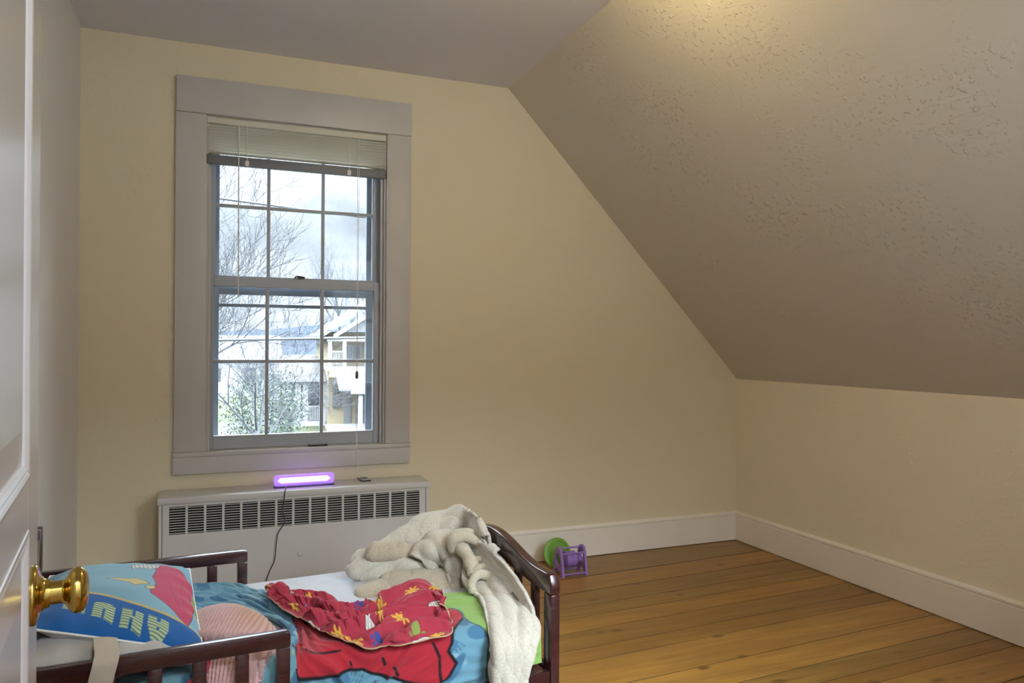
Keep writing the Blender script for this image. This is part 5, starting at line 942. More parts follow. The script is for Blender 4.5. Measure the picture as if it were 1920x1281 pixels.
-5,-7,1,-17,17,15,-11,-17,10,22,-16,-19,1,15,6,-20,25,1,10,-27,-14,17,25,-13,-21,-9,12,-19,33,21,-21,-34,10,29,-5,1,18,-26,3,14,0,-10,-3,2,12,-1,-19,3,-6,-20,28,12,-35,35,2,-14,-17,23,15,-10,-17,14,5,-9,-10,4,0,-6,-14,12,9,10,-20,-4,13,17,-6,-22,6,3,-7,7,12,-10,-12,-7,17,3,-5,-3,4,6,14,-10,-19,-2,15,14,-2,-10,-3,-4,-20,11,7,2,20,-1,-20,1,13,7,-5,-6,-4,2,-1,-2,-5,6,-9,-4,12,14,-3,-26,-13,23,14,-3,-6,-1,-7,11,8,14,-25,-7,-10,-6,23,8,-8,-1,10,9,-18,-16,11,3,9,-6,-4,8,-4,-14,10,-12,11,10,8,-9,-1,9,-8,-7,4,-1,0,-1,-8,7,-1,-2,-25,3,38,6,-24,-21,26,13,-8,-2,-7,-5,11,7,19,-20,-6,-6,2,5,-6,3,-1,4,-2,-6,-14,20,3,4,-11,-9,14,3,-2,-9,-20,10,26,-14,-1,11,14,-37,7,11,3,-3,-5,11,-6,5,10,-21,-14,24,14,-13,-24,24,11,-14,-4,-12,3,9,10,10,-11,-5,-15,17,-6,-6,6,4,2,-7,-7,-3,9,13,5,-16,-9,25,16,-22,-5,1,0,2,-5,-3,-6,5,0,4,11,-12,0,3,6,-3,-8,2,-8,-9,14,24,-11,-10,-1,0,10,3,-23,-8,6,21,12,-14,-4,2,4,-21,-1,15,12,-2,-15,-15,14,5,1,-1,-1,-6,1,28,-9,-12,-4,12,0,-10,-6,15,-7,1,2,-4,6,-21,9,6,13,13,-3,-8,-23,-11,9,-1,21,-3,-2,12,7,-26,-8,4,16,3,-1,-7,1,4,-23,-2,21,8,-7,-13,-3,6,-7,7,1,-3,-4,-6,27,3,-5,-5,-4,5,4,5,-6,-10,0,1,7,13,-17,-22,15,-14,23,1,15,-24,-1,-10,4,7,-4,-3,18,29,-13,-39,-17,14,14,-1,3,12,9,-11,-8,0,9,-4,-5,1,9,-9,-1,-7,1,2,-2,15,-9,-2,4,-3,6,4,-7,-3,-1,2,5,0,22,-7,-41,12,-12,14,6,23,-18,2,-1,24,-23,-12,4,1,8,12,-14,-3,-15,-4,8,-1,-14,13,-4,-10,20,20,-12,-5,16,4,-11,-5,-6,5,-1,-1,-7,-1,7,-2,0,4,6,-3,-8,5,-1,-16,7,19,12,-13,-16,1,8,0,-2,0,-2,-13,14,-2,2,1,-1,10,-2,-8,-1,1,-4,3,9,-28,0,15,-14,
13,8,-20,1,18,13,-11,-4,-3,1,5,12,-18,-4,11,-7,0,20,-5,-10,1,-5,1,-15,11,16,7,-12,1,-1,-4,0,6,5,-1,-13,4,-17,2,14,-1,-3,-1,5,6,5,-9,12,9,-2,-10,-11,-18,12,22,-19,-13,1,13,2,2,-4,-4,11,7,-14,4,8,-28,-7,18,11,-3,-8,31,-8,-33,15,14,1,-12,-3,-2,3,-1,-15,25,26,-18,-23,-10,4,-18,12,15,1,0,-2,-17,-5,29,4,-4,-2,-3,-3,7,15,-8,-10,3,-3,-6,9,0,-2,7,0,-20,0,15,-6,3,3,0,-4,-9,22,6,-34,14,19,-1,-9,-1,-3,-5,-2,-6,14,5,4,19,-21,12,-11,-9,4,-1,-7,-2,2,4,-9,2,12,-1,-19,9,7,7,-8,1,1,-4,-3,3,-1,0,4,3,-3,-1,1,2,-2,-1,1,-16,0,27,6,-27,-8,11,6,3,5,7,-13,-13,3,2,0,-10,14,5,0,-5,5,-5,-2,2,2,-3,-6,-5,6,14,-6,-11,10,-2,8,-5,3,7,-9,-5,-3,-5,12,7,-2,-2,-4,-2,-1,4,6,6,-25,-6,21,4,-13,2,2,-21,16,11,-1,-7,-8,22,-2,-21,8,0,0,2,-6,7,3,21,-27,-13,28,17,-25,11,-1,-22,6,19,-6,-9,-3,-1,-1,1,-5,0,6,1,2,7,6,-7,-1,-4,8,2,0,-25,-13,21,0,0,-4,5,5,1,24,-20,-18,-4,30,4,-35,12,5,3,-10,1,5,-24,28,16,-25,5,7,-22,32,-6,-29,13,16,-4,-5,-5,0,-7,1,16,-6,-1,0,5,-2,-11,13,-2,3,-23,17,28,-17,-22,14,0,6,5,-7,-18,9,27,-23,-18,3,21,6,-12,11,-14,-1,-4,3,11,-5,-1,-9,-20,26,-2,-11,34,-13,-18,17,8,-7,-4,0,-3,-7,-6,5,5,1,-4,7,-1,-17,20,-1,-2,-3,3,19,0,-15,1,-10,8,-5,5,0,1,1,-3,-11,9,13,-6,-9,1,2,1,6,15,-6,-16,-3,5,-7,20,-18,-11,22,-10,-12,24,10,-3,-10,-5,-1,-9,-4,6,4,-6,-3,12,3,-2,-7,5,-2,-10,14,9,5,-11,5,-10,1,-4,-5,11,13,-13,-5,1,-8,-3,23,16,-24,-13,5,9,-1,-9,20,-2,-7,12,-3,-19,-2,8,-7,-12,22,9,-3,-8,0,9,-7,1,1,6,3,9,-15,-7,-7,27,-20,-11,-2,13,8,-24,15,17,-13,-3,-19,1,17,1,1,-2,-6,-8,7,9,17,-28,-10,11,15,0,-3,7,21,-24,7,13,3,-4,-18,-9,-23,
2,33,1,-8,-2,7,-10,-5,8,3,-8,7,-6,-4,5,17,-11,-25,-2,26,8,-36,16,20,-3,1,-16,8,10,-10,-15,-8,17,-18,-13,5,23,-9,-11,12,-8,-9,8,-1,16,8,0,-2,6,18,-3,-17,-7,-15,32,18,-23,-20,-13,5,5,2,-6,-5,1,3,-10,14,12,-17,-13,-5,20,-5,-15,14,-5,6,12,-4,-6,1,9,8,0,5,-7,-12,-4,0,-2,2,0,2,-3,-13,-8,6,15,2,-4,1,8,0,-6,-4,-13,9,10,8,8,-22,-22,-16,10,5,-5,7,-14,5,5,18,-22,-11,4,8,0,7,-3,-15,-10,4,28,-15,-18,31,2,-2,14,4,-15,-11,-1,10,7,0,-14,-3,-8,-7,1,16,1,-2,1,15,-2,-17,-7,-11,33,-4,-23,-2,-10,2,8,-15,-2,7,-14,-7,9,-7,19,21,-16,-6,-9,-12,29,13,-26,-17,0,12,-6,-5,18,-2,-1,11,8,-6,-11,-26,25,13,5,-16,-2,-1,-15,-1,16,-1,-4,2,-6,19,0,-18,-27,3,10,-2,-3,7,-5,-2,-5,3,-2,-6,0,20,-21,-17,16,23,-7,-15,-9,11,29,-16,-22,15,-2,-8,1,-14,6,8,14,15,-9,-15,-13,17,12,8,-17,-5,-1,-15,-4,17,-2,3,18,-8,4,-15,-14,-9,-4,9,13,-20,-12,6,3,-3,2,8,-2,-7,2,-6,-10,13,19,-6,-17,-10,14,16,-9,10,3,-24,-5,17,-27,-3,8,14,18,-13,-11,0,10,13,12,-6,-4,-18,-9,-7,10,-3,12,-9,-16,2,-8,-4,1,-2,-1,-1,-10,-1,11,-7,7,-11,5,4,18,-16,-5,-14,18,15,-6,-14,-15,24,5,-26,28,6,-34,13,25,-30,-12,2,15,20,-22,-15,11,2,-6,2,22,15,-23,-1,-5,-5,-22,2,-3,-1,9,7,-3,-13,-6,14,-2,-5,-3,-7,29,-20,-7,9,3,8,-14,-4,-17,19,17,-12,-8,-2,20,-12,-27,32,3,-27,17,22,-9,-28,-8,23,18,-20,-21,-6,29,3,-27,25,17,-26,-4,1,2,-9,-4,13,-6,-13,-2,3,0,-5,2,2,-2,-2,6,11,-27,2,11,8,4,-12,-5,-10,15,7,-9,-15,9,13,-8,-7,13,-3,-24,4,22,11,-23,-12,19,16,5,-11,-21,21,3,-32,16,6,-11,-5,-10,3,5,-10,-6,4,4,3,0,-3,1,1,-3,3,-14,18,4,-27,3,15,10,4,-15,-8,0,18,-11,-4,-5,21,3,-29,13,15,-13,-5,
-9,20,12,-5,-14,-11,-4,31,-4,-14,13,-5,-28,7,0,-9,8,-1,-9,-2,4,2,-1,1,2,1,-2,0,0,7,-21,3,26,-3,-23,-3,17,10,7,-22,-15,13,22,-18,-10,4,15,-9,-4,12,12,-18,-6,-16,5,3,16,12,-19,-18,18,-8,-8,9,9,-17,-9,11,-5,-4,1,2,1,2,-1,0,1,1,0,0,0,7,-5,-15,2,25,-12,-12,2,10,4,10,-16,-16,20,11,-14,-19,13,21,-25,-1,13,-1,1,4,-7,-7,-6,15,20,-3,-15,-4,-9,-1,-8,4,8,-9,-7,3,2,3,-3,-3,2,0,0,0,2,0,0,1,20,-11,-23,1,34,-17,-14,3,-16,25,14,1,-18,-9,12,4,-26,18,16,-27,2,27,-16,-6,6,2,3,-18,-12,14,-1,2,1,-7,-11,10,2,-5,-1,3,3,0,1,-2,-1,2,-1,3,1,0,1,-4,-10,19,7,-25,13,8,-20,-6,27,-25,17,5,-1,11,-14,0,17,-19,-7,16,-22,3,25,-14,-5,0,-5,15,-4,-11,-2,5,-8,0,6,-8,-2,5,1,-1,0,2,1,0,-2,6,-1,-2,3,0,0,-7,11,-19,13,2,-14,27,13,-6,-6,-3,-29,-6,1,10,31,-15,10,1,-7,3,13,-31,3,26,-14,-6,-3,-6,9,-8,-3,-7,-6,10,4,-8,0,-1,9,-2,-1,1,2,0,-2,3,1,-1,2,-1,3,-6,16,3,-23,31,-5,-31,-6,14,2,14,3,-13,20,-24,-8,9,-24,23,18,-23,9,22,-32,-13,24,4,-1,-3,-7,5,1,-5,2,-9,-3,2,1,3,-6,6,1,-3,2,2,2,-2,3,-2,3,3,-1,-1,-1,14,-5,-27,10,20,-7,-24,1,2,25,8,-17,22,-24,15,-5,-28,9,14,-21,14,15,-6,9,8,-13,-9,-1,0,-7,0,8,-7,-3,2,1,-2,2,-3,4,2,-3,0,3,-1,-1,8,-9,5,3,4,-15,8,1,3,1,-2,0,0,-3,-3,-10,19,-20,9,23,-19,20,-7,-22,17,8,-19,-5,18,-7,-4,-10,5,4,-1,-1,1,-3,-2,0,5,-1,-1,-2,2,-2,4,3,-3,0,3,-2,7,-3,-1,2,8,-17,-3,11,1,7,-7,0,0,0,12,8,-34,10,-11,3,2,-12,33,-2,-23,18,1,-6,3,-10,6,2,-6,0,-2,-4,3,3,1,8,-4,-3,1,0,-2,-1,7,-2,0,-4,1,-2,0,13,-5,-1,6,-2,-1,14,-17,-5,6,-1,0,0,-4,1,1,8,19,-12,5,-18,-18,26,-1,-7,2,0,-3,2,-5,8,-3,0,-8,7,1,7,-5,0,-1,-3,1,2,-2,-2,2,0,-2,
2,1,-2,0,5,3,-6,0,0,1,0,-2,-16,17,1,-1,0,0,0,0,-5,0,-8,1,29,-22,-10,12,-12,19,6,-22,17,-8,10,-2,1,0,-4,-7,7,5,-6,3,1,1,-2,-3,1,-2,1,1,2,-1,2,-5,0,0,2,-5,6,1,1,5,7,-15,0,1,3,8,-11,0,0,1,-3,-9,10,10,-14,1,2,-9,16,-1,-3,-3,0,5,-1,5,2,-4,-9,14,-4,-1,2,-3,0,1,-1,-4,1,1,-2,1,1,-4,1,3,-2,-7,5,0,1,-2,8,-14,1,7,0,4,-16,9,3,1,1,-2,2,10,0,-8,1,-8,8,-1,-21,28,-3,0,-1,-5,6,2,-10,11,1,-6,0,3,-4,1,0,-11,6,3,-1,-3,0,4,-8,-1,7,-6,2,1,0,-1,-6,12,-1,-1,0,-1,14,-10,-3,-1,1,0,0,-3,-1,8,-2,1,-3,0,-2,2,-5,2,7,7,-5,2,-3,-18,22,-2,-2,-4,4,-1,1,0,-12,5,2,1,-4,2,4,-3,1,0,1,-2,0,0,-8,16,-1,-6,-1,1,0,1,0,0,-1,0,0,-1,-5,4,7,0,-6,1,0,1,0,-5,10,-5,5,2,3,-13,6,3,0,0,-3,0,-1,0,2,-6,-1,0,1,1,-1,0,1,5,-2,-1,-1,-1,0,0,1,-1,1,-2,-9,7,2,1,0,0,-1,0,0,-4,-1,3,-1,2,2,-1,1,-3,7,1,2,-2,3,-1,-7,9,-2,0,-4,1,0,0,-2,4,0,-9,8,-6,-3,3,1,8,-3,-1,-2,-1,0,-1,0,0,-1,1,-4,2,2,-1,1,0,-1,0,1,0,-3,2,0,1,1,-16,12,3,-2,7,-3,7,-2,10,-18,5,-2,0,2,0,-1,0,-1,0,1,-4,8,-2,2,-4,-3,5,0,-2,-1,0,-2,-1,5,-3,1,-1,-1,0,4,-4,0,0,-1,4,8,-9,0,-1,-3,3,-1,-2,-2,7,-5,3,4,0,2,-1,2,-9,3,0,2,-2,1,0,-2,-4,2,1,2,-4,3,0,-1,0,-1,-6,4,13,-13,-7,21,-6,-4,-1,0,0,16,-18,-2,4,-1,-1,4,3,-5,-7,5,6,0,-3,-3,2,-7,6,4,1,-2,3,-2,0,-2,0,2,0,-2,0,1,-1,3,1,-1,-2,-7,6,-1,-6,11,-8,-13,26,2,-12,1,0,0,0,-1,0,0,-4,-3,8,-8,3,0,4,-1,-1,-5,7,6,-1,-5,0,0,-1,0,4,-2,6,0,-1,-2,-2,2,-1,-1,-1,2,0,-1,3,-5,6,-3,-7,5,-8,11,2,-11,4,11,-6,-4,0,1,0,0,0,0,-1,1,2,-8,0,2,-1,4,2,-3,-7,9,-1,4,-3,-1,0,2,0,1,3,0,-1,0,-1,0,1,-2,0,0,3,-4,0,-4,4,8,-6,-3,-4,-10,23,2,-29,22,-2,-15,12,0,0,1,0,0,0,0,3,0,-4,0,
1,-1,0,3,-2,-8,7,-1,2,1,-2,2,0,5,-14,9,1,1,1,-2,1,-1,0,1,-2,-1,-2,-3,-2,9,4,-5,1,-4,-5,21,-12,-11,13,-10,4,4,-1,1,-1,0,0,3,-2,0,1,-1,0,1,-2,-1,3,1,-4,1,0,1,-2,3,-2,11,-18,1,9,2,-3,-1,1,2,0,-1,-2,0,-1,0,-2,-2,1,4,6,-1,-3,-2,0,-10,12,3,-5,3,-4,0,1,-1,2,1,-3,0,1,0,1,1,0,0,-2,0,1,-1,2,-2,0,0,1,1,5,-18,8,6,0,1,-2,2,0,0,-1,-2,-1,1,-1,3,0,-2,7,-2,-3,-3,1,-1,0,1,0,9,-10,12,-8,-20,19,3,-6,-1,2,1,-1,0,2,-1,0,-2,0,-1,1,3,-2,-1,2,-1,4,9,-13,1,-1,3,1,-2,0,0,1,0,-1,1,-1,1,1,-3,4,-3,1,-2,0,2,-3,0,0,4,-7,-3,21,-14,-12,17,0,-5,-1,2,0,-1,0,1,2,-2,-3,3,-2,-1,1,1,0,0,2,3,-2,-3,1,2,0,0,-2,0,3,3,1,-3,1,-4,-1,0,-1,-3,-8,7,12,-13,1,11,-6,-9,12,-7,-5,17,-8,-6,10,0,-3,0,2,-1,-1,-1,0,3,1,-1,-2,-1,1,-1,1,-2,2,-3,5,-1,0,1,-2,2,0,-1,0,4,-1,0,-3,-5,8,-3,-7,12,-7,-13,24,1,-23,16,12,-26,3,18,-15,-3,12,-6,1,6,-1,-4,1,2,-1,-3,-1,-1,4,1,-1,-2,1,-1,0,2,3,-10,2,7,0,-5,5,-1,1,-1,1,0,2,-2,2,-7,5,0,-7,3,5,-7,4,7,-7,-1,11,10,-29,5,24,-21,-6,4,-7,14,2,-1,-6,5,0,-5,0,1,3,0,3,0,-3,0,-1,1,1,6,-11,2,0,-2,1,6,-2,1,-1,0,2,1,4,-4,-2,-1,-4,5,-2,2,1,3,8,-25,2,11,15,-27,4,27,-18,7,-2,-24,16,3,-2,-8,10,7,-8,0,1,0,-1,-2,-3,4,-1,0,-1,5,-2,0,2,-2,1,-1,3,1,1,-1,3,0,-1,0,-6,3,3,1,-4,-1,-2,2,-3,12,-12,-13,17,12,-24,3,18,-14,16,-1,-23,10,5,-5,-7,12,7,-10,-8,7,3,4,-3,-2,0,0,0,4,4,-12,10,-3,-4,3,1,1,0,1,0,-1,-4,2,3,-1,6,-13,18,-6,-20,14,1,-6,14,-8,-8,6,1,-8,17,-6,-16,26,-2,-20,11,7,-10,-9,10,2,-3,-6,6,2,2,-2,0,0,3,-7,4,0,-3,5,0,-1,1,2,0,-2,2,2,4,-3,-1,-2,8,-17,1,25,-20,-14,29,-8,-22,15,2,9,-6,-4,-10,26,-14,-21,31,-1,-22,17,5,-11,1,16,-15,
-2,-6,2,4,3,-2,1,3,-3,2,3,-1,-4,0,2,0,1,1,-1,1,0,0,4,-4,1,3,15,-26,1,26,-23,-11,26,-4,13,-23,-7,28,-13,-13,-5,29,-12,-22,26,2,-26,17,9,-19,3,25,-16,-1,5,-5,0,1,-3,-2,8,-4,3,-4,1,1,2,0,-1,-1,4,-5,3,-3,0,4,0,-3,-4,15,-4,-4,0,-7,1,1,-3,23,-20,-5,28,-9,-17,-3,30,-14,-18,22,4,-22,12,10,-26,5,23,-14,-4,14,-10,3,-5,1,0,3,-4,6,0,1,-1,-2,0,2,0,-2,1,3,-3,0,1,-7,6,-7,6,3,-1,1,0,14,-26,5,22,-22,-7,29,3,-21,-12,28,-10,-17,24,5,-16,10,7,-28,4,21,-19,-5,17,-8,-1,3,-6,0,10,-1,1,0,0,0,-1,5,-2,0,-5,3,0,0,1,-7,15,0,-25,17,18,-18,-14,17,15,-29,6,26,-27,-9,21,12,-22,-6,26,-11,-27,18,-9,3,14,-4,-4,6,16,-22,3,3,-1,-4,9,0,-1,-3,0,1,3,0,-1,1,-1,1,0,-2,2,0,0,-3,-13,23,-1,-27,25,9,-9,-7,7,2,-7,3,18,-25,-5,-2,13,12,-7,11,-7,1,5,-27,5,25,-23,-5,10,4,-13,8,-4,10,1,-1,-9,5,10,-2,-8,0,5,-3,-1,1,4,2,-3,-1,-1,4,-6,-7,18,-7,-8,13,-3,-17,7,21,-20,-8,17,5,-13,16,-1,-27,7,2,2,-4,17,6,-26,6,22,-22,-6,30,-15,-7,6,-5,3,-1,1,7,8,-5,-6,1,1,-1,2,1,-1,-1,0,-2,2,7,1,-9,9,13,-30,5,19,-10,-16,6,20,-20,-9,28,-10,-17,24,-2,-24,14,12,-26,3,18,10,-25,4,19,-22,-10,26,0,-9,-1,0,9,0,-8,2,3,2,1,-2,-1,1,0,-1,1,-2,0,2,7,3,3,-16,0,15,-10,-6,14,3,-11,-6,15,-3,-14,12,2,-17,8,8,-15,-1,12,-9,-6,6,17,-7,-5,17,-5,-13,4,6,4,0,-5,6,0,-14,4,3,3,-1,-2,-1,-2,0,-3,5,1,0,])
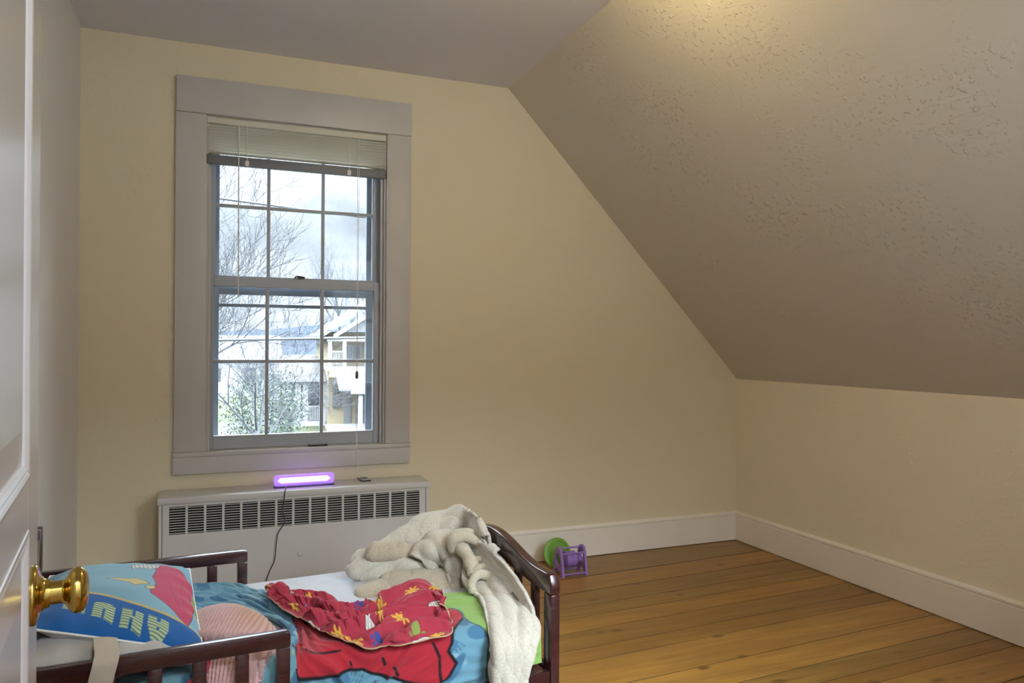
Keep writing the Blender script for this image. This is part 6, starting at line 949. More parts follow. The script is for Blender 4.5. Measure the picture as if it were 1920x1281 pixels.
SHAPE['red'] = (92, 58, [
-75,0,-1,0,-1,0,-1,0,-1,0,0,-1,0,-1,0,-1,0,0,-1,0,-1,0,-1,0,-1,0,0,-1,0,-1,0,-1,0,0,-1,0,-1,0,-1,0,-1,0,0,-1,0,-1,0,-1,0,0,-1,0,-1,0,-1,0,-1,0,18,1,1,0,5,8,5,3,6,14,-1,-6,-9,-3,-6,-6,-3,-6,-6,-10,3,2,2,3,3,4,13,7,6,4,5,6,7,5,-2,-4,-1,-4,-5,-7,-5,-6,-9,-10,-3,2,-1,1,-13,2,-3,2,8,0,-4,-4,5,-9,19,0,-2,-2,0,-3,-3,-2,5,-3,1,3,-1,-7,0,0,0,5,1,-5,2,7,-2,1,1,-6,-2,4,2,-1,-1,2,3,-7,1,-2,-4,-3,-1,0,-3,0,11,5,0,-1,-5,-9,5,7,11,-6,-6,2,-1,1,-8,3,19,-1,1,-2,0,1,-10,-7,-2,2,-1,-1,7,2,2,3,0,-3,5,5,-14,1,7,1,1,-3,-4,-2,-13,2,-2,1,4,0,-5,5,0,4,1,1,2,2,-1,4,-2,-10,4,7,-2,-7,8,6,-5,-5,3,-3,0,-1,19,-2,-1,-3,0,0,1,-2,-3,0,2,-5,-1,6,-5,0,4,6,0,-1,0,-6,-1,2,5,-1,-8,5,2,-7,-1,-4,-5,3,3,-1,4,-5,2,0,4,2,1,-2,1,3,-4,-6,15,0,-10,3,0,-3,0,1,1,-2,19,-3,-1,-4,-2,3,7,-2,-14,-1,4,1,-1,3,4,-2,-7,8,2,6,-3,-5,-2,-4,2,6,-4,-6,12,3,-1,-6,-8,-5,2,0,-1,5,-2,4,-4,6,-2,-4,-1,8,-1,-4,9,6,-11,-3,0,-1,-2,8,-7,1,18,-7,-1,2,-3,1,3,6,-3,-14,-1,13,-2,-5,5,1,-1,-7,9,-3,1,0,3,-5,-5,7,2,-11,3,5,-1,0,-5,-1,0,2,3,-4,5,1,3,-8,-3,4,-2,-3,4,3,2,0,0,-4,0,2,0,-5,4,-3,18,-3,-6,1,1,2,-1,2,5,-3,-9,0,3,-3,3,5,3,-3,-4,-3,10,1,0,-2,-7,-5,5,-1,-10,4,4,0,-3,2,-1,2,0,-1,-3,4,-1,-1,0,-1,3,-2,-1,5,5,-6,-1,1,1,2,-1,-3,3,-4,18,-1,0,-1,-5,-4,6,-1,1,2,5,-11,-1,3,1,5,4,-2,-13,7,5,-8,1,6,-1,-5,-4,5,-3,-5,-3,0,6,1,-1,1,-3,3,-3,-4,3,1,-1,3,-1,3,1,2,-9,2,2,-3,1,0,5,-2,-3,0,16,4,0,3,0,-12,-1,1,-1,-5,4,3,1,3,-6,-5,7,-2,-1,-1,4,5,-11,1,7,2,-2,-3,5,-6,-3,1,3,-2,2,-7,-3,7,-1,1,-3,-1,5,-1,-3,5,7,-2,-16,8,0,1,-3,-3,8,5,-6,-3,16,-1,0,9,-2,-2,-16,8,5,9,-15,2,3,0,
1,-3,-5,4,6,-3,-2,-2,-3,-7,2,8,1,-2,-8,3,8,-3,-8,1,-1,-1,9,-9,10,-11,5,1,-3,-3,1,7,5,-2,0,-8,2,2,0,-3,-2,7,0,-5,13,-3,1,0,4,-6,4,-11,2,9,0,-5,0,1,-3,1,-2,12,-9,7,-16,12,1,0,-12,1,10,1,-1,-4,0,1,-2,2,1,1,-4,-1,1,-2,0,8,-2,-1,1,1,-1,-3,5,-6,-1,-1,4,0,-15,5,10,-3,12,1,4,2,-2,-2,-3,-1,-7,1,5,-4,0,5,4,1,-6,-16,20,-9,13,-14,5,3,-1,-11,2,7,2,0,-11,3,7,-5,0,-1,-1,5,-9,17,-3,-6,2,-3,7,-2,-4,2,1,-5,1,-1,6,4,1,-26,3,13,11,1,-3,-9,-3,9,-2,6,4,-16,17,1,-4,2,-3,-2,1,3,-18,15,1,1,1,-4,1,-1,-6,5,1,-3,4,-2,-4,1,0,4,1,3,1,-5,3,-3,-4,7,-3,0,-8,2,0,5,0,-7,-4,5,7,7,-10,-1,11,0,3,-7,-7,-2,10,5,1,0,-7,7,2,-4,-2,-4,8,-7,8,-12,0,8,-3,2,2,0,-2,-4,-4,2,-1,3,0,4,1,-3,-9,6,6,-2,-4,4,2,2,1,-6,2,-3,1,-3,-1,2,6,1,-8,-4,3,2,10,-10,6,-5,10,9,3,-12,-1,-2,-1,3,-3,-2,4,1,-7,7,2,-2,-8,7,-2,1,3,3,-3,-6,7,-2,3,-5,0,0,-1,-2,1,-1,10,-3,3,-5,1,5,2,-11,-3,5,-4,1,-1,2,-7,2,-1,3,-2,5,9,-3,-6,9,1,0,-5,-2,3,-1,1,10,-2,-5,0,2,-4,4,-5,5,5,-9,3,0,0,1,-1,4,-7,3,-4,0,2,-1,1,2,0,-7,11,-1,-1,0,-5,-3,-1,3,0,1,-3,1,1,6,-9,-5,7,4,-1,0,10,-4,1,2,1,-4,-4,2,2,5,-5,9,2,-9,-5,10,2,-10,7,1,-1,-2,0,1,-2,0,-1,1,-2,4,-7,5,3,-4,-1,0,-1,-4,-6,17,-2,-2,1,-9,2,6,2,-6,8,-4,-3,1,7,-3,-3,0,6,-7,9,-5,7,6,-11,-3,3,8,-5,6,4,-25,5,13,-4,-5,10,4,-7,-1,1,0,-1,2,-1,-3,0,2,3,-7,8,-2,-4,-2,0,3,2,1,-20,11,10,-4,0,0,-2,1,-1,0,-3,7,-3,-4,7,-4,3,-5,1,3,10,-1,-7,7,5,-8,5,3,-2,-7,15,-15,-4,6,2,-5,6,0,-1,0,0,2,0,-2,3,-3,-1,-5,6,1,0,3,-3,0,-5,0,7,1,-9,-16,15,3,0,2,1,0,-2,1,-4,4,0,-4,-2,3,0,4,-5,4,11,10,4,-14,5,-1,-2,3,-1,-1,-13,9,6,-10,6,2,-10,3,3,2,-5,0,4,-1,-1,1,-3,
1,1,2,-8,2,3,0,-1,-2,13,1,-3,-13,-7,14,-4,-2,5,1,-2,1,-2,1,2,-3,-7,8,-2,5,-1,-3,10,8,-7,-11,12,4,-16,5,4,19,-18,5,-4,3,-1,1,-7,4,-2,0,4,-2,2,-4,0,3,1,-4,1,-7,7,-11,-1,10,-1,-4,8,-1,7,-1,-15,8,0,-2,-4,3,4,-3,4,-8,6,-3,-5,2,5,-5,15,-11,9,7,-1,6,-16,7,2,-7,9,-24,25,-6,0,-2,3,-5,3,-2,1,4,2,-6,-5,7,-3,-3,4,-4,2,4,-3,3,-5,-11,9,3,-2,6,6,-16,1,2,5,4,-8,-8,6,1,0,-7,6,8,9,3,-5,-8,-4,1,10,-1,3,0,-2,5,24,-24,-12,6,-3,0,2,-1,3,4,-2,-6,6,-10,10,-2,-7,0,6,-2,-1,-9,1,14,-7,-8,12,4,-7,1,-13,12,-5,18,-8,-16,14,1,-1,-3,-1,3,-3,8,-22,7,21,-4,-1,-1,-5,-1,9,1,-5,16,-7,-12,-1,4,-4,15,-8,-1,1,-3,-4,3,8,0,-6,8,-12,8,0,-4,-2,-2,-4,1,2,-5,12,2,-3,4,-7,-3,5,9,-2,4,-9,-5,-3,6,7,-3,-5,2,-3,2,12,-15,-12,15,0,0,-3,3,10,1,6,-8,3,0,-17,16,-1,-16,9,8,-9,3,-1,5,0,2,-2,-7,-2,12,-6,2,3,-2,0,7,-11,-4,-1,-4,4,11,3,-4,-6,-8,20,-15,9,-4,-5,8,0,2,-2,-3,-1,10,-5,-4,-2,0,-6,0,7,2,10,-3,0,-1,5,4,3,-9,3,1,-21,14,6,-2,-3,-5,2,2,0,4,0,2,4,-10,-2,1,5,13,-5,-7,-9,7,-9,3,15,-1,-13,-19,16,7,-4,4,7,-10,-10,9,5,0,3,-4,1,4,-7,-10,2,11,-4,2,10,-2,5,-6,2,0,-3,3,0,5,3,-9,0,1,0,-3,2,-1,-1,7,-7,-6,9,-1,-5,1,-11,17,3,-10,9,2,9,-14,-10,11,5,-6,-8,9,0,3,-3,-2,2,-6,3,2,-1,-6,5,5,-2,-10,-2,5,5,-2,9,-2,-3,3,2,-1,-2,3,5,-4,3,-5,-2,4,3,1,-7,-2,1,-2,8,-14,8,4,-3,0,8,-9,-6,5,6,0,8,-3,-15,9,4,-5,-23,9,23,-3,-8,-2,3,-2,-2,1,0,-5,6,6,-8,-5,4,5,-7,4,10,0,-2,3,-3,-1,6,-1,-3,1,-3,1,3,0,0,0,-3,1,1,-7,2,-3,3,4,-1,3,2,-14,10,-4,2,2,-3,13,-1,-10,8,-6,-4,-14,9,10,-3,-4,2,0,-2,2,1,0,-7,5,-2,-1,1,7,2,-7,10,-3,6,-7,-2,6,0,-4,-1,-2,10,-3,0,-1,1,0,-1,-2,9,-2,-11,
0,4,-3,-1,11,-5,5,-1,-7,2,1,-9,3,14,-9,-12,12,-1,8,-20,5,5,1,-1,3,-4,3,-2,-4,2,-4,3,2,-2,-19,8,15,10,3,-4,-3,1,2,-1,0,3,-6,5,-4,2,0,-1,0,3,-5,4,4,2,2,-13,4,2,-4,8,-15,3,16,-12,5,-2,-6,2,4,-6,6,1,3,-6,-12,10,7,-3,-5,4,-5,-1,4,-2,-1,4,1,-3,-11,-8,22,9,9,-9,-8,15,-4,-3,2,-4,-3,-1,4,1,1,-3,-3,2,5,-10,15,4,-6,-7,5,-4,-10,9,7,-3,3,-3,4,-2,-1,-2,-6,10,4,-3,-1,-2,-1,-11,5,3,3,-3,-4,7,-3,1,-2,5,-8,7,2,-3,-1,9,6,1,-6,-15,9,7,-4,-1,7,-6,1,-3,3,1,-2,-1,7,-5,-11,16,5,-4,-4,9,-9,-5,1,4,3,-4,0,0,-6,5,4,-10,0,22,-12,-2,1,1,-7,1,-4,3,-1,2,4,-6,-2,2,11,-9,6,-3,-2,8,-8,-12,28,-5,-16,12,7,-2,-6,-5,12,-3,-4,6,-1,-4,7,1,-21,12,10,-6,-9,8,17,-5,-7,-4,24,-23,-11,9,-4,4,-2,-5,-5,-3,13,9,-7,-2,-1,2,7,-6,1,-20,18,6,-3,-8,7,3,-2,15,-19,8,-3,-2,7,2,-3,-1,0,-3,3,7,-7,1,-1,-5,9,-3,-5,4,1,-15,14,5,-10,-1,8,-13,12,-13,-9,41,-21,1,1,-3,0,5,-2,-13,3,6,8,-1,-3,-8,3,3,-2,12,-22,11,-1,-5,-10,7,-2,0,12,8,2,8,-14,5,16,-21,1,5,-1,2,-2,0,-1,1,0,3,-11,-1,25,-25,1,18,7,-21,0,9,-3,13,-14,-18,17,1,0,-10,4,7,3,2,-19,2,11,-4,1,4,-6,5,2,4,-11,-2,5,7,0,-1,8,-12,-2,11,3,1,-1,0,-8,4,4,0,3,-4,-1,1,0,1,-2,-1,3,-2,-9,18,-17,1,8,3,-10,8,-4,-2,3,1,0,-9,3,5,3,1,-4,9,0,-8,-3,1,2,1,-2,-5,4,-8,8,-8,17,-7,0,1,-3,12,-14,9,-7,13,-3,-2,-1,3,0,-1,5,-5,0,1,2,-3,-5,5,2,1,-16,12,5,-12,6,5,-1,-2,-2,4,-12,15,-2,-1,-1,2,4,-13,-3,1,13,-2,-11,6,-3,4,1,-1,-1,1,6,-8,0,5,-1,-3,-6,-3,9,9,-2,-1,2,0,0,2,-1,2,-3,3,0,-2,4,-1,-1,5,-3,-4,9,-7,7,-5,-4,4,1,-4,0,1,-2,2,0,3,-3,-5,-6,8,7,-7,5,-2,-1,1,3,-5,0,-1,3,-2,-3,4,-8,6,-4,1,3,-16,16,7,-1,-1,1,4,0,-2,-2,-1,3,
2,0,0,-2,5,-1,-1,0,0,-1,-9,5,11,-3,-6,3,4,-2,-4,3,0,1,-3,-2,4,-5,4,5,-6,-5,2,5,-2,0,1,-1,3,-8,6,-1,2,-12,-2,4,7,3,1,-4,8,5,-4,-2,5,-1,-1,-5,-2,3,2,1,4,-3,-3,4,1,-5,-3,8,-8,-4,9,7,1,-9,-5,6,0,7,-10,4,-5,5,-1,2,-5,7,3,-5,-2,0,-2,4,0,-2,-2,-5,5,-4,5,4,-2,-1,0,2,7,-9,7,4,-3,2,-5,5,0,0,0,0,-2,1,-2,5,-3,-1,-4,9,-5,8,6,-10,-12,10,7,-4,1,2,-9,4,0,-2,4,-5,-3,6,1,-7,8,-3,-2,0,-1,-2,7,-2,-3,2,-5,4,0,6,-3,5,-6,4,0,-4,7,3,2,-2,-3,-3,6,2,-2,4,-5,0,-1,0,5,-5,-5,8,8,-9,0,6,-9,-7,14,5,-8,0,4,-4,-4,2,0,0,0,-2,6,-7,4,-1,0,-1,1,-2,-3,5,-3,0,9,2,-7,-5,5,-4,9,2,-1,-7,8,-7,3,6,0,-4,2,-1,7,-12,10,-4,2,-2,-3,4,-1,-8,13,-4,-4,3,13,-15,-15,12,-6,4,13,-3,2,-4,-2,-1,5,-1,1,-1,-6,5,2,3,-4,0,-1,-3,10,0,2,-6,7,-10,2,3,1,-6,0,1,13,0,1,-9,10,4,-6,0,-1,1,-4,4,3,-7,2,4,4,-6,1,1,-3,-11,12,7,-9,-6,-1,-6,13,4,-2,0,1,-1,0,1,-8,14,-12,12,-8,-3,8,-7,0,0,-4,16,-16,4,-3,14,-9,7,-4,-2,-2,1,16,7,-6,-5,-3,6,-1,-3,5,-2,2,-6,-1,10,-4,-2,-1,8,-20,12,3,-4,-1,3,4,-5,10,-10,-8,11,-7,4,-1,3,4,-1,4,-4,1,-6,2,-1,3,4,-8,4,-1,-8,3,4,0,0,-9,-7,7,7,1,-1,17,0,3,8,-14,-5,1,7,-4,5,-10,10,-6,-3,7,-3,3,-5,4,-7,3,0,-5,8,0,3,-1,0,-16,6,15,-2,-3,-1,-3,7,1,-9,7,-13,9,-5,0,2,2,-6,5,-8,16,-7,2,-1,8,-15,-4,10,-2,1,16,-3,0,2,3,-3,-2,-1,4,-1,3,-3,0,-3,2,6,-8,-1,6,-1,-1,-1,-4,-1,2,-2,3,8,-5,-21,2,21,-1,-3,3,-3,6,-4,-2,3,-2,-2,-3,3,-1,7,-8,18,-11,0,1,-5,3,7,-11,-1,3,-1,17,-2,1,2,3,-2,-1,-4,1,0,-2,0,1,-1,-2,2,2,-2,0,-4,9,1,-8,-1,2,0,1,2,6,-2,-6,-9,13,-3,-1,-2,-7,9,-1,-1,-3,0,-2,4,3,0,1,-10,7,6,-6,2,1,7,3,-17,2,4,15,0,0,0,2,4,-2,-3,-3,1,-1,-1,2,0,-4,2,3,
-1,-2,3,-6,2,5,-3,1,-2,1,1,1,1,-1,-2,-5,4,1,-1,6,-4,-4,2,0,7,0,-7,0,0,5,-2,-10,6,1,-2,4,-3,-2,6,0,-1,13,1,2,1,-2,0,2,-2,-1,1,0,-1,-1,1,-1,-4,4,-3,-1,4,-2,2,-1,4,-5,1,-2,5,1,-3,2,1,-4,2,0,-2,0,2,1,-2,2,2,1,-5,0,-1,3,-3,1,-5,5,-4,-1,5,-1,0,2,-1,13,-2,1,4,1,-3,1,0,-1,0,0,0,-1,0,1,-3,-2,3,3,-3,2,-1,-4,-3,4,1,-3,4,-2,3,6,-8,2,1,-5,8,-1,-3,-1,-2,2,-6,1,2,4,-2,-6,6,6,-2,-4,2,1,-2,2,1,-2,1,13,1,-3,2,-1,-4,4,2,-1,1,-1,0,1,1,-1,-2,-1,2,0,2,0,-1,0,0,2,-3,3,-8,7,2,-1,0,-3,0,1,-7,2,3,-1,3,-3,-2,1,3,-3,0,2,-5,4,1,-1,4,0,1,-1,-1,0,0,14,2,-3,-1,-2,3,-1,2,3,-2,-1,0,0,1,-1,0,-1,1,1,-2,0,-3,1,3,1,1,1,-3,6,0,-10,-3,6,2,-5,0,-6,-3,12,-3,5,0,-2,0,-2,5,7,-1,-12,7,-1,-1,-1,1,2,-1,-1,1,14,1,1,-2,0,1,0,2,-4,4,-2,0,0,0,0,0,-1,0,1,-1,1,0,-1,-7,8,2,0,2,-13,-4,11,-3,-10,9,6,0,-1,-1,-3,4,3,3,-3,-2,3,1,-3,-2,3,-5,1,2,0,2,0,0,1,0,12,3,6,-4,-2,2,-1,0,-2,-6,9,-4,3,-1,-2,0,1,1,-4,4,-3,1,-2,2,-5,3,1,3,-3,4,-9,8,-1,-7,8,4,-3,1,-2,2,-2,1,-1,4,1,-4,-6,5,-5,7,1,0,-1,1,1,-1,0,0,10,9,-3,0,0,0,-6,-1,7,-7,5,1,1,-3,-2,2,1,0,0,-4,3,2,0,-5,4,0,2,-7,4,-4,5,-1,8,-6,-1,1,3,1,0,-3,0,5,1,-3,1,0,0,-5,7,-7,5,-4,-1,0,2,1,0,0,11,-15,5,7,11,-4,-5,-7,1,5,5,2,-2,2,1,-1,-1,-1,0,0,-1,0,0,2,-1,-2,5,2,0,3,-9,5,-2,2,-5,3,2,-2,-3,1,-1,2,2,0,-3,0,0,9,-7,1,1,2,-1,-1,1,-1,0,1,12,1,-9,-1,2,6,1,0,-4,7,3,1,-3,0,1,0,-1,0,1,-2,0,0,1,-4,0,2,-18,7,11,3,5,-6,3,0,-4,0,-2,3,-2,2,-4,2,1,3,-2,1,4,-5,3,0,-1,1,-1,0,1,0,0,0,12,3,4,-5,0,-4,-2,5,5,1,-1,2,-2,0,-2,1,1,-3,1,1,0,-1,0,2,-5,-2,5,-9,-3,6,9,-4,-1,2,1,-4,0,2,3,-2,-1,-4,1,2,3,-3,4,1,1,-3,-1,2,2,-3,0,2,0,
0,12,7,1,0,-9,-4,6,5,-1,1,0,0,-3,1,2,-1,0,2,-4,2,0,0,1,2,-4,0,8,0,-3,-9,2,4,-3,3,3,-2,-2,1,-1,-1,-1,-2,2,1,-1,2,-3,1,0,4,-1,0,3,0,-4,1,1,0,13,3,-1,-2,-3,5,5,-1,1,-4,3,-2,-2,0,2,-1,0,2,0,-2,2,-1,0,0,-1,-1,1,1,-5,4,-1,0,3,-2,1,0,2,-2,-4,4,3,0,-4,-3,2,1,1,2,0,-1,1,-1,1,1,0,-1,0,0,14,0,2,0,1,4,2,-1,-3,5,-7,-1,1,-1,1,1,-2,-1,2,0,-1,1,0,0,0,1,-1,1,0,1,-6,3,4,-3,-1,-1,3,0,0,-1,4,0,-1,-3,0,0,3,-2,1,0,-1,1,0,0,3,-1,-1,0,14,5,-3,0,3,2,0,0,-2,5,-8,-3,4,0,-1,0,1,-1,1,0,-1,1,0,0,2,0,-2,1,-1,-2,2,-1,1,2,1,2,-3,-2,0,1,-1,-1,0,2,1,0,0,0,1,2,-1,0,0,-1,0,1,0,-1,15,1,0,1,3,1,0,-1,0,-3,0,-1,2,0,-2,1,0,1,0,-2,1,-1,2,-1,1,0,-2,0,0,2,1,-1,-3,4,0,1,-2,-5,6,1,-2,-1,3,0,0,1,-7,5,1,-2,2,0,-1,2,-1,2,-1,0,16,1,1,0,3,-1,-1,0,4,-6,-1,2,-1,-1,2,-1,1,-1,-2,3,-3,3,-2,2,-1,1,1,0,-2,0,-1,0,0,3,-1,-2,-1,2,2,0,-1,2,-2,1,1,-1,0,-4,4,0,-1,-1,2,-1,3,-2,1,0,16,2,-1,3,-2,0,0,1,0,-2,-1,2,-1,0,1,0,-2,0,2,-2,2,-2,2,-2,1,5,-4,-7,6,1,-1,-1,2,-1,1,-1,0,0,1,0,2,-1,2,-1,-1,0,1,0,-4,5,-3,3,-1,-2,-2,4,-1,1,16,-2,4,0,0,1,-1,0,-1,1,0,0,0,0,0,0,0,0,0,1,0,0,0,1,0,-3,0,-1,-2,1,1,0,-2,-1,4,-2,0,4,0,0,-4,3,2,-1,-5,3,2,2,-2,-2,5,-2,2,-2,-4,0,5,-1,17,0,0,0,1,-1,1,1,-1,-1,0,0,2,-2,0,1,0,0,1,1,-2,1,0,0,1,-6,3,3,-8,7,-3,1,0,-3,-5,6,4,-2,-2,3,1,-1,-5,2,4,-5,3,0,4,-2,0,-1,-1,5,3,-7,-3,3,17,-2,2,-1,1,0,1,0,-1,0,0,1,-1,1,0,1,0,1,-1,1,0,-2,-1,2,-1,-1,-1,1,10,-8,-1,0,-1,-2,2,3,-4,3,-1,-2,3,-1,-1,0,-1,3,-2,2,1,0,-2,2,-2,0,1,4,-2,0,18,-1,-2,0,2,-1,1,-1,0,0,1,1,0,0,-1,-1,2,0,-1,0,2,-1,0,2,1,-2,-2,2,4,-4,-5,-1,4,-2,-3,-8,0,-1,10,5,1,-1,-1,0,1,0,2,-1,
1,1,-1,-2,1,0,1,1,0,0,17,-1,-2,2,-3,0,1,3,1,-1,-1,1,1,0,0,0,0,0,0,0,0,1,-1,-2,3,1,-2,5,-3,-1,-1,1,0,-2,0,4,3,-2,-11,0,3,3,-1,1,0,0,-1,2,-1,1,3,-2,0,0,0,0,2,-1,17,-5,4,-3,1,1,-3,0,2,1,0,1,1,1,0,-1,0,0,1,0,2,1,-3,-3,-4,2,7,5,-2,-4,1,0,-3,2,-1,0,2,4,-3,-7,-4,-1,3,-1,5,3,-2,0,1,0,0,2,0,1,-1,-1,1,-1,18,-3,1,1,-2,0,2,-5,-2,2,1,-1,0,3,1,2,1,-1,1,0,-1,-1,2,-2,-2,3,1,-3,1,-1,4,-3,0,3,-1,-2,0,-2,7,-2,0,-2,-1,0,-2,3,-2,0,1,2,-1,1,0,0,1,1,-1,-1,18,-2,0,1,-2,0,2,-1,1,-2,1,-3,0,2,2,2,0,1,-1,1,-1,-1,0,2,-2,2,0,-2,-3,2,3,-1,-2,0,2,1,-1,-2,3,3,-3,0,0,1,-3,-3,3,0,-2,1,3,-1,0,0,0,0,0,0,19,0,-3,-1,1,-1,-3,3,3,-1,1,0,1,0,1,-3,1,2,0,-3,-1,3,0,1,1,-1,-1,-1,-2,2,2,0,2,-2,-2,-1,1,4,-4,0,2,-2,2,-1,-1,-1,2,-2,1,0,0,1,-1,0,0,0,1,-1,18,-7,0,5,0,-2,1,2,-3,4,-1,3,-2,1,-1,-1,-1,3,1,-2,-1,-1,3,-1,2,-1,1,-2,5,-2,-3,0,-2,4,1,-2,-1,0,0,0,-1,1,0,2,0,-1,0,-2,0,0,-2,2,0,-1,1,1,-1,0,17,-3,0,-1,1,3,2,-1,-1,-9,3,6,2,-4,2,0,-1,0,2,2,-3,0,-1,2,2,1,1,-4,-3,5,-6,7,-1,-4,0,5,0,-2,0,-1,0,0,1,-1,4,-4,-1,3,-2,-2,0,0,1,0,-1,1,0,0,17,2,-4,-4,4,0,-5,0,-1,4,-4,-2,10,0,-4,2,0,-8,-4,7,7,-4,3,2,1,1,-3,3,-1,-3,2,-4,6,2,-4,-1,6,-3,-7,-1,2,3,0,0,-2,3,2,-5,1,-2,-2,4,0,0,-1,0,2,0,14,-7,8,-4,1,2,4,0,1,0,-1,-8,-14,14,6,2,0,0,-5,-7,2,6,0,-1,5,2,2,2,-5,-2,1,0,-5,-1,5,-2,-3,0,9,-2,-7,4,-1,-2,-4,1,10,3,0,-6,0,-5,2,1,0,0,1,1,12,-2,-8,9,2,-2,-4,0,1,-8,-4,1,3,-8,5,3,4,6,9,-5,1,-2,-1,-2,-5,6,9,-6,4,-5,1,0,0,3,2,-4,-7,4,2,0,5,-4,2,2,2,-2,-10,9,-6,6,2,-4,-5,3,0,0,0,1,9,7,2,-7,-7,1,4,0,-2,7,3,1,-2,-9,-12,-6,-2,1,13,14,-2,-2,-5,5,-3,-6,6,8,-2,3,-5,0,-4,
-1,9,6,2,-4,-4,0,-1,-3,0,3,-1,-2,-9,-10,5,-1,8,14,0,-9,2,2,0,0,7,3,1,2,5,1,-3,0,1,2,1,0,0,1,-1,-2,-2,-3,-12,6,2,-1,2,-3,3,-2,-7,1,1,9,-1,2,-1,-5,-13,9,14,-2,1,5,1,-1,-5,-2,3,-5,2,1,2,-2,-8,-3,4,5,-2,0,2,-1,7,-3,-1,5,5,5,2,-2,-4,0,0,1,3,1,0,0,0,2,-2,-11,-3,6,-1,-1,-1,3,-4,-2,2,-4,6,2,-2,2,-2,-14,-7,-1,8,6,6,2,1,-3,0,2,4,0,1,5,-4,-14,3,8,4,-4,-2,-1,5,8,0,-9,-6,1,6,9,5,1,-2,-2,-1,1,2,1,-1,-1,-2,-1,-2,-1,4,-2,-3,3,1,-1,1,-7,2,0,4,3,-2,-1,-11,-6,-15,0,3,1,4,0,-9,5,6,10,5,-3,5,3,-2,-4,4,4,-2,-2,6,4,2,0,-8,-7,0,-1,3,4,6,3,1,1,2,1,3,-2,-3,3,-3,-2,3,-2,-3,-8,1,10,1,-4,0,4,2,-5,5,0,1,3,-9,-10,-4,-7,-9,2,3,-2,2,1,5,2,1,10,4,-1,-3,3,4,-5,4,0,5,3,-1,-3,-3,-7,-3,-1,3,2,3,1,3,0,-3,6,-3,-3,8,-4,-3,1,4,-3,-9,-5,11,2,-5,1,7,3,4,2,-2,0,5,-6,-6,-3,-7,-3,10,4,-7,3,-6,13,1,-4,1,1,-4,0,-4,4,5,-4,1,5,3,-2,0,1,-2,-5,-1,1,-3,2,-1,2,1,-2,7,-2,-3,4,0,2,0,6,1,-13,-8,22,-4,-18,-4,2,10,-2,-8,19,-2,2,4,5,3,-5,-6,-6,1,-1,-1,-5,12,-1,-10,-1,14,-5,3,-6,5,1,-2,0,4,0,1,-1,1,7,-2,-2,0,2,-3,1,4,-11,8,-4,-2,6,-1,-1,0,2,7,7,-15,9,1,-6,-5,-1,-14,3,1,-10,17,5,-1,13,4,1,-11,-5,1,-3,-4,-6,-4,0,5,6,2,9,-1,-11,5,5,-1,-3,-1,0,-2,3,-2,2,1,-3,0,-1,3,2,-1,2,-2,3,-4,-4,5,2,0,-6,3,2,7,-19,15,6,11,-2,-7,-6,8,-5,-6,10,-5,-11,-1,-2,7,6,-5,-3,0,4,-5,1,1,1,-7,1,0,5,5,0,-2,1,1,4,-2,-1,3,-5,-3,2,0,-4,-2,-4,-2,7,-4,3,6,-1,-5,0,1,4,-6,0,6,-1,-7,11,-5,3,9,8,8,6,1,-8,5,3,9,9,6,3,1,-7,-4,-8,-8,-4,-4,-10,-11,-12,-3,16,250,-3,-3,-3,-3,-3,-3,-3,-4,-3,-3,-3,-3,-3,-3,-3,-3,-3,-3,-3,-3,-3,-4,-3,-3,-3,-3,-3,-3,-3,-3,-3,-3,-3,-3,-3,-4,-3,-3,-3,-3,-3,
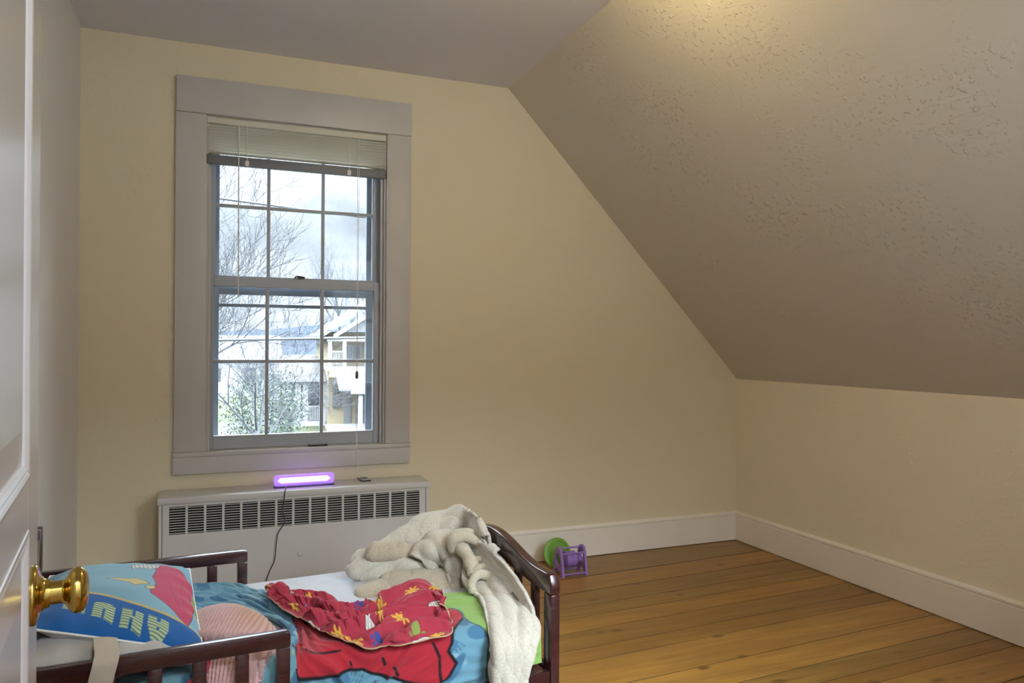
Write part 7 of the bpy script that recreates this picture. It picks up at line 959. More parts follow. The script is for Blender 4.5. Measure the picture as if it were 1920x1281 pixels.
-3,-3,-3,-3,-3,-3,-3,-3,-4,-3,-3,-3,-3,-3,-3,-3,5,1,-10,-9,3,0,-9,-9,4,-1,-8,-1,5,4,2,1,5,3,5,0,-6,1,2,1,-4,-2,-3,-8,-11,-6,0,-1,1,2,-4,-2,6,-3,-1,0,2,6,1,0,9,7,10,5,0,-7,-2,-1,0,-4,-4,1,6,-2,5,-9,5,-3,-1,6,2,-2,1,4,0,-7,-10,-5,1,2,0,6,4,-3,-3,0,-1,-1,1,-7,7,10,-2,-5,2,1,-3,-4,2,-6,-3,3,-1,1,-2,-1,10,0,-5,2,-6,-4,-4,7,0,0,0,0,-1,-1,-2,0,3,-2,-4,1,-4,-3,3,3,-4,4,1,0,2,6,3,-9,-6,-6,-3,4,-2,2,2,-1,0,-1,-5,0,4,3,-1,-1,-1,0,6,1,-5,5,8,-1,0,-9,-3,1,-2,-3,-4,-7,3,-2,5,3,-2,-2,1,1,-3,0,0,-1,-1,2,0,-4,0,6,-5,-6,-1,8,3,-5,5,6,-9,-7,-7,1,8,-5,-1,-1,3,1,-6,4,3,4,-1,-1,-1,-5,3,6,-6,-3,1,-7,3,5,-3,-1,0,2,-1,-1,-5,2,0,-2,-1,1,4,2,-2,-5,-2,-3,2,1,-1,1,0,3,4,-4,0,0,0,-4,-10,6,3,0,-3,-2,1,-1,-5,-3,4,5,-2,-4,9,-1,-2,-1,-2,1,-3,7,-1,1,-4,-2,-7,9,-4,-4,0,1,0,-3,5,1,-7,-1,0,2,0,3,0,-3,-5,4,-2,-3,2,4,-2,-4,4,4,1,-6,-4,10,-7,-5,6,-1,1,-3,-7,0,11,-8,-4,4,2,-7,1,4,-4,0,1,0,1,2,2,-7,4,6,-4,-9,2,5,-1,-8,0,0,2,4,-1,-6,3,4,-2,-3,0,-2,-5,0,5,-1,-5,0,2,-6,-7,8,11,-6,0,-2,-1,-4,3,1,1,1,0,6,-4,-2,-8,-1,5,0,-5,2,1,-4,4,0,-5,2,7,-8,-6,12,3,-6,-4,1,-2,-5,-4,7,5,-4,2,-1,-2,3,-1,-6,2,1,-4,-5,3,4,-2,-3,2,5,-5,-10,15,5,-6,-3,-1,1,-6,0,-5,1,15,-8,-7,9,-1,-7,-1,7,-3,-5,5,-2,0,7,-6,-6,0,5,-7,2,6,1,-3,-2,0,0,-1,-2,1,-4,1,1,0,-4,5,2,-6,1,-4,3,-6,0,5,-2,-2,-2,0,-12,3,13,1,-5,1,0,1,0,1,-10,6,1,-6,2,7,1,-2,-4,2,-3,-5,6,-4,4,6,-10,-5,4,-2,-1,4,-1,-1,-1,-2,5,-1,3,-9,3,0,1,-1,-3,0,7,0,-6,-4,0,2,-1,-7,6,1,1,4,4,-15,-6,-1,1,4,-3,2,4,6,-4,-9,-1,4,-2,0,5,0,-1,0,2,-3,3,4,-9,-4,-1,11,-4,4,-11,0,5,-3,-3,-2,0,5,1,1,-4,-2,5,0,0,-3,-1,4,
-5,-3,-5,1,0,0,-6,9,0,-4,10,-18,11,2,-6,0,0,-4,0,-1,3,-7,9,-1,-2,-4,3,3,-2,-2,4,1,-7,2,5,-4,0,-4,5,-2,-5,-9,9,5,-2,-3,-1,4,-5,2,-2,2,-2,4,0,0,-8,-4,10,-5,0,-1,1,1,-5,0,9,-3,-7,6,-14,3,6,1,-2,-4,-2,8,6,-6,-11,5,1,0,-2,1,0,-4,4,2,0,-3,0,-3,-1,-4,5,6,-2,-2,-4,6,3,1,-6,0,1,-6,0,2,3,-5,4,-1,1,-6,4,-7,-4,-2,1,7,-3,-7,-6,6,2,-5,-6,9,1,-5,4,6,-7,-10,8,7,-1,-2,1,2,-1,-3,0,1,-6,1,4,6,-8,1,13,-2,-12,-1,4,0,-2,-3,-3,-1,7,-2,1,0,0,1,1,2,-5,-2,-1,6,-3,-10,-7,3,-3,-1,4,-5,-4,1,0,12,1,-10,5,-4,-3,10,7,-10,-9,4,2,0,2,0,-1,-1,-1,2,4,-1,-3,-2,1,3,-6,6,0,-1,0,2,-4,-2,5,-3,-3,2,0,2,-1,0,-5,5,2,-7,-2,3,3,-15,-3,1,-1,0,4,0,-4,-3,7,1,2,-4,-5,7,-1,-8,-1,10,-1,-9,7,-1,1,-1,-1,2,3,-1,-4,2,-1,-4,7,-2,-6,-4,10,1,1,-3,-1,-3,4,7,-8,-2,0,-2,3,-2,-1,-3,4,2,-4,-1,2,-19,4,-3,5,-4,0,-2,6,0,-6,0,-2,2,-3,11,6,-12,-2,1,3,0,-3,3,-2,0,2,-1,5,0,-7,-1,6,-2,-4,1,1,-4,1,3,2,-1,-5,-1,-2,3,4,-4,-1,-1,2,-2,5,-2,-4,4,-2,1,0,-21,4,7,-3,-4,3,6,-4,0,-6,2,7,2,-5,-8,2,7,-3,-1,-1,0,-2,0,1,0,-2,0,-2,0,4,0,-2,5,-2,-1,0,2,-4,-2,1,3,1,-1,-5,-1,5,-1,-1,2,-1,1,0,0,-4,0,0,1,0,-22,3,5,3,-4,0,1,-5,-3,5,-1,1,2,5,-8,-2,6,1,-1,-1,1,-1,1,0,-1,-2,-3,1,3,-1,-2,-5,2,8,0,0,-2,-2,-5,3,4,0,0,-2,-1,0,0,-1,1,1,-1,-3,-1,0,8,3,-8,0,-21,2,-5,8,6,-13,1,9,-6,3,4,-8,-1,2,1,-6,2,3,-1,3,1,1,-3,1,3,-2,0,-5,8,0,-4,-1,-1,5,2,-1,-2,-2,-2,-5,2,3,-1,0,2,-3,1,1,-3,2,-3,-1,3,1,0,4,-2,-1,-19,8,2,-5,1,2,-5,2,9,-10,-1,3,-9,0,5,-5,-1,6,-1,1,-1,1,0,-2,2,-1,-2,4,1,-5,4,2,-7,-8,3,5,7,0,-5,-2,0,1,1,-3,2,1,-2,1,1,1,0,-3,1,5,-4,-1,4,-3,-16,3,-5,-6,5,6,-4,-1,7,5,-11,9,-5,-1,5,-1,
-7,0,2,-3,-2,3,4,-2,-1,1,-6,-1,8,-2,-2,5,-1,-10,0,-2,7,0,0,0,-3,5,-2,1,-3,3,0,0,4,-3,3,3,-9,3,-1,-3,4,-1,-10,1,0,2,-6,2,-3,-7,6,-3,9,-9,9,-5,-5,7,1,-7,-1,9,0,-5,-2,4,-5,0,3,2,-8,20,-7,-7,-7,0,3,4,-5,9,5,-12,-4,1,5,2,-1,-2,1,-2,0,-1,1,4,2,-9,0,0,4,-1,-9,-3,-2,5,7,0,4,-5,-11,2,-3,1,-4,2,1,2,-1,-3,2,-6,7,2,-9,4,6,-7,1,2,0,1,4,-3,7,0,-10,-5,4,1,3,4,-3,-4,2,2,-1,-3,-1,3,-2,1,-5,-3,12,0,-8,4,-5,3,-11,-2,0,-7,-1,4,-8,-1,-8,27,-11,-2,3,-1,1,3,1,-1,-1,1,-3,1,4,-4,0,4,3,-14,5,-8,6,7,-5,3,-4,1,-5,4,-2,8,-2,-3,1,1,1,-2,-2,0,-1,3,0,-3,-5,7,-1,0,-1,2,-12,-3,1,-1,-9,-6,13,3,3,-17,8,-1,5,-4,-5,4,5,2,-4,-2,1,2,-2,0,-3,3,8,6,-10,-8,3,1,4,2,0,-6,5,-9,6,1,2,-4,-1,3,-1,1,0,-3,-3,4,1,-3,-2,2,2,-5,2,1,-16,0,0,1,1,-4,-5,14,1,-17,2,0,5,5,-5,-5,3,3,0,-1,-3,5,0,0,-4,6,1,5,-5,6,-10,-2,-5,6,13,-5,-11,3,1,-2,2,-2,2,-2,0,1,0,0,3,-3,1,-2,-3,-2,5,3,-5,2,-18,-1,2,-2,5,1,-1,0,6,-2,-10,1,-2,5,3,-3,-3,1,1,6,-10,-3,6,-4,3,2,-11,10,9,-9,3,-3,-4,-3,3,13,-3,-11,4,1,4,0,-3,-2,2,2,-1,-1,-1,-4,7,0,-1,-1,-4,-1,5,-2,-21,1,-1,3,1,3,-1,-6,8,5,-4,-2,-4,-1,8,-2,-5,0,1,-2,7,-6,5,1,-2,-7,-1,-5,4,3,4,1,9,-5,-11,6,6,2,-13,3,3,2,-5,-2,-2,1,2,2,-1,-4,4,3,-3,1,1,-1,-4,4,-22,4,1,4,-5,-3,5,0,-4,0,5,5,-1,-4,-2,2,-1,3,0,-6,-1,3,3,1,-4,-6,3,-2,-3,4,5,0,1,3,0,-5,4,1,-5,-3,4,0,-1,-2,0,-1,2,-3,6,-6,-4,11,0,-5,3,1,-3,0,-21,4,0,-3,1,0,2,3,-5,0,6,0,0,0,-2,0,1,-3,12,-2,-10,-4,6,-4,1,8,1,-6,-14,7,2,5,-4,2,6,-5,-1,1,3,-1,-7,0,1,1,1,1,-1,-2,1,-2,-2,3,4,-5,-4,6,3,-3,-19,4,-3,-1,1,0,-3,4,-1,1,3,-3,1,2,0,-1,-1,-5,3,9,4,-4,-11,3,-1,4,7,-5,1,-10,2,4,-2,
0,-5,5,-6,2,4,4,-5,0,4,-1,0,-3,0,5,-11,4,0,-1,4,-5,2,6,-1,-5,-16,2,-1,6,-7,-1,0,-5,4,-1,3,-1,1,-1,0,2,-2,-3,-10,11,11,-8,-3,4,0,0,3,-10,8,5,-12,4,-1,1,6,-7,4,-4,-5,-5,5,7,-3,3,-2,-1,2,-1,7,-2,-8,-2,2,4,-4,0,3,-4,-12,3,2,-7,-5,-2,9,0,-5,9,-8,1,-1,-2,2,0,3,3,-8,-8,6,6,-8,5,10,-9,-1,-2,5,6,-4,-8,4,-2,4,-1,0,2,7,-4,-4,-2,-1,1,0,-2,0,-4,-2,13,-1,-9,-2,4,7,-12,2,5,-10,-9,-2,9,-2,-7,8,1,-6,-1,-3,9,-3,3,1,-4,-3,10,-1,-7,0,9,0,-11,-2,5,-9,15,-1,1,-2,-5,-1,1,-3,3,2,-1,3,2,1,-4,0,-2,-1,3,-5,1,-9,8,6,-4,-5,-1,-5,5,-1,6,-8,-6,-12,2,19,-4,-4,-1,6,-5,3,-5,3,-3,0,4,-2,-7,9,-2,-10,5,4,-7,0,6,7,-2,-11,1,6,-1,12,-13,-1,6,-9,-1,1,-5,5,5,1,-1,-4,0,4,-3,7,-11,6,2,-5,2,2,-7,-1,5,-11,8,-1,-12,1,17,-16,-5,5,-1,6,-7,1,-1,-2,1,5,0,-2,2,0,-8,8,6,-8,-3,3,-1,-1,-9,5,-3,3,9,-6,3,0,-6,-7,9,-4,2,0,1,4,-3,-1,6,0,-7,-2,5,5,-2,3,-8,-8,7,-18,-4,16,2,-14,-7,1,7,-2,0,-2,2,2,2,-1,-1,-1,4,-5,-2,6,-8,3,5,4,-5,-6,1,-7,7,-4,4,1,7,-4,-13,8,7,0,-1,-3,-4,3,1,3,0,-3,3,-1,-3,-6,-1,0,3,0,7,9,-12,-20,-6,-1,-1,11,2,-1,-2,0,2,-4,3,0,1,-1,1,1,-2,-1,0,6,4,-9,5,-1,-3,-4,0,1,-5,17,-7,-6,3,2,-1,-6,0,6,2,-2,-4,1,-1,0,1,0,4,-2,2,-5,2,-2,-1,0,-4,3,2,-22,0,1,1,0,1,5,1,-3,0,0,1,-1,-1,0,0,5,-3,-1,-1,-7,6,-1,-6,5,3,-3,2,5,-4,3,4,-10,-4,5,2,0,3,-8,2,7,-1,-1,1,-3,-2,-1,1,0,0,-2,-1,4,0,-4,3,-1,-1,-21,3,4,0,-3,-1,3,1,2,-3,-1,-1,2,-1,1,-2,-1,0,5,-6,-3,-3,7,1,0,0,0,2,4,-3,-2,6,-3,-6,1,2,-3,0,2,-3,5,4,-1,-4,-1,2,-2,-9,2,7,0,-5,0,0,5,0,-5,2,-21,10,-2,2,3,-4,-1,-3,0,3,1,-2,2,-1,-2,2,-3,-1,-1,3,-3,-3,4,-2,-1,10,2,-5,0,4,-12,3,4,-1,0,-3,-2,3,5,-5,-3,4,
-5,5,2,-1,0,-6,0,2,7,-2,-3,-3,0,3,-3,1,-18,8,1,-3,-2,5,-4,0,-2,8,-3,-2,-2,2,-1,-2,1,1,-1,5,3,-4,-7,-2,-3,-1,8,2,-2,2,7,-7,-1,-2,3,0,0,-3,5,0,-3,-3,-1,1,0,-3,-1,3,0,1,-1,2,0,2,-4,-3,3,-1,-14,2,1,4,-2,0,0,-2,-2,1,1,1,-4,-1,2,1,-5,-3,5,-1,3,7,-6,0,-5,-6,3,4,11,4,-15,0,-1,2,-3,4,-2,2,1,-2,-1,-5,5,1,1,-3,0,6,-3,-1,8,1,-7,-2,5,-1,-4,-2,-10,-4,1,3,-1,0,1,-1,4,-8,5,-1,2,-1,0,0,0,-3,-2,-8,2,12,7,-6,4,-9,-13,6,9,-5,-2,-4,2,1,8,-1,9,-12,-1,3,-2,3,-2,0,0,3,3,-5,-1,-2,-3,4,4,-4,-4,9,3,-10,-9,1,-8,-2,6,3,-4,-2,0,-1,0,1,3,1,1,-1,1,-5,0,10,-6,-14,12,9,-8,2,-5,-15,7,2,10,-4,0,-2,-1,-1,0,9,-19,17,-4,2,5,-14,0,5,2,-1,1,-2,-8,2,5,4,-3,-3,2,0,-8,9,0,-16,-1,3,3,-3,-1,0,-1,1,-5,3,-1,0,1,9,-5,-5,-1,0,-3,1,3,5,4,3,-18,10,-8,12,1,-4,-5,4,-4,-3,8,-8,4,-3,4,12,-7,-3,1,-4,1,-1,2,-3,-1,2,-3,-1,-2,-6,-4,1,-1,7,-9,-4,-2,4,-4,2,-7,6,-2,0,4,0,1,1,-5,0,2,-15,4,8,-3,7,0,-1,-5,-8,7,-3,3,3,-10,2,11,-9,9,-3,-1,3,-5,1,-1,3,1,-1,-1,0,5,-7,5,-2,1,-3,-3,3,-2,-8,4,1,10,0,-9,-4,1,-2,1,-1,0,-2,0,2,-7,5,4,1,3,4,-19,-3,6,2,10,2,-11,-2,-6,13,-8,5,3,-8,0,3,-1,-1,3,2,-6,2,1,-8,0,10,1,-1,-7,1,-5,6,2,2,-2,-2,-1,-3,-1,4,7,-5,1,-1,-1,-5,1,-3,2,-2,0,4,3,-7,6,-3,-11,12,4,-9,4,-6,-3,-3,8,7,-5,-10,11,0,3,0,-13,6,-7,4,1,-2,2,-5,4,5,-2,-4,5,-7,2,0,-4,0,1,-2,4,-1,0,0,-2,1,5,7,-6,-1,-2,-1,0,-6,2,2,-6,2,6,-5,-2,4,0,-5,12,-3,-4,-2,1,-1,5,-5,2,-5,-2,0,4,0,7,-7,6,-6,-5,-6,6,-1,0,1,-1,-2,0,-1,-2,5,2,-2,-4,-1,0,1,2,2,-2,-1,-3,3,1,5,-3,-2,1,0,-2,3,-2,-7,0,4,-6,2,8,-1,-16,11,-1,-4,0,7,-12,6,3,3,-5,2,-2,0,-1,10,-8,-2,-1,2,-7,0,3,-1,-1,0,-3,3,0,-5,
0,0,2,3,2,-4,5,4,-1,-3,-5,-2,3,5,0,1,-1,-1,0,-1,1,-4,-5,3,4,-4,-1,0,-3,-4,4,0,-4,4,-1,-3,7,-3,3,-3,0,2,-4,0,0,-1,1,3,0,-2,-2,2,0,1,-2,-11,3,0,1,-2,3,3,1,-2,9,1,3,-3,2,3,-4,-4,2,-1,-1,-1,0,0,-1,0,-3,2,1,-2,-2,0,1,-8,8,3,-2,-6,1,-9,11,-4,-1,-2,1,2,0,-8,2,4,-2,-1,8,0,-3,-2,1,4,-18,6,1,7,-4,0,1,0,1,-3,12,-2,3,-1,1,-3,4,-2,-3,-1,1,-1,-3,2,0,0,2,-3,-3,1,-2,4,-3,-1,-2,6,3,-3,3,-6,-13,8,-1,0,-4,-3,9,2,-3,-9,-1,-2,7,4,-4,1,-2,-10,10,5,-3,-1,0,-2,-2,3,1,1,16,-3,-1,0,-1,-2,-4,1,6,-4,0,1,1,-2,-1,-2,3,-1,-2,0,-1,-3,2,5,-9,-2,2,1,2,1,-6,1,2,-3,3,0,-6,3,1,-3,4,-3,-2,-2,4,0,1,-6,8,-1,-1,-4,0,2,-2,0,2,1,15,-7,-3,2,-5,-5,7,-6,8,3,-7,4,2,-3,-1,-1,1,0,1,2,1,0,2,1,-3,-4,-7,4,-3,1,-2,-2,-3,2,4,1,-6,5,-2,9,-3,1,-8,-5,3,-1,-8,1,1,5,-1,-1,6,1,0,0,0,4,18,-11,2,1,-6,-4,8,5,-13,6,3,-2,-1,-1,1,0,0,0,0,-5,5,-3,-5,0,9,-3,3,-11,-3,5,2,1,-3,3,-5,6,0,-2,0,-6,0,1,3,-2,-1,-1,9,-6,-5,-4,1,3,-1,2,3,0,1,4,20,-4,-6,-3,-2,5,4,1,0,-1,-7,0,-2,3,1,0,-1,2,-1,-2,-2,3,2,0,-4,-1,-3,3,1,5,-8,5,2,-3,-8,6,-1,-9,1,-2,8,-3,-4,5,-3,-2,2,18,-17,-4,2,0,0,-2,2,0,0,7,18,-6,3,2,-4,-3,0,1,2,-3,-4,-2,3,0,0,3,-2,1,1,0,-1,-2,-1,2,-3,-1,-1,3,2,-15,5,5,-5,4,5,-10,3,0,-2,5,-8,3,-7,6,1,0,0,-5,-1,6,-1,-2,0,2,0,-1,0,6,17,-6,-2,0,1,3,0,-4,-3,-1,3,-1,2,-2,-1,2,3,-5,1,5,-3,1,-1,-6,-2,-3,4,0,-2,3,3,-9,9,-1,2,-11,-3,5,6,-7,1,-1,2,-8,-1,3,1,-4,8,1,-2,-1,-3,5,2,-3,0,5,13,-3,-2,0,5,2,-6,-3,1,2,-2,0,2,-3,-1,-1,3,2,-5,4,4,-3,-1,-3,0,4,-3,0,-1,11,-2,-10,-5,0,1,0,-2,-4,3,3,1,-1,-2,1,0,0,-7,4,2,-3,4,-3,-2,4,9,-4,-1,-3,9,0,1,0,3,-5,-4,1,1,4,-4,1,2,-1,-2,-2,0,
4,1,-7,8,0,-1,-1,0,2,-1,-5,3,1,-4,4,-3,0,-3,-2,2,-4,2,4,-4,-2,1,-1,0,-4,1,-8,8,2,0,3,-1,-1,1,2,0,-3,7,2,-2,1,-2,-3,0,1,2,-7,7,2,-2,-1,0,1,-5,4,1,-1,1,3,-1,0,1,-2,-1,-1,0,-1,1,-2,1,0,-6,2,0,-1,4,-4,1,-2,1,1,-4,-3,3,-4,1,4,0,4,0,-2,0,0,1,-4,6,1,1,-1,-3,-2,0,1,2,-5,6,3,-7,2,4,-3,-3,0,3,1,-7,7,1,0,-1,-2,0,2,2,-9,2,1,0,-7,0,5,-1,4,-5,0,1,0,-1,-3,-1,2,-2,3,1,1,-1,-1,2,-2,0,3,-1,-3,7,0,-1,0,-2,0,0,0,-1,3,-1,2,-4,2,2,-2,-2,-1,4,-2,-5,-1,7,1,-1,0,0,-1,1,-3,-2,0,7,-4,1,-5,-1,10,-9,0,0,2,-3,1,-1,2,-12,9,2,-2,2,1,1,1,-2,0,0,-3,9,-5,0,0,0,0,2,-1,-5,8,0,-4,2,2,-3,1,-1,-7,-1,8,-1,-6,-1,4,0,1,2,1,-1,-1,0,-1,1,-1,0,0,6,-5,-3,1,-4,2,2,0,2,-4,3,-4,2,-2,5,-2,4,-2,-3,-1,2,-3,11,-7,1,0,1,1,0,-1,1,-2,1,-3,1,2,-2,-1,3,-1,-5,-4,9,-1,-6,1,6,-7,7,5,-6,0,2,4,-11,1,0,5,1,-4,-2,1,2,-4,-1,1,1,-1,4,-2,-3,5,-5,5,-1,-5,1,1,0,0,13,-4,-2,-1,1,-1,0,1,-1,0,-1,-1,0,1,-2,0,1,-1,-1,-3,3,0,1,0,-2,3,0,3,-3,3,-5,2,2,1,-4,2,-3,-1,1,-3,5,-2,-1,-3,-4,6,-6,6,-3,-2,2,-3,1,6,0,-3,0,3,13,-6,0,1,-2,0,-1,-3,3,-1,1,-1,-1,1,1,-2,0,0,-2,0,2,0,-1,-2,-5,8,2,1,5,-5,5,-7,2,2,4,-6,-2,-2,0,4,-4,3,-1,-2,0,-5,6,-4,5,-3,0,-8,-1,10,4,7,-9,-1,10,-3,1,-1,-2,-2,0,2,0,0,-2,1,-1,0,1,0,-2,-1,0,0,1,2,0,-3,-3,7,6,-7,-1,0,-4,5,0,1,0,2,0,-6,6,-5,-1,-1,2,1,1,-2,-1,1,2,-1,2,3,-7,-15,3,5,3,7,6,0,0,-1,-4,-2,1,3,0,1,0,-1,1,-2,3,0,-3,-1,5,-2,-6,5,0,-1,2,2,2,-1,-1,-1,4,-4,-3,0,0,-1,-1,5,-9,9,-4,1,0,0,2,2,4,-6,-2,3,-4,4,2,-5,-4,0,-1,6,1,1,1,-4,-2,5,-1,0,1,1,1,0,-2,-2,2,3,-2,1,-1,1,-6,2,4,5,2,-3,-5,-3,-1,7,0,-5,3,-1,1,1,-3,-1,3,-5,0,-1,1,2,2,2,-1,2,-6,-1,1,-1,
5,2,-8,3,3,-1,-3,1,0,2,2,-1,-1,-1,1,-1,1,5,1,-2,-4,3,3,-1,-2,0,-3,-5,4,13,5,-2,-10,0,-3,2,-3,4,-2,-2,-1,-1,1,3,2,-3,1,-2,-1,1,0,3,2,1,0,-3,-3,3,0,4,-8,-4,9,-4,-6,9,-4,1,-1,-3,2,-1,-1,1,0,1,3,-2,-3,3,5,-1,1,1,-2,-3,-3,3,12,-7,-3,-3,0,5,0,-1,-1,-1,-1,1,2,0,0,1,2,1,-2,-1,1,0,0,3,-2,0,0,-1,-1,-1,3,-7,-3,4,-8,10,-1,0,1,-4,-3,2,0,3,0,-5,1,5,1,-1,2,0,-1,3,2,-1,-3,-5,7,-5,-5,3,5,-1,-2,0,3,3,-2,-1,0,0,-1,2,1,1,2,1,-2,0,-2,0,4,-2,-1,-3,1,-1,1,1,-4,-3,-9,7,-1,1,2,2,1,-3,1,-4,1,0,0,6,0,-5,1,3,-2,-2,1,5,-1,-2,-3,0,-2,9,-1,-9,7,0,-3,1,3,1,0,0,2,-3,2,0,1,-2,-2,-3,5,5,-1,-2,0,0,-2,1,-4,-1,0,-4,-8,2,1,2,-1,2,-1,2,-1,1,-2,-1,1,0,5,-2,-6,7,3,-1,-2,-3,4,-7,2,8,-4,3,0,-3,-3,5,1,0,1,-1,1,-1,2,3,-2,1,-1,0,-2,2,-1,2,-3,1,-1,0,-1,0,2,-3,-2,-4,-6,-3,5,-4,2,4,-1,-1,1,3,0,2,-5,-5,4,2,-1,0,4,3,0,-3,-3,-1,0,2,4,1,1,2,-3,-4,1,-1,-1,4,0,5,-7,0,1,2,1,1,-1,2,-1,-3,0,4,-1,-1,1,-3,1,-1,0,-6,-6,-2,1,2,2,2,3,1,-2,-3,1,0,4,-7,-5,3,0,-4,2,3,3,0,3,1,-8,0,3,4,1,0,4,0,-2,2,2,-1,3,-2,-2,0,4,0,-1,1,0,-8,6,7,5,-12,-1,4,-1,-2,-2,0,-3,-3,-6,0,-6,4,1,0,1,0,1,0,1,2,0,4,-3,-3,0,-1,-4,-1,3,10,-4,0,1,4,6,-8,2,1,1,-4,2,1,1,1,-4,-1,5,1,-3,1,6,0,6,-1,-1,-5,-1,8,-3,-5,-2,1,-1,-3,-1,-1,-6,-6,7,-2,1,1,2,2,0,5,2,0,-3,-4,2,0,0,-5,0,-1,2,4,-6,-1,-6,3,12,-2,1,1,-5,9,2,-3,-2,0,3,0,-1,-3,2,1,-4,1,4,9,-3,-6,4,-1,-2,5,3,-6,-2,-1,0,-1,-10,3,0,3,1,2,-1,-1,2,-3,-2,-1,2,2,-1,2,0,0,2,-1,-2,-1,8,-3,-7,-6,4,6,4,-4,2,3,1,3,0,-2,0,2,3,-1,-1,-1,1,0,-3,0,-5,8,-6,-4,12,-7,0,7,-2,1,-1,2,-13,3,0,0,0,0,-1,1,0,0,1,0,-1,1,2,-1,2,5,-3,1,-2,-5,6,3,-1,-3,-6,-1,1,
12,3,-7,2,0,5,2,-1,-2,-1,5,-1,-1,0,-1,1,0,2,-2,-2,5,2,7,-3,-3,0,1,-1,2,-18,6,1,2,0,-2,-1,-1,0,0,1,2,0,-1,0,1,0,2,3,0,4,-3,-2,1,4,-4,-4,-2,1,2,4,5,-2,2,-2,4,1,8,-1,-4,-1,2,-1,1,0,5,0,3,4,-4,-12,12,-7,2,1,-2,2,2,-21,5,0,-2,2,3,0,0,0,1,-1,0,2,0,0,1,-1,0,1,0,3,4,-3,1,2,1,-6,-3,8,3,-5,1,2,-3,4,4,6,-2,4,4,-4,0,1,1,2,-6,1,2,6,6,0,-17,2,3,7,-2,-3,1,-23,6,-1,1,0,1,3,2,-1,1,1,-1,-1,0,0,1,0,-1,1,1,-2,1,3,-1,4,9,0,-4,-4,6,0,-6,0,2,0,-1,3,0,7,-2,1,5,5,-1,-4,-1,-2,-1,2,3,7,-1,2,-4,-1,4,-3,1,-24,6,1,1,1,1,-1,2,3,0,1,0,1,1,0,3,3,-3,4,3,-4,0,1,0,-5,9,10,2,-17,-9,20,-3,-6,0,-6,-3,-5,8,1,10,-1,8,6,-2,-4,-1,1,2,-5,5,-2,2,3,0,0,0,5,-6,-22,3,1,-1,2,3,-1,0,3,2,-1,3,1,1,1,-2,6,5,-7,7,2,-4,-1,-1,-4,-1,10,5,5,-6,-9,14,-6,-2,0,-3,5,-11,2,-2,3,-1,7,3,4,0,0,-1,0,-1,6,-2,1,3,1,-1,-4,2,-19,1,1,0,2,0,1,1,-1,5,0,-1,4,0,1,0,-1,3,-2,-5,6,1,-1,1,1,-8,6,11,-3,-2,-12,-3,17,-2,3,3,-2,-1,-4,-4,6,-10,1,3,8,1,2,6,-1,6,-1,2,2,-3,3,-2,-3,12,-16,0,1,0,1,3,2,-1,-1,0,2,4,-3,3,1,0,-4,1,3,-3,-2,1,3,1,2,-6,-13,7,15,-8,7,2,-6,4,-1,-2,1,11,-11,7,-5,6,-5,6,0,7,5,-2,8,-5,-1,2,-2,1,-10,7,4,2,-13,-2,1,4,-2,-3,3,2,2,-4,2,-1,2,0,1,3,2,-3,3,2,-1,2,1,2,4,2,-8,-18,-6,13,1,-2,4,4,6,4,-1,-5,10,-4,7,-4,-9,-3,-1,0,0,-2,-2,-1,1,2,4,4,7,1,7,1,1062,0,7,0,0,0,0,0,0,0,1,5,0,0,0,0,2,1,0,0,0,0,2,3,0,0,4,2,0,0,0,0,0,0,0,0,0,0,0,0,0,0,0,0,0,0,0,0,-1,-2,0,0,0,-2,-1,0,0,0,-7,13,-2,3,14,17,4,2,12,3,-2,-12,-5,-9,-8,-6,-7,-11,-6,0,-2,3,0,3,0,3,10,4,-6,6,7,8,9,7,2,-9,-3,-2,-3,-2,-3,-9,0,-2,-9,-8,-4,-4,1,7,-6,0,3,6,2,-8,-2,4,7,-11,1,-5,-6,-3,5,-3,-4,3,1,1,
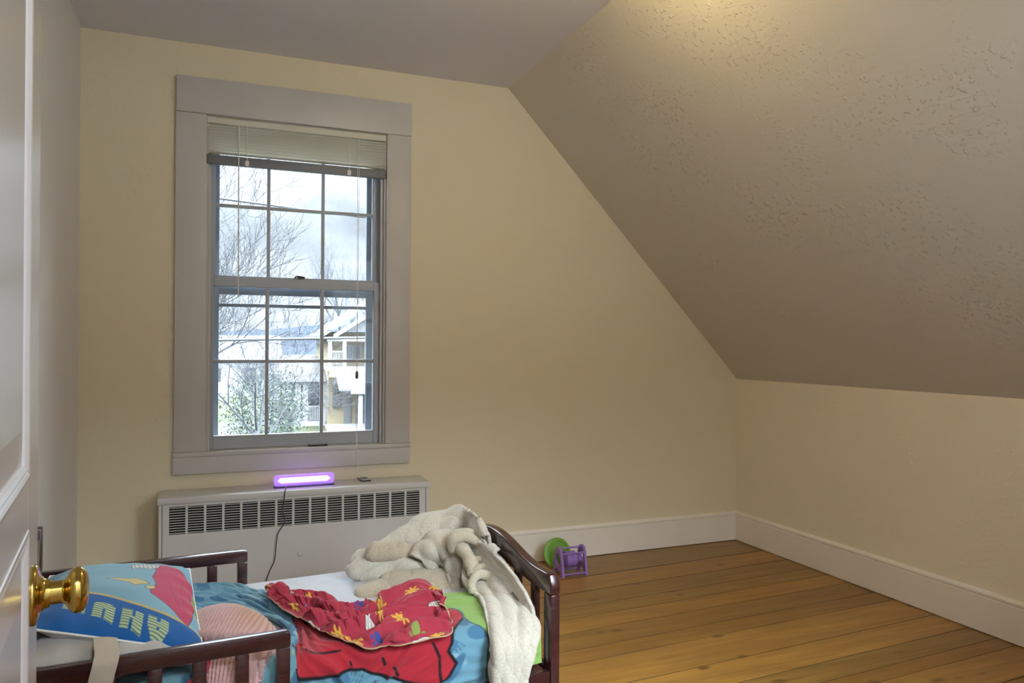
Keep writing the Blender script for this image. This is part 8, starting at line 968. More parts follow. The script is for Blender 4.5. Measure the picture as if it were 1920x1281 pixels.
2,2,2,3,-5,2,1,1,3,1,1,-2,0,-5,-6,2,14,-5,1,-1,-4,-2,3,11,-6,-7,-3,-1,2,6,-9,-3,7,1,3,4,-2,-1,8,-3,0,0,1,0,-5,5,0,1,-3,2,-1,-3,-9,-5,-6,3,0,3,0,2,1,5,8,5,1,-6,2,4,-3,-2,1,-3,-4,5,-12,7,0,-3,0,-1,-8,-1,7,-1,0,2,-3,1,2,0,2,5,5,1,-4,-3,3,5,-3,-2,0,2,0,0,-2,-2,0,-3,-2,1,-1,-3,-2,-1,4,-4,-5,3,-1,0,9,8,2,2,-5,1,-2,-2,3,1,-1,-3,5,-10,0,-1,-2,2,-2,-5,9,1,-4,8,-2,-1,0,6,-1,-1,-3,1,7,0,-5,0,-2,0,-4,1,7,-1,-5,-2,-4,0,1,0,3,-2,-5,0,5,-3,2,4,6,-9,-4,5,12,3,-11,-2,2,-1,2,3,-5,-3,12,1,-3,-5,-4,0,-3,-3,-2,-1,1,9,5,-4,2,7,1,-5,-1,0,1,4,-6,1,3,-1,-2,0,-4,0,-5,4,-3,3,-3,-4,0,4,-2,-6,-3,17,2,-10,7,4,-6,-8,6,-6,5,-1,7,-5,-2,5,2,-7,-2,10,-3,3,-1,-1,0,-8,-3,9,-2,-9,9,5,0,-5,1,2,3,-5,1,2,2,-4,0,2,6,-4,-6,-2,-9,0,6,0,0,-1,2,6,6,-12,-10,3,10,-5,-1,10,-4,-7,-6,6,6,6,2,-4,-12,1,6,0,-9,0,4,-2,-3,1,6,-1,-7,10,15,-23,2,7,11,-9,-8,5,0,1,4,-1,-3,2,-3,-4,7,9,-6,-6,-7,13,4,-2,-14,0,5,-6,4,5,-2,-10,3,4,-1,4,11,-5,-13,3,10,-10,-3,11,4,-13,-4,7,-5,-7,3,8,0,-14,8,7,-4,7,6,3,-13,0,6,0,-2,9,-7,-5,2,0,4,-4,1,-4,-12,0,9,1,-29,21,3,6,8,-17,0,9,-3,11,-10,-4,-6,10,-7,-7,8,20,-10,-13,7,0,-11,7,10,8,-12,-6,16,0,-8,-9,6,-4,-6,6,10,2,-3,1,-6,-1,0,5,-2,-1,7,-5,-10,0,3,0,7,-2,-4,-3,4,1,-9,-9,1,13,6,-1,-9,13,-8,10,10,-19,5,9,-13,-8,0,2,-1,2,6,-4,-4,-2,1,8,13,-11,-13,6,2,-7,-6,19,7,-3,-10,-16,15,12,3,-15,-9,1,7,2,3,15,-18,2,0,-7,4,15,-4,-8,1,1,3,-17,3,-4,11,7,-7,-17,20,-7,-14,22,3,8,9,-15,-15,4,14,-3,-21,16,8,-12,-2,-5,8,13,-10,-14,6,15,-1,-17,6,10,-1,-8,1,-4,12,-5,1,6,-7,-4,6,-2,0,-3,0,8,-18,3,14,-3,-1,0,4,-8,-6,5,0,7,-4,0,-11,18,
23,-28,-5,-5,-2,13,-1,-17,18,17,-16,-12,9,-1,-3,2,-6,4,9,-7,-7,7,8,-3,-2,8,5,-14,-20,23,0,3,-15,-5,11,7,-4,-4,2,-4,15,-5,-1,-11,3,15,-6,-1,2,0,-7,-10,2,8,10,-3,-1,-11,8,6,-1,6,-8,11,6,-9,-22,1,26,-1,-8,3,-9,-4,-2,1,5,11,1,-17,-12,17,-2,-18,5,29,-10,-15,1,-1,18,0,-8,3,-11,8,0,1,0,-1,4,-1,-9,0,12,-2,-2,8,10,-10,-7,-6,10,3,-5,-10,23,0,-11,-2,3,-8,10,9,-14,-9,0,1,1,8,5,-9,-3,0,1,-10,2,11,-1,3,4,-9,-6,5,17,-18,-8,14,0,7,-3,-13,12,-7,3,2,-1,2,-3,0,1,-7,4,6,-5,-1,13,0,-4,-1,8,2,-9,-8,-2,12,-9,-4,17,-10,-9,9,11,-7,-10,8,-2,-10,13,8,-5,-10,8,-1,-9,7,12,-20,0,10,1,-8,3,3,-2,4,-10,4,13,-10,-1,-3,9,-2,-10,4,6,-7,4,4,-2,0,-3,7,-3,4,-6,11,-4,-7,1,1,-19,23,2,-16,8,15,-17,-4,16,-4,-1,-3,-4,-1,-4,14,8,-18,-11,21,0,-15,8,5,-11,3,-1,4,1,3,2,-5,-2,-7,4,4,-5,0,5,11,-13,-7,9,5,-7,13,-9,-3,0,4,-5,0,3,-1,-6,2,3,0,-5,1,15,-8,-13,12,5,-17,4,3,5,2,-4,-1,1,-5,-5,8,0,19,-5,-8,-15,15,2,-2,-1,-6,-5,5,6,-1,1,-9,0,9,-4,1,-9,-3,16,-1,-8,9,-4,-2,5,-7,0,11,-11,0,1,-12,-3,3,9,8,3,-24,4,15,-6,-10,17,6,-8,0,-12,1,17,-3,-10,-2,6,3,-7,-10,21,2,-2,-11,1,6,5,-10,-4,4,-2,0,5,-4,-4,3,4,5,5,-16,9,7,-11,-4,3,-10,6,5,0,2,0,-4,-1,1,0,5,-3,-4,8,-2,-11,8,2,-10,7,2,-8,13,4,-17,2,7,-7,5,6,4,-11,-16,15,9,2,-8,-11,9,5,-8,-6,6,-1,9,-5,3,4,-2,-2,2,2,-5,-6,10,1,-5,1,-5,-5,5,0,-4,-1,1,2,1,-2,3,7,-9,-2,17,-18,-4,8,-3,-10,9,4,1,7,2,-16,5,-2,6,1,-3,8,-7,-23,15,14,-1,-7,1,0,13,-3,-17,9,2,-5,2,2,0,-2,-5,-1,4,-4,6,3,-8,8,-2,-5,-5,2,-19,12,7,-5,2,1,-6,-1,11,-15,8,8,-1,4,-7,-8,6,10,-15,10,-3,-5,5,5,-14,5,6,-4,9,-13,-14,-4,17,7,-14,7,6,2,-4,1,
-3,6,1,-5,2,4,-1,-5,8,-14,-5,15,-1,-2,8,-7,-3,5,-11,-2,14,3,-11,1,0,-3,-2,10,-2,9,-5,-1,10,-6,-5,-1,-11,-9,27,1,-16,3,-3,-1,5,-6,2,14,-12,-6,-4,14,4,-7,7,-8,13,-12,-2,8,-2,-10,-2,6,3,-3,2,17,-24,-5,9,0,11,-4,-3,3,4,-12,3,17,-11,-9,4,2,3,-6,-16,8,-5,7,12,-4,-11,6,27,-26,-16,22,1,-5,10,1,-3,-3,-10,-2,19,6,-9,-16,5,1,-19,30,-11,-2,1,1,11,-2,-12,-1,8,8,-11,-7,16,-5,-4,1,-10,9,2,-1,0,4,-17,8,13,-9,0,-1,4,5,5,-14,3,-9,1,17,-4,-5,-1,1,-1,5,-5,-4,-6,0,10,7,-4,-4,-9,5,10,-2,-6,6,6,1,1,-9,-5,-2,-1,16,-3,-12,3,-6,5,8,-4,0,4,0,-8,-1,8,-3,-4,5,12,-15,4,4,-4,-1,-7,6,1,16,-16,0,-3,-2,15,-10,-5,15,-12,-10,13,2,1,-6,4,-8,9,-1,-2,-5,9,8,-5,-1,2,-8,8,4,-10,0,0,-3,12,-1,-13,12,-5,-10,9,3,-4,-5,11,2,-6,-5,2,-5,1,12,-12,4,10,1,-4,-20,7,10,0,-7,-1,5,-4,-1,2,6,-5,1,14,-1,0,-13,-25,26,-1,2,1,-4,-1,13,3,-19,8,-15,9,0,7,1,-2,-8,-1,8,0,2,-4,3,7,-3,-4,1,9,-1,-7,-1,2,3,-3,-2,10,-4,-1,10,-5,-5,-9,-1,10,-2,-2,-1,3,-1,-13,10,10,-11,4,8,-13,1,3,-3,3,0,2,8,-7,-12,7,6,-12,9,-5,8,-1,1,-3,-3,-5,5,4,-5,6,-4,-2,0,0,3,-10,6,6,0,1,2,1,-12,9,3,-2,1,-6,8,-1,-19,12,10,-3,-10,5,8,-2,-11,19,-14,-12,6,7,7,-5,-2,0,-1,2,8,-6,-9,3,6,-2,-6,1,5,4,-7,3,5,-5,-4,4,-5,13,-11,-8,9,3,0,3,-4,4,0,1,-2,1,0,-11,13,-4,-5,14,-14,19,-3,-12,-4,9,5,-12,-3,21,-5,-8,2,-8,0,4,-4,6,1,-1,0,-4,-9,12,2,-6,9,-2,-2,-3,2,1,0,-2,2,-1,-1,12,-11,5,4,-11,3,4,-7,7,2,-6,0,10,-6,9,-4,-8,-3,8,-17,1,18,-15,10,7,-9,-11,9,0,-13,1,20,-10,1,5,8,-12,-8,7,2,-1,1,-2,-2,5,11,-16,-4,12,-7,8,-11,2,3,0,-6,2,2,6,0,-10,15,-11,-3,9,-2,-11,6,2,0,1,6,11,-6,-3,-11,6,-2,-11,20,-15,
-5,6,14,-7,-14,10,-2,-9,-3,22,1,-6,4,-6,-3,5,-4,1,0,2,-3,-6,0,18,-5,-15,3,3,-5,0,6,3,6,3,-11,-19,16,11,-4,1,-8,12,-3,-14,-3,8,5,-6,-3,-13,11,14,-5,-3,2,0,0,3,-6,-7,4,14,-3,-1,4,-8,-11,-5,17,-11,0,15,-4,-5,1,0,1,3,1,8,-11,-16,11,21,-11,-13,10,-11,-4,4,0,11,8,-10,-13,0,12,1,-7,-11,16,2,-3,-1,4,4,2,-13,-12,6,24,-21,19,-11,-6,9,5,-12,-1,5,3,-16,17,-2,-5,-10,4,9,-17,9,6,-3,2,0,-1,-2,-2,-5,22,-5,-23,3,30,2,-9,-11,-8,-3,-1,-7,19,8,5,-22,1,17,-4,-11,2,24,-15,-5,1,-8,21,1,-16,-4,1,5,-5,4,-11,10,4,9,-21,4,8,-4,-8,20,-9,-3,3,15,-19,-6,14,10,-15,-1,0,-1,0,-1,5,2,-3,-18,1,-2,15,27,-3,-11,-2,-11,-9,12,12,-15,-16,10,12,-6,-7,-4,19,-9,-3,7,-6,1,19,-17,-5,13,-16,6,0,-1,-1,5,7,-19,11,6,-10,8,3,-7,-4,11,14,-22,-10,7,4,-2,0,0,1,-10,-6,11,2,2,-6,2,-2,-6,0,8,8,-1,-18,7,-4,24,-17,-2,11,5,-7,-9,-3,10,-4,18,-16,-14,5,20,-8,-2,-2,2,4,-4,-3,5,2,-2,-1,6,2,-23,21,-4,-8,-8,17,2,-4,-10,22,-15,0,-1,5,6,-23,17,15,-5,-12,-10,2,3,13,-9,-3,14,-6,-19,24,-5,3,-4,5,-6,9,-5,-9,0,-3,3,7,4,-16,-2,1,-1,17,-6,1,-9,-1,4,3,2,-4,-9,18,1,-16,19,-10,-15,4,18,-8,-8,-12,17,-1,1,-4,11,7,-22,-1,10,6,-3,-9,6,-4,-3,-6,6,21,-13,-26,30,3,-18,-9,10,-5,25,-3,-7,0,9,-22,9,15,-16,2,6,4,-4,-2,2,-3,-3,6,0,-6,5,-8,24,-10,-11,11,-6,-8,5,2,-2,0,-1,5,-1,3,-5,3,10,-17,-11,-1,27,-6,-10,10,5,-8,-13,2,29,-20,-5,6,3,-3,6,-5,-18,9,9,11,-11,12,-7,-10,3,4,3,-5,4,-16,14,4,-9,1,12,-16,4,4,-7,5,-8,5,4,-10,-9,13,5,3,-3,13,-3,-11,-1,-7,-1,10,1,0,4,10,-14,-10,14,4,-6,-10,1,9,-8,14,3,-15,5,9,-18,0,8,1,-9,8,9,-2,-4,-5,-3,-4,18,-1,-9,5,4,-13,1,7,-4,7,-12,2,8,
-13,5,4,2,-1,-1,2,-1,4,4,-15,0,8,-13,4,10,9,-21,8,13,-13,-9,12,7,-3,-12,13,-14,-3,11,2,-16,17,11,-13,-1,7,-10,-8,-1,16,7,-1,-12,-9,1,21,-6,-12,5,9,-10,0,2,1,2,0,-2,-2,1,0,7,4,-6,-9,5,-11,11,9,-10,4,1,-3,-1,5,-13,0,14,-1,-12,-6,5,-1,-9,11,2,-12,3,11,2,-11,8,6,1,17,-5,-5,-14,-3,14,6,-12,1,3,-10,3,12,-15,5,8,-4,-2,-12,14,-8,7,10,-10,1,-4,8,-4,-1,4,-6,-9,11,10,-9,-2,-1,-1,2,14,-19,0,9,2,-8,-6,-1,1,-6,19,-1,-11,4,14,3,-19,5,0,1,-5,15,3,-12,-11,3,2,4,4,-5,1,5,0,-9,4,2,0,-8,10,3,-10,8,3,-8,-3,-7,9,13,3,-17,0,-7,0,14,7,-9,-1,4,-1,-3,-12,16,-1,-2,7,9,-7,-11,-12,26,0,-14,-7,13,-1,-6,-2,-23,20,-10,13,-1,-7,-3,19,-8,-13,14,-3,-7,17,-8,-8,11,15,-12,-10,12,-7,-11,19,6,-15,-4,11,3,-1,-5,2,2,-12,0,17,-9,-6,-9,9,7,-12,5,11,-7,-6,7,12,-10,-7,-2,11,7,-11,-14,28,-7,-17,-5,-4,-6,-4,18,7,-12,-1,5,0,3,-1,-6,-3,14,-9,7,0,-1,-21,17,11,-11,-11,19,7,-13,-3,-11,4,25,-8,-2,-1,-7,-3,30,-15,-19,7,5,1,-16,15,4,-8,-14,18,5,-10,-11,2,0,18,-7,-8,6,-10,-4,2,16,-15,-11,15,16,-11,-1,-7,6,4,1,-11,3,2,-17,6,19,-8,-12,-1,7,-3,-18,9,13,-5,5,-10,6,-2,8,2,3,0,-10,4,1,9,-5,5,-16,-6,30,-6,-8,-16,18,-4,-6,5,-10,-15,7,6,10,19,-5,5,-9,-1,8,-5,-6,11,15,-11,-20,21,-1,2,-21,17,7,-24,4,21,-9,7,-3,-4,2,10,-3,-7,-6,11,-5,7,0,-2,-18,7,8,13,-14,-13,18,-6,3,-14,-2,32,-12,-18,-2,16,-9,-1,12,-8,-12,2,3,-4,0,-5,-11,10,13,2,-12,-10,7,10,-6,-7,7,-2,8,-10,8,-2,-10,6,5,-1,14,-12,-2,-8,16,-5,-4,-8,-3,20,-4,-6,13,-17,3,7,10,-20,3,2,4,-2,-2,-5,18,-4,-12,1,5,-5,1,3,-5,-13,9,3,0,-2,-1,0,-2,4,1,-1,-6,9,-2,-6,6,3,0,-7,-5,10,-4,-15,21,-1,-6,8,-5,0,
-8,7,8,3,-16,-8,12,-7,-2,4,-8,10,8,-1,-3,9,1,-1,-19,-4,17,12,-6,-6,10,-9,-12,7,0,-7,-3,7,0,-3,1,0,-4,0,3,7,-7,-5,15,-7,-1,0,6,0,-8,11,-3,-10,-11,10,-11,10,10,8,-9,-2,4,12,-9,-17,5,12,-12,1,6,-4,-11,9,-6,6,-1,10,-2,-1,-7,5,10,-4,-10,10,-5,-6,11,2,-8,-2,0,-3,2,-3,-3,0,3,5,1,-2,4,-1,-6,-5,8,7,-6,-5,13,2,-17,-2,13,-3,0,4,-4,-2,-8,1,22,-11,-9,10,-2,-8,-2,6,8,-1,-6,0,3,-11,6,-1,7,-9,3,10,-11,-5,13,-7,0,15,-6,-9,1,-10,6,1,-1,-6,9,3,0,-4,1,2,-1,-4,-1,7,6,-13,-1,6,4,-7,11,0,-10,-13,16,-2,-1,-14,19,4,-14,5,15,-10,-11,-7,11,-2,-3,-8,8,4,0,0,-6,10,-6,1,-3,-4,11,3,-13,2,11,-3,5,-8,3,2,1,-1,2,-1,4,-2,-5,1,0,-2,0,-1,6,1,-6,-4,2,4,2,7,-6,-11,8,1,-3,-5,-8,16,-2,-9,15,6,-9,-13,4,1,-3,1,1,12,5,-8,-14,-1,7,-2,6,-9,-3,6,0,2,-1,5,3,0,-4,-1,1,7,-2,-4,3,3,-1,-1,-1,-1,-2,-2,-5,1,9,7,-7,10,-9,-5,1,1,-11,17,-6,-2,-11,0,12,0,-12,19,4,-1,-1,3,-13,0,3,-4,-3,15,2,-15,-12,10,4,-6,-11,5,8,1,1,1,1,5,-4,-4,-1,1,-5,1,6,0,5,-1,-1,0,-2,1,-5,2,-1,1,13,-15,-7,1,15,-4,-7,-1,24,-7,-12,-6,0,2,3,-6,4,-1,1,8,3,-5,6,-1,-11,-1,10,4,-12,-16,10,19,-7,-6,1,0,-1,2,-2,9,-4,5,-8,-3,4,-7,2,14,-12,5,-9,10,-1,-1,-4,3,10,-11,-11,2,0,1,-5,8,4,-2,-8,18,10,-9,-11,-3,5,2,8,-9,-10,4,8,1,3,-6,-3,-7,-8,10,13,-16,-1,12,3,-3,0,0,1,-3,-3,5,1,-2,8,1,0,-1,-8,10,-8,2,0,2,4,-7,0,-7,-1,18,-15,-3,11,0,-4,1,-6,11,-6,-21,7,20,-4,-6,-11,4,9,-1,-3,-1,-4,10,-2,-6,4,-3,4,-13,19,10,-17,-8,20,1,-7,-2,-1,-3,-1,11,11,-5,-12,-2,6,5,-2,-6,-2,1,7,-6,0,-1,0,-3,-7,-6,18,-5,-4,8,-9,-1,5,-15,2,11,-5,6,11,-9,-2,-5,-1,14,2,0,-5,-8,-2,4,1,3,0,9,-17,6,1,-1,0,2,1,-1,1,-5,
3,9,0,4,0,-1,-6,2,3,-7,-2,-11,13,1,-2,-7,5,2,-10,4,-2,3,0,-6,2,16,-1,-9,-2,-3,0,-11,7,4,1,-3,-7,4,-3,10,9,-10,-5,13,-1,-1,4,-1,-6,-3,6,-1,-2,-1,0,0,0,-3,9,4,-2,1,1,-2,2,-3,-3,-5,-2,3,3,3,-2,-1,-4,9,-5,-13,10,1,-2,-1,6,-11,-4,20,1,-13,-1,2,1,-3,0,-2,-4,5,9,-18,15,8,-15,-4,13,-13,4,-3,4,-1,13,-1,-7,2,-3,-4,1,0,14,-2,-5,0,6,3,-4,-2,-7,-5,3,4,2,1,0,2,-5,-4,11,-7,-10,6,-2,1,3,-8,4,3,-3,2,-1,0,0,2,-2,-1,2,-4,8,-4,-12,14,6,-16,2,6,-15,3,-3,10,4,0,0,1,-2,-8,4,4,18,-5,3,0,2,-2,-4,-6,-4,-1,3,2,1,2,-3,2,1,-9,3,9,-10,-4,2,-2,1,0,4,1,-7,4,2,6,-6,0,-2,0,1,-2,-8,15,-8,-8,7,1,-7,12,-2,-1,2,-10,2,4,-1,0,0,-2,-2,6,18,-5,0,0,1,-3,-4,-5,2,0,-1,3,0,-1,-2,0,4,-2,-8,10,-2,-7,0,1,-2,2,0,0,-5,6,3,3,-10,2,2,1,-1,0,10,-10,-1,2,-4,5,1,-8,11,-2,4,-8,-5,5,0,0,0,0,-2,1,15,-7,1,2,-1,-4,-2,1,-4,0,5,3,-6,-5,-4,8,5,-1,-6,4,4,-7,-2,2,-2,0,3,-2,-1,9,-1,-18,4,5,2,0,0,1,1,-1,-3,0,-1,2,4,-7,-1,5,2,-1,1,-2,2,-1,1,0,-1,0,11,1,-2,-2,0,-4,-2,1,1,-1,2,2,-6,-4,-3,6,5,0,-3,-8,13,1,-7,-2,4,2,-3,-7,2,7,1,-9,0,3,0,1,1,12,-11,-14,12,0,-4,-2,4,0,-11,9,6,4,-11,4,0,-1,0,1,2,-1,5,-5,-2,4,1,-5,0,1,5,-1,1,-1,-4,-3,2,2,3,6,-1,-14,-1,14,0,-12,3,13,-6,-5,2,-6,4,3,-4,-1,1,0,6,2,-9,-2,7,1,-4,-2,-5,8,-2,-16,13,8,-11,-6,9,2,0,-1,1,3,1,-6,7,-4,1,-1,-1,0,6,6,0,-7,-1,-2,4,-3,-6,-1,11,3,-12,-2,8,4,-5,5,-2,-15,17,5,-14,-6,7,1,0,3,6,-12,-9,14,-2,-2,3,6,-3,-4,1,-8,-7,18,11,-15,1,11,0,-1,4,-12,-3,13,-11,1,-1,0,-1,0,-2,4,1,1,-1,1,2,-2,-6,3,-1,5,-5,-2,1,-1,4,-8,1,5,-7,10,3,-6,1,-1,0,5,-7,0,1,3,8,-7,-5,2,12,-3,-8,3,-12,-2,20,4,-18,-6,3,1,0,10,-4,4,-1,
1,1,-1,0,7,-2,-2,-1,-3,2,-2,-1,0,-1,-1,2,1,0,0,0,4,3,-11,-5,8,3,-4,-6,9,0,6,3,-9,-2,0,8,-5,-10,10,9,-2,-9,8,3,4,-12,-8,1,6,4,-6,-1,-1,-11,15,-1,2,1,1,-4,1,1,-3,4,4,0,-5,-1,0,-4,0,4,1,-1,-1,1,-5,-1,5,3,1,-2,-1,-3,6,2,-5,4,-6,0,8,1,-14,10,4,-5,-10,-1,1,-3,-1,19,-2,-1,-6,-1,1,5,3,-1,-3,-2,2,1,3,5,-3,-8,10,0,-1,0,-2,-3,-1,-1,1,-5,-2,5,3,-9,7,4,-3,-3,2,-3,0,3,0,5,-19,6,7,-4,1,-3,-7,-1,8,-11,9,9,6,1,-1,-2,-5,-5,13,4,-9,-11,6,3,3,-1,-2,0,1,5,-8,10,-3,5,3,0,-9,-2,-4,-3,4,3,2,-2,-6,4,-3,1,0,6,-1,2,-3,-2,-4,4,1,13,-19,-3,8,2,0,0,2,-3,0,-2,-7,-1,1,1,4,7,5,-8,-6,16,5,-17,-10,6,8,4,-3,0,-2,5,-15,3,2,-2,6,13,2,-10,2,0,-11,-1,3,6,-6,-3,1,2,0,4,4,-3,-9,-1,5,3,1,-5,1,3,0,0,0,1,0,1,-2,2,-5,-3,-4,0,0,2,8,4,-9,-1,11,4,-15,-4,7,8,-1,-1,-2,5,2,-10,5,-1,-5,5,11,4,-3,1,-3,-7,1,2,-2,-9,5,0,-5,1,2,-1,1,-4,2,1,-1,-7,9,0,0,1,0,-2,-3,-1,5,2,1,-1,0,-2,-1,-2,-2,0,8,-7,3,7,1,-12,-1,6,0,0,2,3,8,-2,-6,7,-3,-9,-3,7,-3,0,11,0,-4,0,0,-6,4,2,-7,-4,1,2,1,2,-2,-2,0,-4,6,0,0,-1,0,1,0,0,0,1,1,-1,0,0,-1,-1,-5,4,4,-1,-10,12,5,-8,-3,2,1,0,1,-1,9,5,-5,-9,1,-8,-4,7,7,-3,2,2,-5,2,9,0,-10,7,3,-1,-7,1,0,-3,0,-1,0,-1,1,0,0,1,0,0,0,0,0,1,0,1,0,0,-1,-2,0,3,1,3,-11,1,5,0,0,-1,0,1,0,15,-24,0,8,-8,3,8,-4,-9,12,5,-3,-1,0,-7,5,9,-9,-5,1,12,3,-7,-1,-8,1,2,0,1,-1,0,1,-1,1,-1,0,0,1,1,1,0,-1,0,0,0,0,-2,0,8,-8,-8,9,1,0,-1,1,0,-1,3,-2,-12,3,18,-6,-2,3,-7,-14,4,7,6,3,-5,0,7,1,-9,-3,-4,17,-1,-9,0,-2,2,1,0,0,0,-1,1,0,0,0,0,0,0,0,1,1,0,-1,1,-1,-1,6,-5,7,-11,-2,17,-15,-1,15,-7,-3,-8,9,2,2,-12,-2,-7,0,1,1,-3,-1,11,12,5,-4,0,7,4,-7,-12,-8,15,-3,0,
-2,5,-5,-1,0,0,1,-1,0,1,0,-1,0,-1,1,0,1,0,1,-1,0,0,-2,0,12,-7,-1,1,-1,-13,5,13,-8,-9,-8,13,-8,3,1,8,1,2,-2,-4,-10,-7,6,13,1,-4,3,6,9,1,-10,-3,4,-2,-2,-8,5,1,0,0,0,0,0,0,-1,0,0,0,0,1,-1,1,0,0,0,1,-4,2,1,10,-1,-1,-2,-2,-4,-2,0,-3,3,-15,0,4,-2,-6,-1,1,-1,2,1,-2,1,0,1,0,9,6,1,0,-6,2,11,3,-7,-3,0,1,0,0,0,0,0,0,0,0,-1,1,-1,0,1,-1,1,0,0,0,1,-1,10,-1,-8,-5,10,8,-7,-4,-4,0,-3,6,-10,-6,0,-1,-1,-1,3,2,2,-1,-6,-2,4,4,-5,-3,13,3,0,-10,10,8,3,-7,-3,0,0,1,0,1,-1,0,0,0,0,-1,1,-1,0,1,-1,1,0,0,0,0,-9,6,4,-5,-8,8,12,-4,-5,-6,-4,5,16,-1,0,3,0,-4,-2,-1,-2,1,-1,-5,-5,-4,-2,-2,-3,10,15,-11,-8,11,9,-2,-4,-3,-1,0,1,0,0,0,0,0,0,0,-1,1,0,0,0,0,0,0,0,0,1,0,3,6,0,-23,2,15,-5,-7,-3,-6,1,9,6,5,5,5,1,-1,-2,-3,-1,3,0,-2,-5,-3,-8,-7,5,11,-7,-2,10,7,-1,-9,-1,0,0,0,0,0,1,-1,0,0,0,0,0,0,0,0,1,-1,0,0,0,0,4,2,5,0,-25,-1,14,-9,16,-8,-14,-1,4,6,2,4,5,5,4,-2,-1,-2,0,3,1,2,0,-7,-13,9,6,-7,-2,7,1,-8,-1,0,0,0,1,-1,1,0,0,-1,0,-1,0,1,0,0,0,0,0,0,0,0,-4,-5,6,16,-1,-20,11,-11,2,13,-5,-9,0,-1,-2,0,6,2,5,6,4,1,-2,-1,4,-3,-3,7,0,-7,2,-10,-15,5,3,10,-1,0,2,2,-4,0,-1,1,0,2,-2,0,0,-1,1,0,0,5,-3,-2,2,1,-3,1,-4,4,9,3,-3,-14,0,8,12,-5,-10,-1,-2,-1,1,-1,-1,2,0,4,0,-1,3,-1,-4,4,1,-2,-1,1,-4,-4,4,9,4,0,-2,-1,2,1,0,-1,-1,0,1,0,0,0,1,-1,0,-2,1,1,-1,0,1,0,1,-4,4,6,-3,-12,5,-4,8,3,-6,-4,5,-1,-7,1,-5,-1,0,1,7,-4,-1,7,-4,-4,1,4,7,14,-1,-10,0,1,0,0,-1,-1,2,0,-1,1,0,-1,1,0,0,0,-1,2,0,-3,2,2,-3,-1,2,0,-1,0,1,2,1,-7,6,-5,-3,14,7,-7,6,2,-14,-6,6,8,-8,-7,2,2,-7,8,8,-6,6,-10,0,9,1,-4,0,-1,1,-1,-1,0,0,0,1,-1,1,0,-1,0,0,2,1,-3,0,1,0,-1,1,0,0,0,0,-1,0,
1,-5,-3,0,2,-4,0,15,5,-5,-2,0,-1,8,-7,5,-8,-13,4,5,-10,9,8,-1,2,-10,-5,16,-4,-6,0,-1,0,0,0,0,0,0,1,-1,0,1,-1,0,-1,-1,2,0,0,0,0,1,0,0,0,-1,0,0,0,3,61,-27,-4,-5,-10,-13,-3,-6,0,11,2,-12,-2,1,11,6,2,3,1,-4,1,-1,3,4,-10,-4,16,5,-3,-2,-1,0,-2,-2,-1,-2,-1,1,0,0,1,0,-1,0,-1,0,1,0,0,0,0,-1,-1,1,1,0,-1,-6,])
